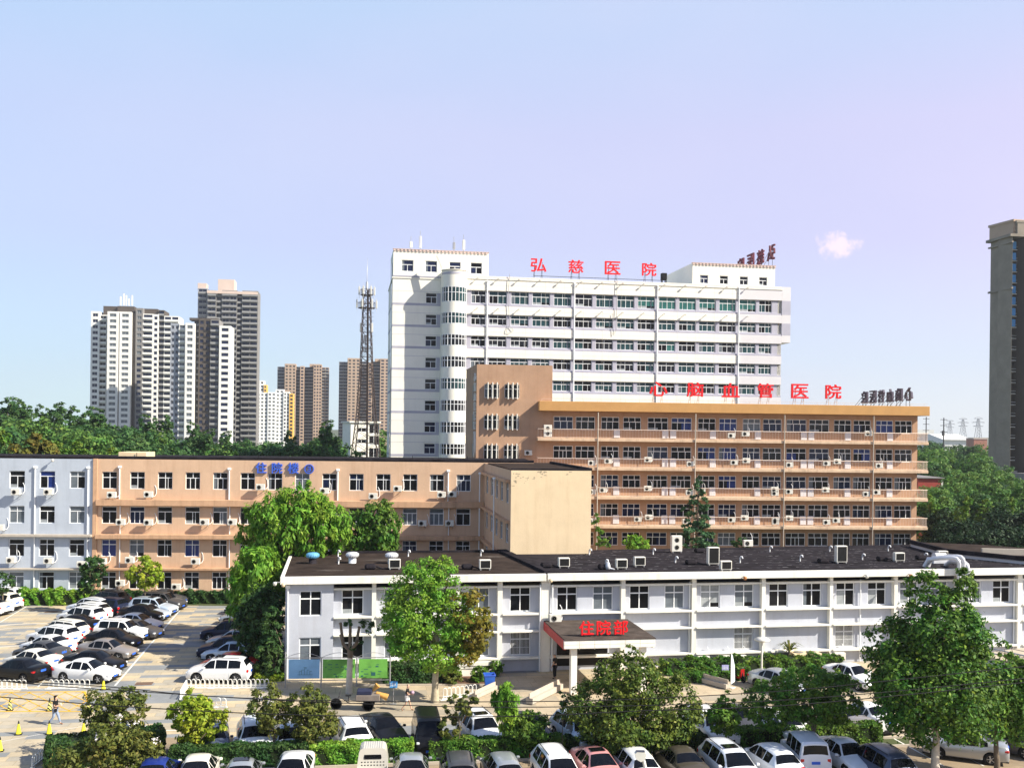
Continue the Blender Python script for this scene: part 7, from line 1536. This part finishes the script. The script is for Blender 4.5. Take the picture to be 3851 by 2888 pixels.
# ================================================================ lattice mast
Zm = 188; root = thing('lattice_mast', 'dark steel lattice telecom mast with antenna platforms before the white tower', 'mast', gz(1376, Zm)); o_ = root.location
def mast_w(y):
    pts = [(1720, 97), (1580, 68), (1420, 46), (1250, 34), (1170, 29), (1085, 27)]
    for (a, wa), (c, wc) in zip(pts, pts[1:]):
        if c <= y <= a: return (wa + (wc - wa) * (a - y) / (a - c)) / F * Zm / 2
    return pts[0][1] * (1 + (y - 1720) * .002) / F * Zm / 2
ys = [1900, 1800, 1720, 1665, 1615, 1570, 1525, 1485, 1445, 1410, 1375, 1342, 1310, 1280, 1250, 1222, 1195, 1168, 1142, 1116, 1090]
zs_ = [max(0, at(1376, y, Zm).z) for y in ys]; wl = [mast_w(y) for y in ys]
cxm = [(at(1376 + (1720 - y) * .006, y, Zm).x - o_.x) for y in ys]
for sx in (-1, 1):
    for sy in (-1, 1):
        b = MB(); b.tube([(cxm[i] + sx * wl[i], sy * wl[i], zs_[i]) for i in range(len(ys))], [.13 - .004 * i for i in range(len(ys))], 6); obj('leg', b, M['mast'], root) if 'mast' in M or M.update(mast=mat('dark mast steel', (.075, .055, .05), .6, .3, 1.5, metal=.3)) is None else None
b = MB()
for i in range(len(ys) - 1):
    c = lambda j, k: (cxm[j] + (-1, 1, 1, -1)[k % 4] * wl[j], (-1, -1, 1, 1)[k % 4] * wl[j], zs_[j])
    for k in range(4):
        b.bar(c(i, k), c(i + 1, k + 1), .07); b.bar(c(i, k + 1), c(i + 1, k), .07); b.bar(c(i, k), c(i, k + 1), .08)
obj('bracing', b, M['mast'], root)
b = MB(); b.bar((cxm[0] + .2, 0, 0), (cxm[-1] + .2, 0, zs_[-1]), .35, .12)
for i in range(60): t = i / 60; z = zs_[-1] * t; b.bar((cxm[0] + wl[-1] * 1.1, -.2, z), (cxm[0] + wl[-1] * 1.1 + .35, -.2, z), .04)
obj('ladder', b, M['mast'], root)
for y, rad in ((1159, 1.55), (1110, 1.15)):
    z = at(1376, y, Zm).z; b = MB(); n_ = 16
    for zz in (z, z + 1.0):
        for k in range(n_): a, c = 2 * math.pi * k / n_, 2 * math.pi * (k + 1) / n_; b.bar((cxm[-1] + rad * math.cos(a), rad * math.sin(a), zz), (cxm[-1] + rad * math.cos(c), rad * math.sin(c), zz), .07)
    for k in range(n_): a = 2 * math.pi * k / n_; b.bar((cxm[-1] + rad * math.cos(a), rad * math.sin(a), z), (cxm[-1] + rad * math.cos(a), rad * math.sin(a), z + 1.0), .04); b.bar((cxm[-1], 0, z), (cxm[-1] + rad * math.cos(a), rad * math.sin(a), z), .06)
    obj('platform', b, M['mast'], root)
    for k in range(6):
        a = 2 * math.pi * (k + .2) / 6; x, yy = cxm[-1] + (rad + .25) * math.cos(a), (rad + .25) * math.sin(a); b = MB(); b.bar((x, yy, z - .6), (x, yy, z + 1.9), .05); b.bbox(x - .14, x + .14, yy - .14, yy + .1, z + .0, z + 1.5, .03); obj('panel_antenna', b, M['plastic'], root)
for x in (-1.0, 1.0): z = at(1376, 1250, Zm).z; b = MB(); b.bbox(cxm[14] + x * 1.05 - .16, cxm[14] + x * 1.05 + .16, -.5, -.2, z, z + 1.7, .04); obj('panel_antenna', b, M['plastic'], root)
b = MB(); b.tube([(cxm[-1], 0, zs_[-1]), (cxm[-1], 0, at(1376, 1062, Zm).z), (cxm[-1], 0, at(1376, 1060, Zm).z), (cxm[-1] + .05, 0, at(1376, 970, Zm).z)], [.25, .22, .06, .02], 6); obj('lightning_rod', b, M['steel'], root)
for ch, y in (('国', 1327), ('中', 1302)): link('letter', letter(ch, 1.0, .1, M['mast'], .02, 1.1), root, (cxm[10], -1.35, at(1376, y, Zm).z))
b = MB(); z = at(1376, 1272, Zm).z
for k in range(3):
    for s_ in (-1, 1): b.bar((cxm[12] - .45, -1.3, z - .3 + .3 * k), (cxm[12] + .45, -1.3, z - .3 + .3 * k + s_ * .12), .07)
for k in (-.28, 0, .28): b.bar((cxm[12] + k, -1.32, z - .5), (cxm[12] + k, -1.32, z + .5), .07)
obj('knot_emblem', b, M['mast'], root)
# rooftop whips on the leftmost apartment tower
for i, x in enumerate((c6(390), c6(422), c6(445), c6(470), c6(502))):
    p = at(x, d6(383), 505); b = MB(); b.bbox(-.35, .35, -.2, .2, 0, (4.6, 6, 5.2, 3.5, 5.2)[i], .05); tag(obj('rooftop_antenna', b, M['apt_bright'], None, p), f'white antenna, {ORD[i]} from the left on the leftmost apartment tower', 'antenna', 'antennas on the leftmost apartment tower')
# pylons and poles on the right horizon
M['pylon'] = mat('grey pylon steel', (.26, .27, .30), .7, .1, .1)
for i, (x, yt, Z, wd) in enumerate(((3572, 1578, 1700, 10), (3621, 1570, 1500, 11), (3678, 1568, 1350, 10))):
    zt = at(x, yt, Z).z; root = thing('power_pylon', ['hazy power pylon farthest left on the right horizon', 'widest hazy power pylon in the middle of the right horizon', 'hazy power pylon nearest the tall stone tower'][i], 'pylon', gz(x, Z), 0, 'power pylons on the horizon'); b = MB()
    for sx in (-1, 1):
        for sy in (-1, 1): b.bar((sx * wd / 2, sy * wd / 2, 0), (sx * .8, sy * .8, zt * .95), .5)
    for k in range(9):
        t0, t1 = k / 9, (k + 1) / 9; w0, w1 = wd / 2 * (1 - t0) + .8 * t0, wd / 2 * (1 - t1) + .8 * t1
        for s_ in (-1, 1): b.bar((-s_ * w0, -w0, zt * .95 * t0), (s_ * w1, -w1, zt * .95 * t1), .35)
    obj('frame', b, M['pylon'], root); b = MB()
    for t, a in ((.95, 6), (.83, 8.5), (.71, 7)): b.bar((-a, 0, zt * t), (a, 0, zt * t), .6); b.bar((-a, 0, zt * t), (0, 0, zt * (t + .05)), .35); b.bar((a, 0, zt * t), (0, 0, zt * (t + .05)), .35)
    obj('arms', b, M['pylon'], root)
for i, (x, yt, Z) in enumerate(((3481, 1568, 420), (3547, 1571, 380))):
    zt = at(x, yt, Z).z; root = thing('power_pole', ['thin tall power pole beside the striped factory', 'thicker power pole with equipment right of the striped factory'][i], 'pole', gz(x, Z), 0, 'power poles'); b = MB(); b.tube([(0, 0, 0), (0, 0, zt)], [.3, .2], 8); obj('pole', b, M['dark_steel'], root)
    for t in (.97, .88, .78): b = MB(); b.bar((-1.3, 0, zt * t), (1.3, 0, zt * t), .2); obj('crossarm', b, M['dark_steel'], root)
    if i:
        for t, x0 in ((.72, -.6), (.5, -.5)): b = MB(); b.bbox(x0, x0 + .8, -.4, .3, zt * t, zt * (t + .08), .05); obj('switch_box', b, M['dark_steel'], root)

# ================================================================ street furniture
def hoop_fence(p, q, label, hgt=.62):
    p, q = Vector((p[0], p[1], 0)), Vector((q[0], q[1], 0)); d = q - p; L_ = d.length; root = thing('hoop_barrier', label, 'fence', p, math.atan2(d.y, d.x), 'white hoop barriers'); b = MB(); n_ = max(2, int(L_ / .30)); st = L_ / n_
    for k in range(n_):
        x0, x1 = k * st + .03, (k + 1) * st - .03; xm = (x0 + x1) / 2; r_ = (x1 - x0) / 2; b.tube([(x0, 0, .05), (x0, 0, hgt - r_)] + [(xm - r_ * math.cos(a), 0, hgt - r_ + r_ * math.sin(a)) for a in (.5, 1.05, 1.57, 2.1, 2.64)] + [(x1, 0, hgt - r_), (x1, 0, .05)], .024, 6)
    obj('hoops', b, M['rail_white'], root); b = MB(); b.bar((0, 0, .22), (L_, 0, .22), .04); b.bar((-.05, 0, .07), (L_ + .05, 0, .07), .07, .10)
    for k in range(int(L_ / 1.6) + 1): x = min(L_, k * 1.6); b.box(x - .2, x + .2, -.12, .12, .02, .05)
    obj('base_rail', b, M['rail_white'], root)
M['rail_white'] = mat('white enamelled rail', (.78, .77, .72), .5, .08, 4)
hoop_fence(g2(-60, 888), g2(200, 888), 'white hoop barrier below the black saloon at the left edge'); hoop_fence(g2(365, 886), g2(680, 884), 'white hoop barrier in front of the side-on white saloon'); hoop_fence(g2(1410, 882), g2(2035, 880), 'long white hoop barrier in front of the white crossover with black roof glass'); hoop_fence(g2(1410, 882), g2(1362, 968), 'short end run of the long barrier along the driveway'); hoop_fence(g2(1630, 1025), g2(1712, 1030), 'short white hoop piece behind the yellow green maple'); hoop_fence(g2(240, 1490), g2(322, 1425), 'white hoop barrier at the bottom left corner'); hoop_fence(ground(1665, 2632), ground(1792, 2615), 'white hoop barrier beside the plane tree trunk', .75)
def cone(x, y, label, striped):
    root = thing('traffic_cone', label, 'traffic cone', g2(x, y), .3, 'reflective traffic cones'); b = MB(); b.bbox(-.19, .19, -.19, .19, 0, .06, .02); obj('base', b, M['trim'], root); b = MB(); n_ = 14
    b.lathe([(.145, .06), (.035, .66), (.03, .72), (.01, .72)], n_, mi=0 if not striped else 0); obj('cone', b, M['cone_stripe' if striped else 'cone_yellow'], root); b = MB(); b.lathe([(.05, .60), (.04, .70), (.012, .78), (.002, .79)], 10); obj('tip', b, M['trim'], root)
M['cone_yellow'] = mat('reflective yellow', (.70, .62, .03), .6, .1, 4)
m = mat('black yellow stripes', (.68, .62, .12), .6, .05, 4); n = m.node_tree.nodes; l = m.node_tree.links; t = n.new('ShaderNodeTexCoord'); wv = n.new('ShaderNodeTexWave'); wv.wave_type = 'BANDS'; wv.bands_direction = 'DIAGONAL'; wv.inputs['Scale'].default_value = 2.6; l.new(t.outputs['Object'], wv.inputs['Vector']); rp = n.new('ShaderNodeValToRGB'); rp.color_ramp.interpolation = 'CONSTANT'; rp.color_ramp.elements[0].color = (.01, .01, .01, 1); rp.color_ramp.elements[1].color = (.70, .64, .15, 1); rp.color_ramp.elements[1].position = .45; l.new(wv.outputs[0], rp.inputs[0]); l.new(rp.outputs[0], n['Principled BSDF'].inputs['Base Color']); M['cone_stripe'] = m
for x, y, lb_, s_ in ((75, 1045, 'striped traffic cone at the left edge of the yellow hatching', True), (375, 1048, 'striped traffic cone just behind the woman in jeans', True), (672, 1045, 'striped traffic cone behind the dark small tree', True), (140, 1228, 'plain yellow traffic cone nearer the left edge, in front of the woman', False), (372, 1226, 'plain yellow traffic cone directly before the woman in jeans', False), (632, 1222, 'plain yellow traffic cone beside the dark small tree', False), (0, 1355, 'yellow traffic cone cut by the left edge', False), (782, 890, 'yellow traffic cone at the end of the hoop barrier by the driveway', False)): cone(x, y, lb_, s_)
# notice board
pa, pb = ground(1073, 2583), ground(1466, 2580); f = Facade(pa, pb, pa); Ln = f.L; root = thing('notice_board', 'wide notice board with one blue and two green panels on steel posts', 'notice board', pa, f.ang)
for t in (0, .34, .68, 1): b = MB(); b.tube([(Ln * t, 0, 0), (Ln * t, 0, 2.35 if t in (0, 1) else 2.0)], .05, 8); obj('post', b, M['steel'], root)
b = MB()
for z in (.45, 1.95): b.bar((0, 0, z), (Ln, 0, z), .05)
for t0, t1 in ((0, .34), (.34, .68), (.68, 1)): b.tube([(Ln * (t0 + (t1 - t0) * k / 8), 0, 1.97 + .32 * math.sin(math.pi * k / 8)) for k in range(9)], .018, 5)
obj('frame', b, M['steel'], root)
M['board_blue'] = mat('pale blue board print', (.26, .50, .74), .4, .18, .8); M['board_green'] = mat('green board print', (.16, .42, .08), .4, .3, .7)
for t0, t1, m in ((.03, .325, 'board_blue'), (.355, .665, 'board_green'), (.70, .975, 'board_green')):
    b = MB(); b.box(Ln * t0, Ln * t1, -.06, -.02, .58, 1.86); pn = obj('panel', b, M[m], root); b = MB()
    if m == 'board_blue':
        u = Ln * .13
        for k, (x, h_) in enumerate(((0, .22), (.16, .32), (.34, .40), (.52, .32), (.7, .24))): b.box(u + x, u + x + .02, -.068, -.061, .85, .85 + h_); b.box(u + x, u + x + .16, -.068, -.061, .85 + h_ - .02, .85 + h_)
        b.box(u - .1, u + .9, -.068, -.061, .83, .85); b.box(u + .3, u + .5, -.068, -.061, 1.3, 1.33)
    else:
        for r_ in range(6):
            x = Ln * t0 + .15 + (r_ % 2) * .2
            while x < Ln * t1 - .5:
                w_ = random.uniform(.06, .28)
                if random.random() < .38: b.box(x, x + w_, -.068, -.061, .68 + r_ * .16, .68 + r_ * .16 + random.choice((.03, .05, .09)))
                x += w_ + random.uniform(.06, .3)
        if t0 > .6: b.box(Ln * .82, Ln * .86, -.069, -.062, .75, .98)
    if b.f: obj('print', b, M['print_ink'], pn) if 'print_ink' in M or M.update(print_ink=mat('dark print', (.03, .12, .12), .6, .1, 3)) is None else None

# blue bin
p = ground(1840, 2590); root = thing('wheelie_bin', 'blue open-topped bin at the foot of the ramp', 'bin', p, .15); b = MB()
vs_ = []
for z, a in ((.08, .27), (1.0, .36)): vs_ += [(-a, -a, z), (a, -a, z), (a, a, z), (-a, a, z)]
for z, a in ((1.0, .31), (.25, .22)): vs_ += [(-a, -a, z), (a, -a, z), (a, a, z), (-a, a, z)]
b.add(vs_, [(0, 3, 2, 1)] + [(i, (i + 1) % 4, 4 + (i + 1) % 4, 4 + i) for i in range(4)] + [(4 + i, 4 + (i + 1) % 4, 8 + (i + 1) % 4, 8 + i) for i in range(4)] + [(8 + i, 8 + (i + 1) % 4, 12 + (i + 1) % 4, 12 + i) for i in range(4)] + [(12, 13, 14, 15)])
obj('body', b, mat('blue bin plastic', (.03, .12, .50), .45, .08, 3), root); b = MB(); b.box(-.39, .39, -.39, -.36, .95, 1.02); b.box(-.39, .39, .36, .39, .95, 1.02); b.box(-.39, -.36, -.36, .36, .95, 1.02); b.box(.36, .39, -.36, .36, .95, 1.02); obj('rim', b, M['blue'], root)
b = MB(); b.lathe([(.02, -.05), (.1, -.05), (.1, .05), (.02, .05)], 12, (-.3, .28, .1), 'x' if 0 else 'y'); b.lathe([(.02, -.05), (.1, -.05), (.1, .05), (.02, .05)], 12, (.3, .28, .1), 'y'); obj('wheels', b, M['tyre'], root)
# small blue sign with white strokes
def post_sign(x, y, z0, wd, hg, m, label, ink=True):
    p = ground(x, y); root = thing('small_sign', label, 'sign', p, .1); b = MB(); b.tube([(0, .03, 0), (0, .03, z0 + hg * .6)], .025, 6); b.box(-.2, .2, -.1, .16, 0, .04); obj('post', b, M['steel'], root); b = MB(); b.bbox(-wd / 2, wd / 2, -.02, .02, z0, z0 + hg, .008); obj('panel', b, M[m], root)
    if ink:
        b = MB()
        for k in range(4): b.box(-wd * .36 + k * wd * .2, -wd * .36 + k * wd * .2 + .025, -.025, -.021, z0 + hg * .22, z0 + hg * .78); b.box(-wd * .40 + k * wd * .2, -wd * .40 + k * wd * .2 + .09, -.026, -.022, z0 + hg * (.3 + .1 * (k % 3)), z0 + hg * (.3 + .1 * (k % 3)) + .02)
        obj('writing', b, M['pvc'], root)
M['board_lilac'] = mat('faded violet sign', (.36, .36, .62), .5, .08, 3); M['sign_sky'] = mat('sky blue sign', (.06, .28, .60), .5, .08, 3)
post_sign(1479, 2648, 1.05, .5, .42, 'sign_sky', 'small sky blue sign on a post by the forecourt'); post_sign(2727, 2560, .75, .5, .38, 'board_lilac', 'small faded violet sign near the white banner'); 
# white banner leaning on its pole
p = ground(2748, 2586); root = thing('banner', 'tall white feather banner at the end of the concrete ramp wall', 'banner', p, .9); b = MB(); b.tube([(0, 0, 0), (0, 0, 1.6), (.04, 0, 2.4)], .025, 6); b.box(-.25, .25, -.25, .25, 0, .05); obj('pole', b, M['plastic'], root); b = MB(); b.sweep([(.02, .25), (.62, .35), (.55, 1.4), (.25, 2.1), (.05, 2.4)], 'y', -.01, .01); obj('cloth', b, mat('pale banner cloth', (.62, .70, .76), .8, .08, 3), root)
# ramp walls
def low_wall(pts, hg, wd, label, m='concrete'):
    root = thing('ramp_wall', label, 'low wall', pts[0]); b = MB(); o = Vector(pts[0])
    for a, c in zip(pts, pts[1:]):
        a, c = Vector(a) - o, Vector(c) - o; b.bar((a.x, a.y, hg / 2), (c.x, c.y, hg / 2), hg, wd)
    obj('wall', b, M[m], root); b = MB()
    for a, c in zip(pts, pts[1:]): a, c = Vector(a) - o, Vector(c) - o; b.bar((a.x, a.y, hg + .034), (c.x, c.y, hg + .034), .06, wd + .06)
    obj('coping', b, M['kerb'], root)
low_wall([ground(2585, 2552), ground(2738, 2592)], .45, .3, 'low concrete ramp wall ending at the white banner'); low_wall([ground(1990, 2650), ground(2105, 2592)], .5, .35, 'low concrete wall of the entrance ramp beside the wide round tree'); low_wall([ground(1785, 2628), ground(1862, 2592)], .35, .25, 'low concrete ramp edge beside the blue bin')
sheet('ramp', [ground(2590, 2548), ground(2742, 2588), ground(3060, 2570), ground(3000, 2530)], .02, 'walk')
b = MB()
for a_, c_ in ((650, 1150), (1160, 1560), (1605, 2650), (2690, 3420)):
    for dz in (-.75, .75): p, q = strip(a_, dz), strip(c_, dz); p.z = q.z = .06; b.bar(p, q, .12, .15)
b.bar(ground(1290, 2575, .06), ground(1840, 2575, .06), .12, .15); tag(obj('kerb', b, M['kerb']), kind='structure')
sheet('planting_bed', [strip(640, -.7), strip(3420, -.7), strip(3420, .7), strip(640, .7)], .014, 'earth'); sheet('planting_bed', [ground(1440, 2574), ground(1840, 2574), ground(1840, 2535), ground(1440, 2535)], .02, 'soil') if M.update(soil=mat('red brown soil', (.13, .07, .04), .95, .3, 2)) is None else None
# ramp building at the right edge
A = gz(3690, 66); B = gz(4000, 61); root = thing('ramp_building', 'low pale green walled ramp with tan roof and steel handrail at the right edge', 'building', A); f = Facade(A, B, A, root); Ln = f.L; b = MB(); b.box(0, Ln, 0, 10, 0, 2.9); f.add('wall', b, mat('pale green render', (.42, .48, .47), .85, .1, .8, streak=.25, streakcol=(.2, .22, .2)))
b = MB(); b.bbox(-.25, Ln, -.25, 10, 2.9, 3.08, .03)
for k in range(1, 6): b.box(-.2, Ln, k * 1.7 - .03, k * 1.7 + .03, 3.08, 3.12)
f.add('roof', b, mat('tan sheet roof', (.50, .42, .31), .8, .15, 1.2)); b = MB()
for z in (.25, .55): b.tube([(-.1, -.1, 3.08 + z), (Ln, -.1, 3.08 + z)], .05, 6)
for u in np.arange(0, Ln, 1.4): b.bar((u, -.1, 3.08), (u, -.1, 3.63), .05)
f.add('handrail', b, M['steel']); px_tree('climber', 'green creeper leaning on the pale green ramp wall', (3800, 2610), [(3750, 2400, 3830, 2500), (3800, 2480, 3880, 2590)], 900, .15, 'leaf', 71, Z=62, limbs=4, cat='plant')
# lamps
p = ground(2802, 2496); p = fl.world(fl.u(2802, 2470), -3.0, 0); root = thing('garden_lamp', 'white mushroom garden lamp rising from the long hedge', 'garden lamp', p); b = MB(); b.tube([(0, 0, 0), (0, 0, 2.3)], .07, 8); obj('post', b, M['plastic'], root); b = MB(); b.lathe([(.05, 2.28), (.12, 2.4), (.55, 2.52), (.58, 2.60), (.30, 2.74), (.12, 2.8), (.10, 2.88), (.02, 2.9)], 18); obj('shade', b, M['plastic'], root)
Zl = 30; pl_ = gz(2418, Zl); zt = at(2400, 2830, Zl).z; root = thing('street_lamp', 'white solar street lamp in front of the white hatchback with red lamps', 'street lamp', pl_); b = MB(); b.tube([(0, 0, 0), (0, 0, zt - .55), (-.06, 0, zt - .25), (-.14, 0, zt - .1)], [.07, .06, .05, .04], 10); obj('pole', b, M['plastic'], root)
b = MB(); b.sweep([(-.34, .02), (-.30, -.14), (-.16, -.22), (-.04, -.16), (0, .0), (-.04, .06), (-.28, .07)], 'y', -.1, .1); o = obj('lamp_head', b, M['plastic'], root, (0, 0, zt - .02)); b = MB(); b.box(-.30, -.04, -.09, .09, .072, .08); obj('solar_panel', b, M['g_dark'], o)
# overhead cables
def cable(pts, Z, label, r_=.014, m='cable'):
    P = [at(x, y, Z) for x, y in pts]; d0 = (P[0] - P[1]).normalized(); d1 = (P[-1] - P[-2]).normalized(); P = [P[0] + d0 * 12] + P + [P[-1] + d1 * 12]
    # smooth the surveyed points
    Q = []
    for i in range(1, len(P) - 2):
        for k in range(6):
            t = k / 6; a, b_, c, d = P[i - 1], P[i], P[i + 1], P[i + 2]; Q.append(.5 * ((2 * b_) + (c - a) * t + (2 * a - 5 * b_ + 4 * c - d) * t * t + (3 * b_ - a - 3 * c + d) * t ** 3))
    Q = [P[0]] + Q + [P[-2], P[-1]]; b = MB(); b.tube(Q, r_, 5); tag(obj('overhead_cable', b, M[m]), label, 'cable', 'cables strung across the view')
M['cable'] = mat('black cable', (.012, .012, .014), .6, .1, 2)
cable([(-300, 2520), (110, 2570), (532, 2600), (1000, 2627), (1500, 2637), (1900, 2637), (2300, 2631), (2900, 2600), (3300, 2563), (3851, 2505)], 26, 'topmost of the overhead cables across the parked cars', .012); cable([(-300, 2545), (348, 2577), (711, 2611), (1100, 2634), (1600, 2653), (1900, 2658), (2400, 2652), (2900, 2634), (3400, 2595), (3851, 2550)], 25.5, 'middle of the overhead cables across the parked cars', .012)
cable([(-300, 2595), (0, 2619), (283, 2642), (592, 2663), (1000, 2683), (1520, 2694), (2000, 2690), (2400, 2672), (2900, 2655), (3400, 2612), (3851, 2565)], 25, 'lowest of the overhead cables across the parked cars', .013)

# ================================================================ haze: the air itself
b = MB(); b.box(-2600, 2600, -60, 2300, -1, 150); hz = obj('haze', b, M['white']); tag(hz, kind='stuff')
m = bpy.data.materials.new('pale haze'); m.use_nodes = True; m.node_tree.nodes.remove(m.node_tree.nodes['Principled BSDF']); pv = m.node_tree.nodes.new('ShaderNodeVolumePrincipled')
pv.inputs['Color'].default_value = (.86, .90, .95, 1); pv.inputs['Density'].default_value = .00014; pv.inputs['Anisotropy'].default_value = .3; m.node_tree.links.new(pv.outputs[0], m.node_tree.nodes['Material Output'].inputs['Volume']); hz.data.materials.clear(); hz.data.materials.append(m)
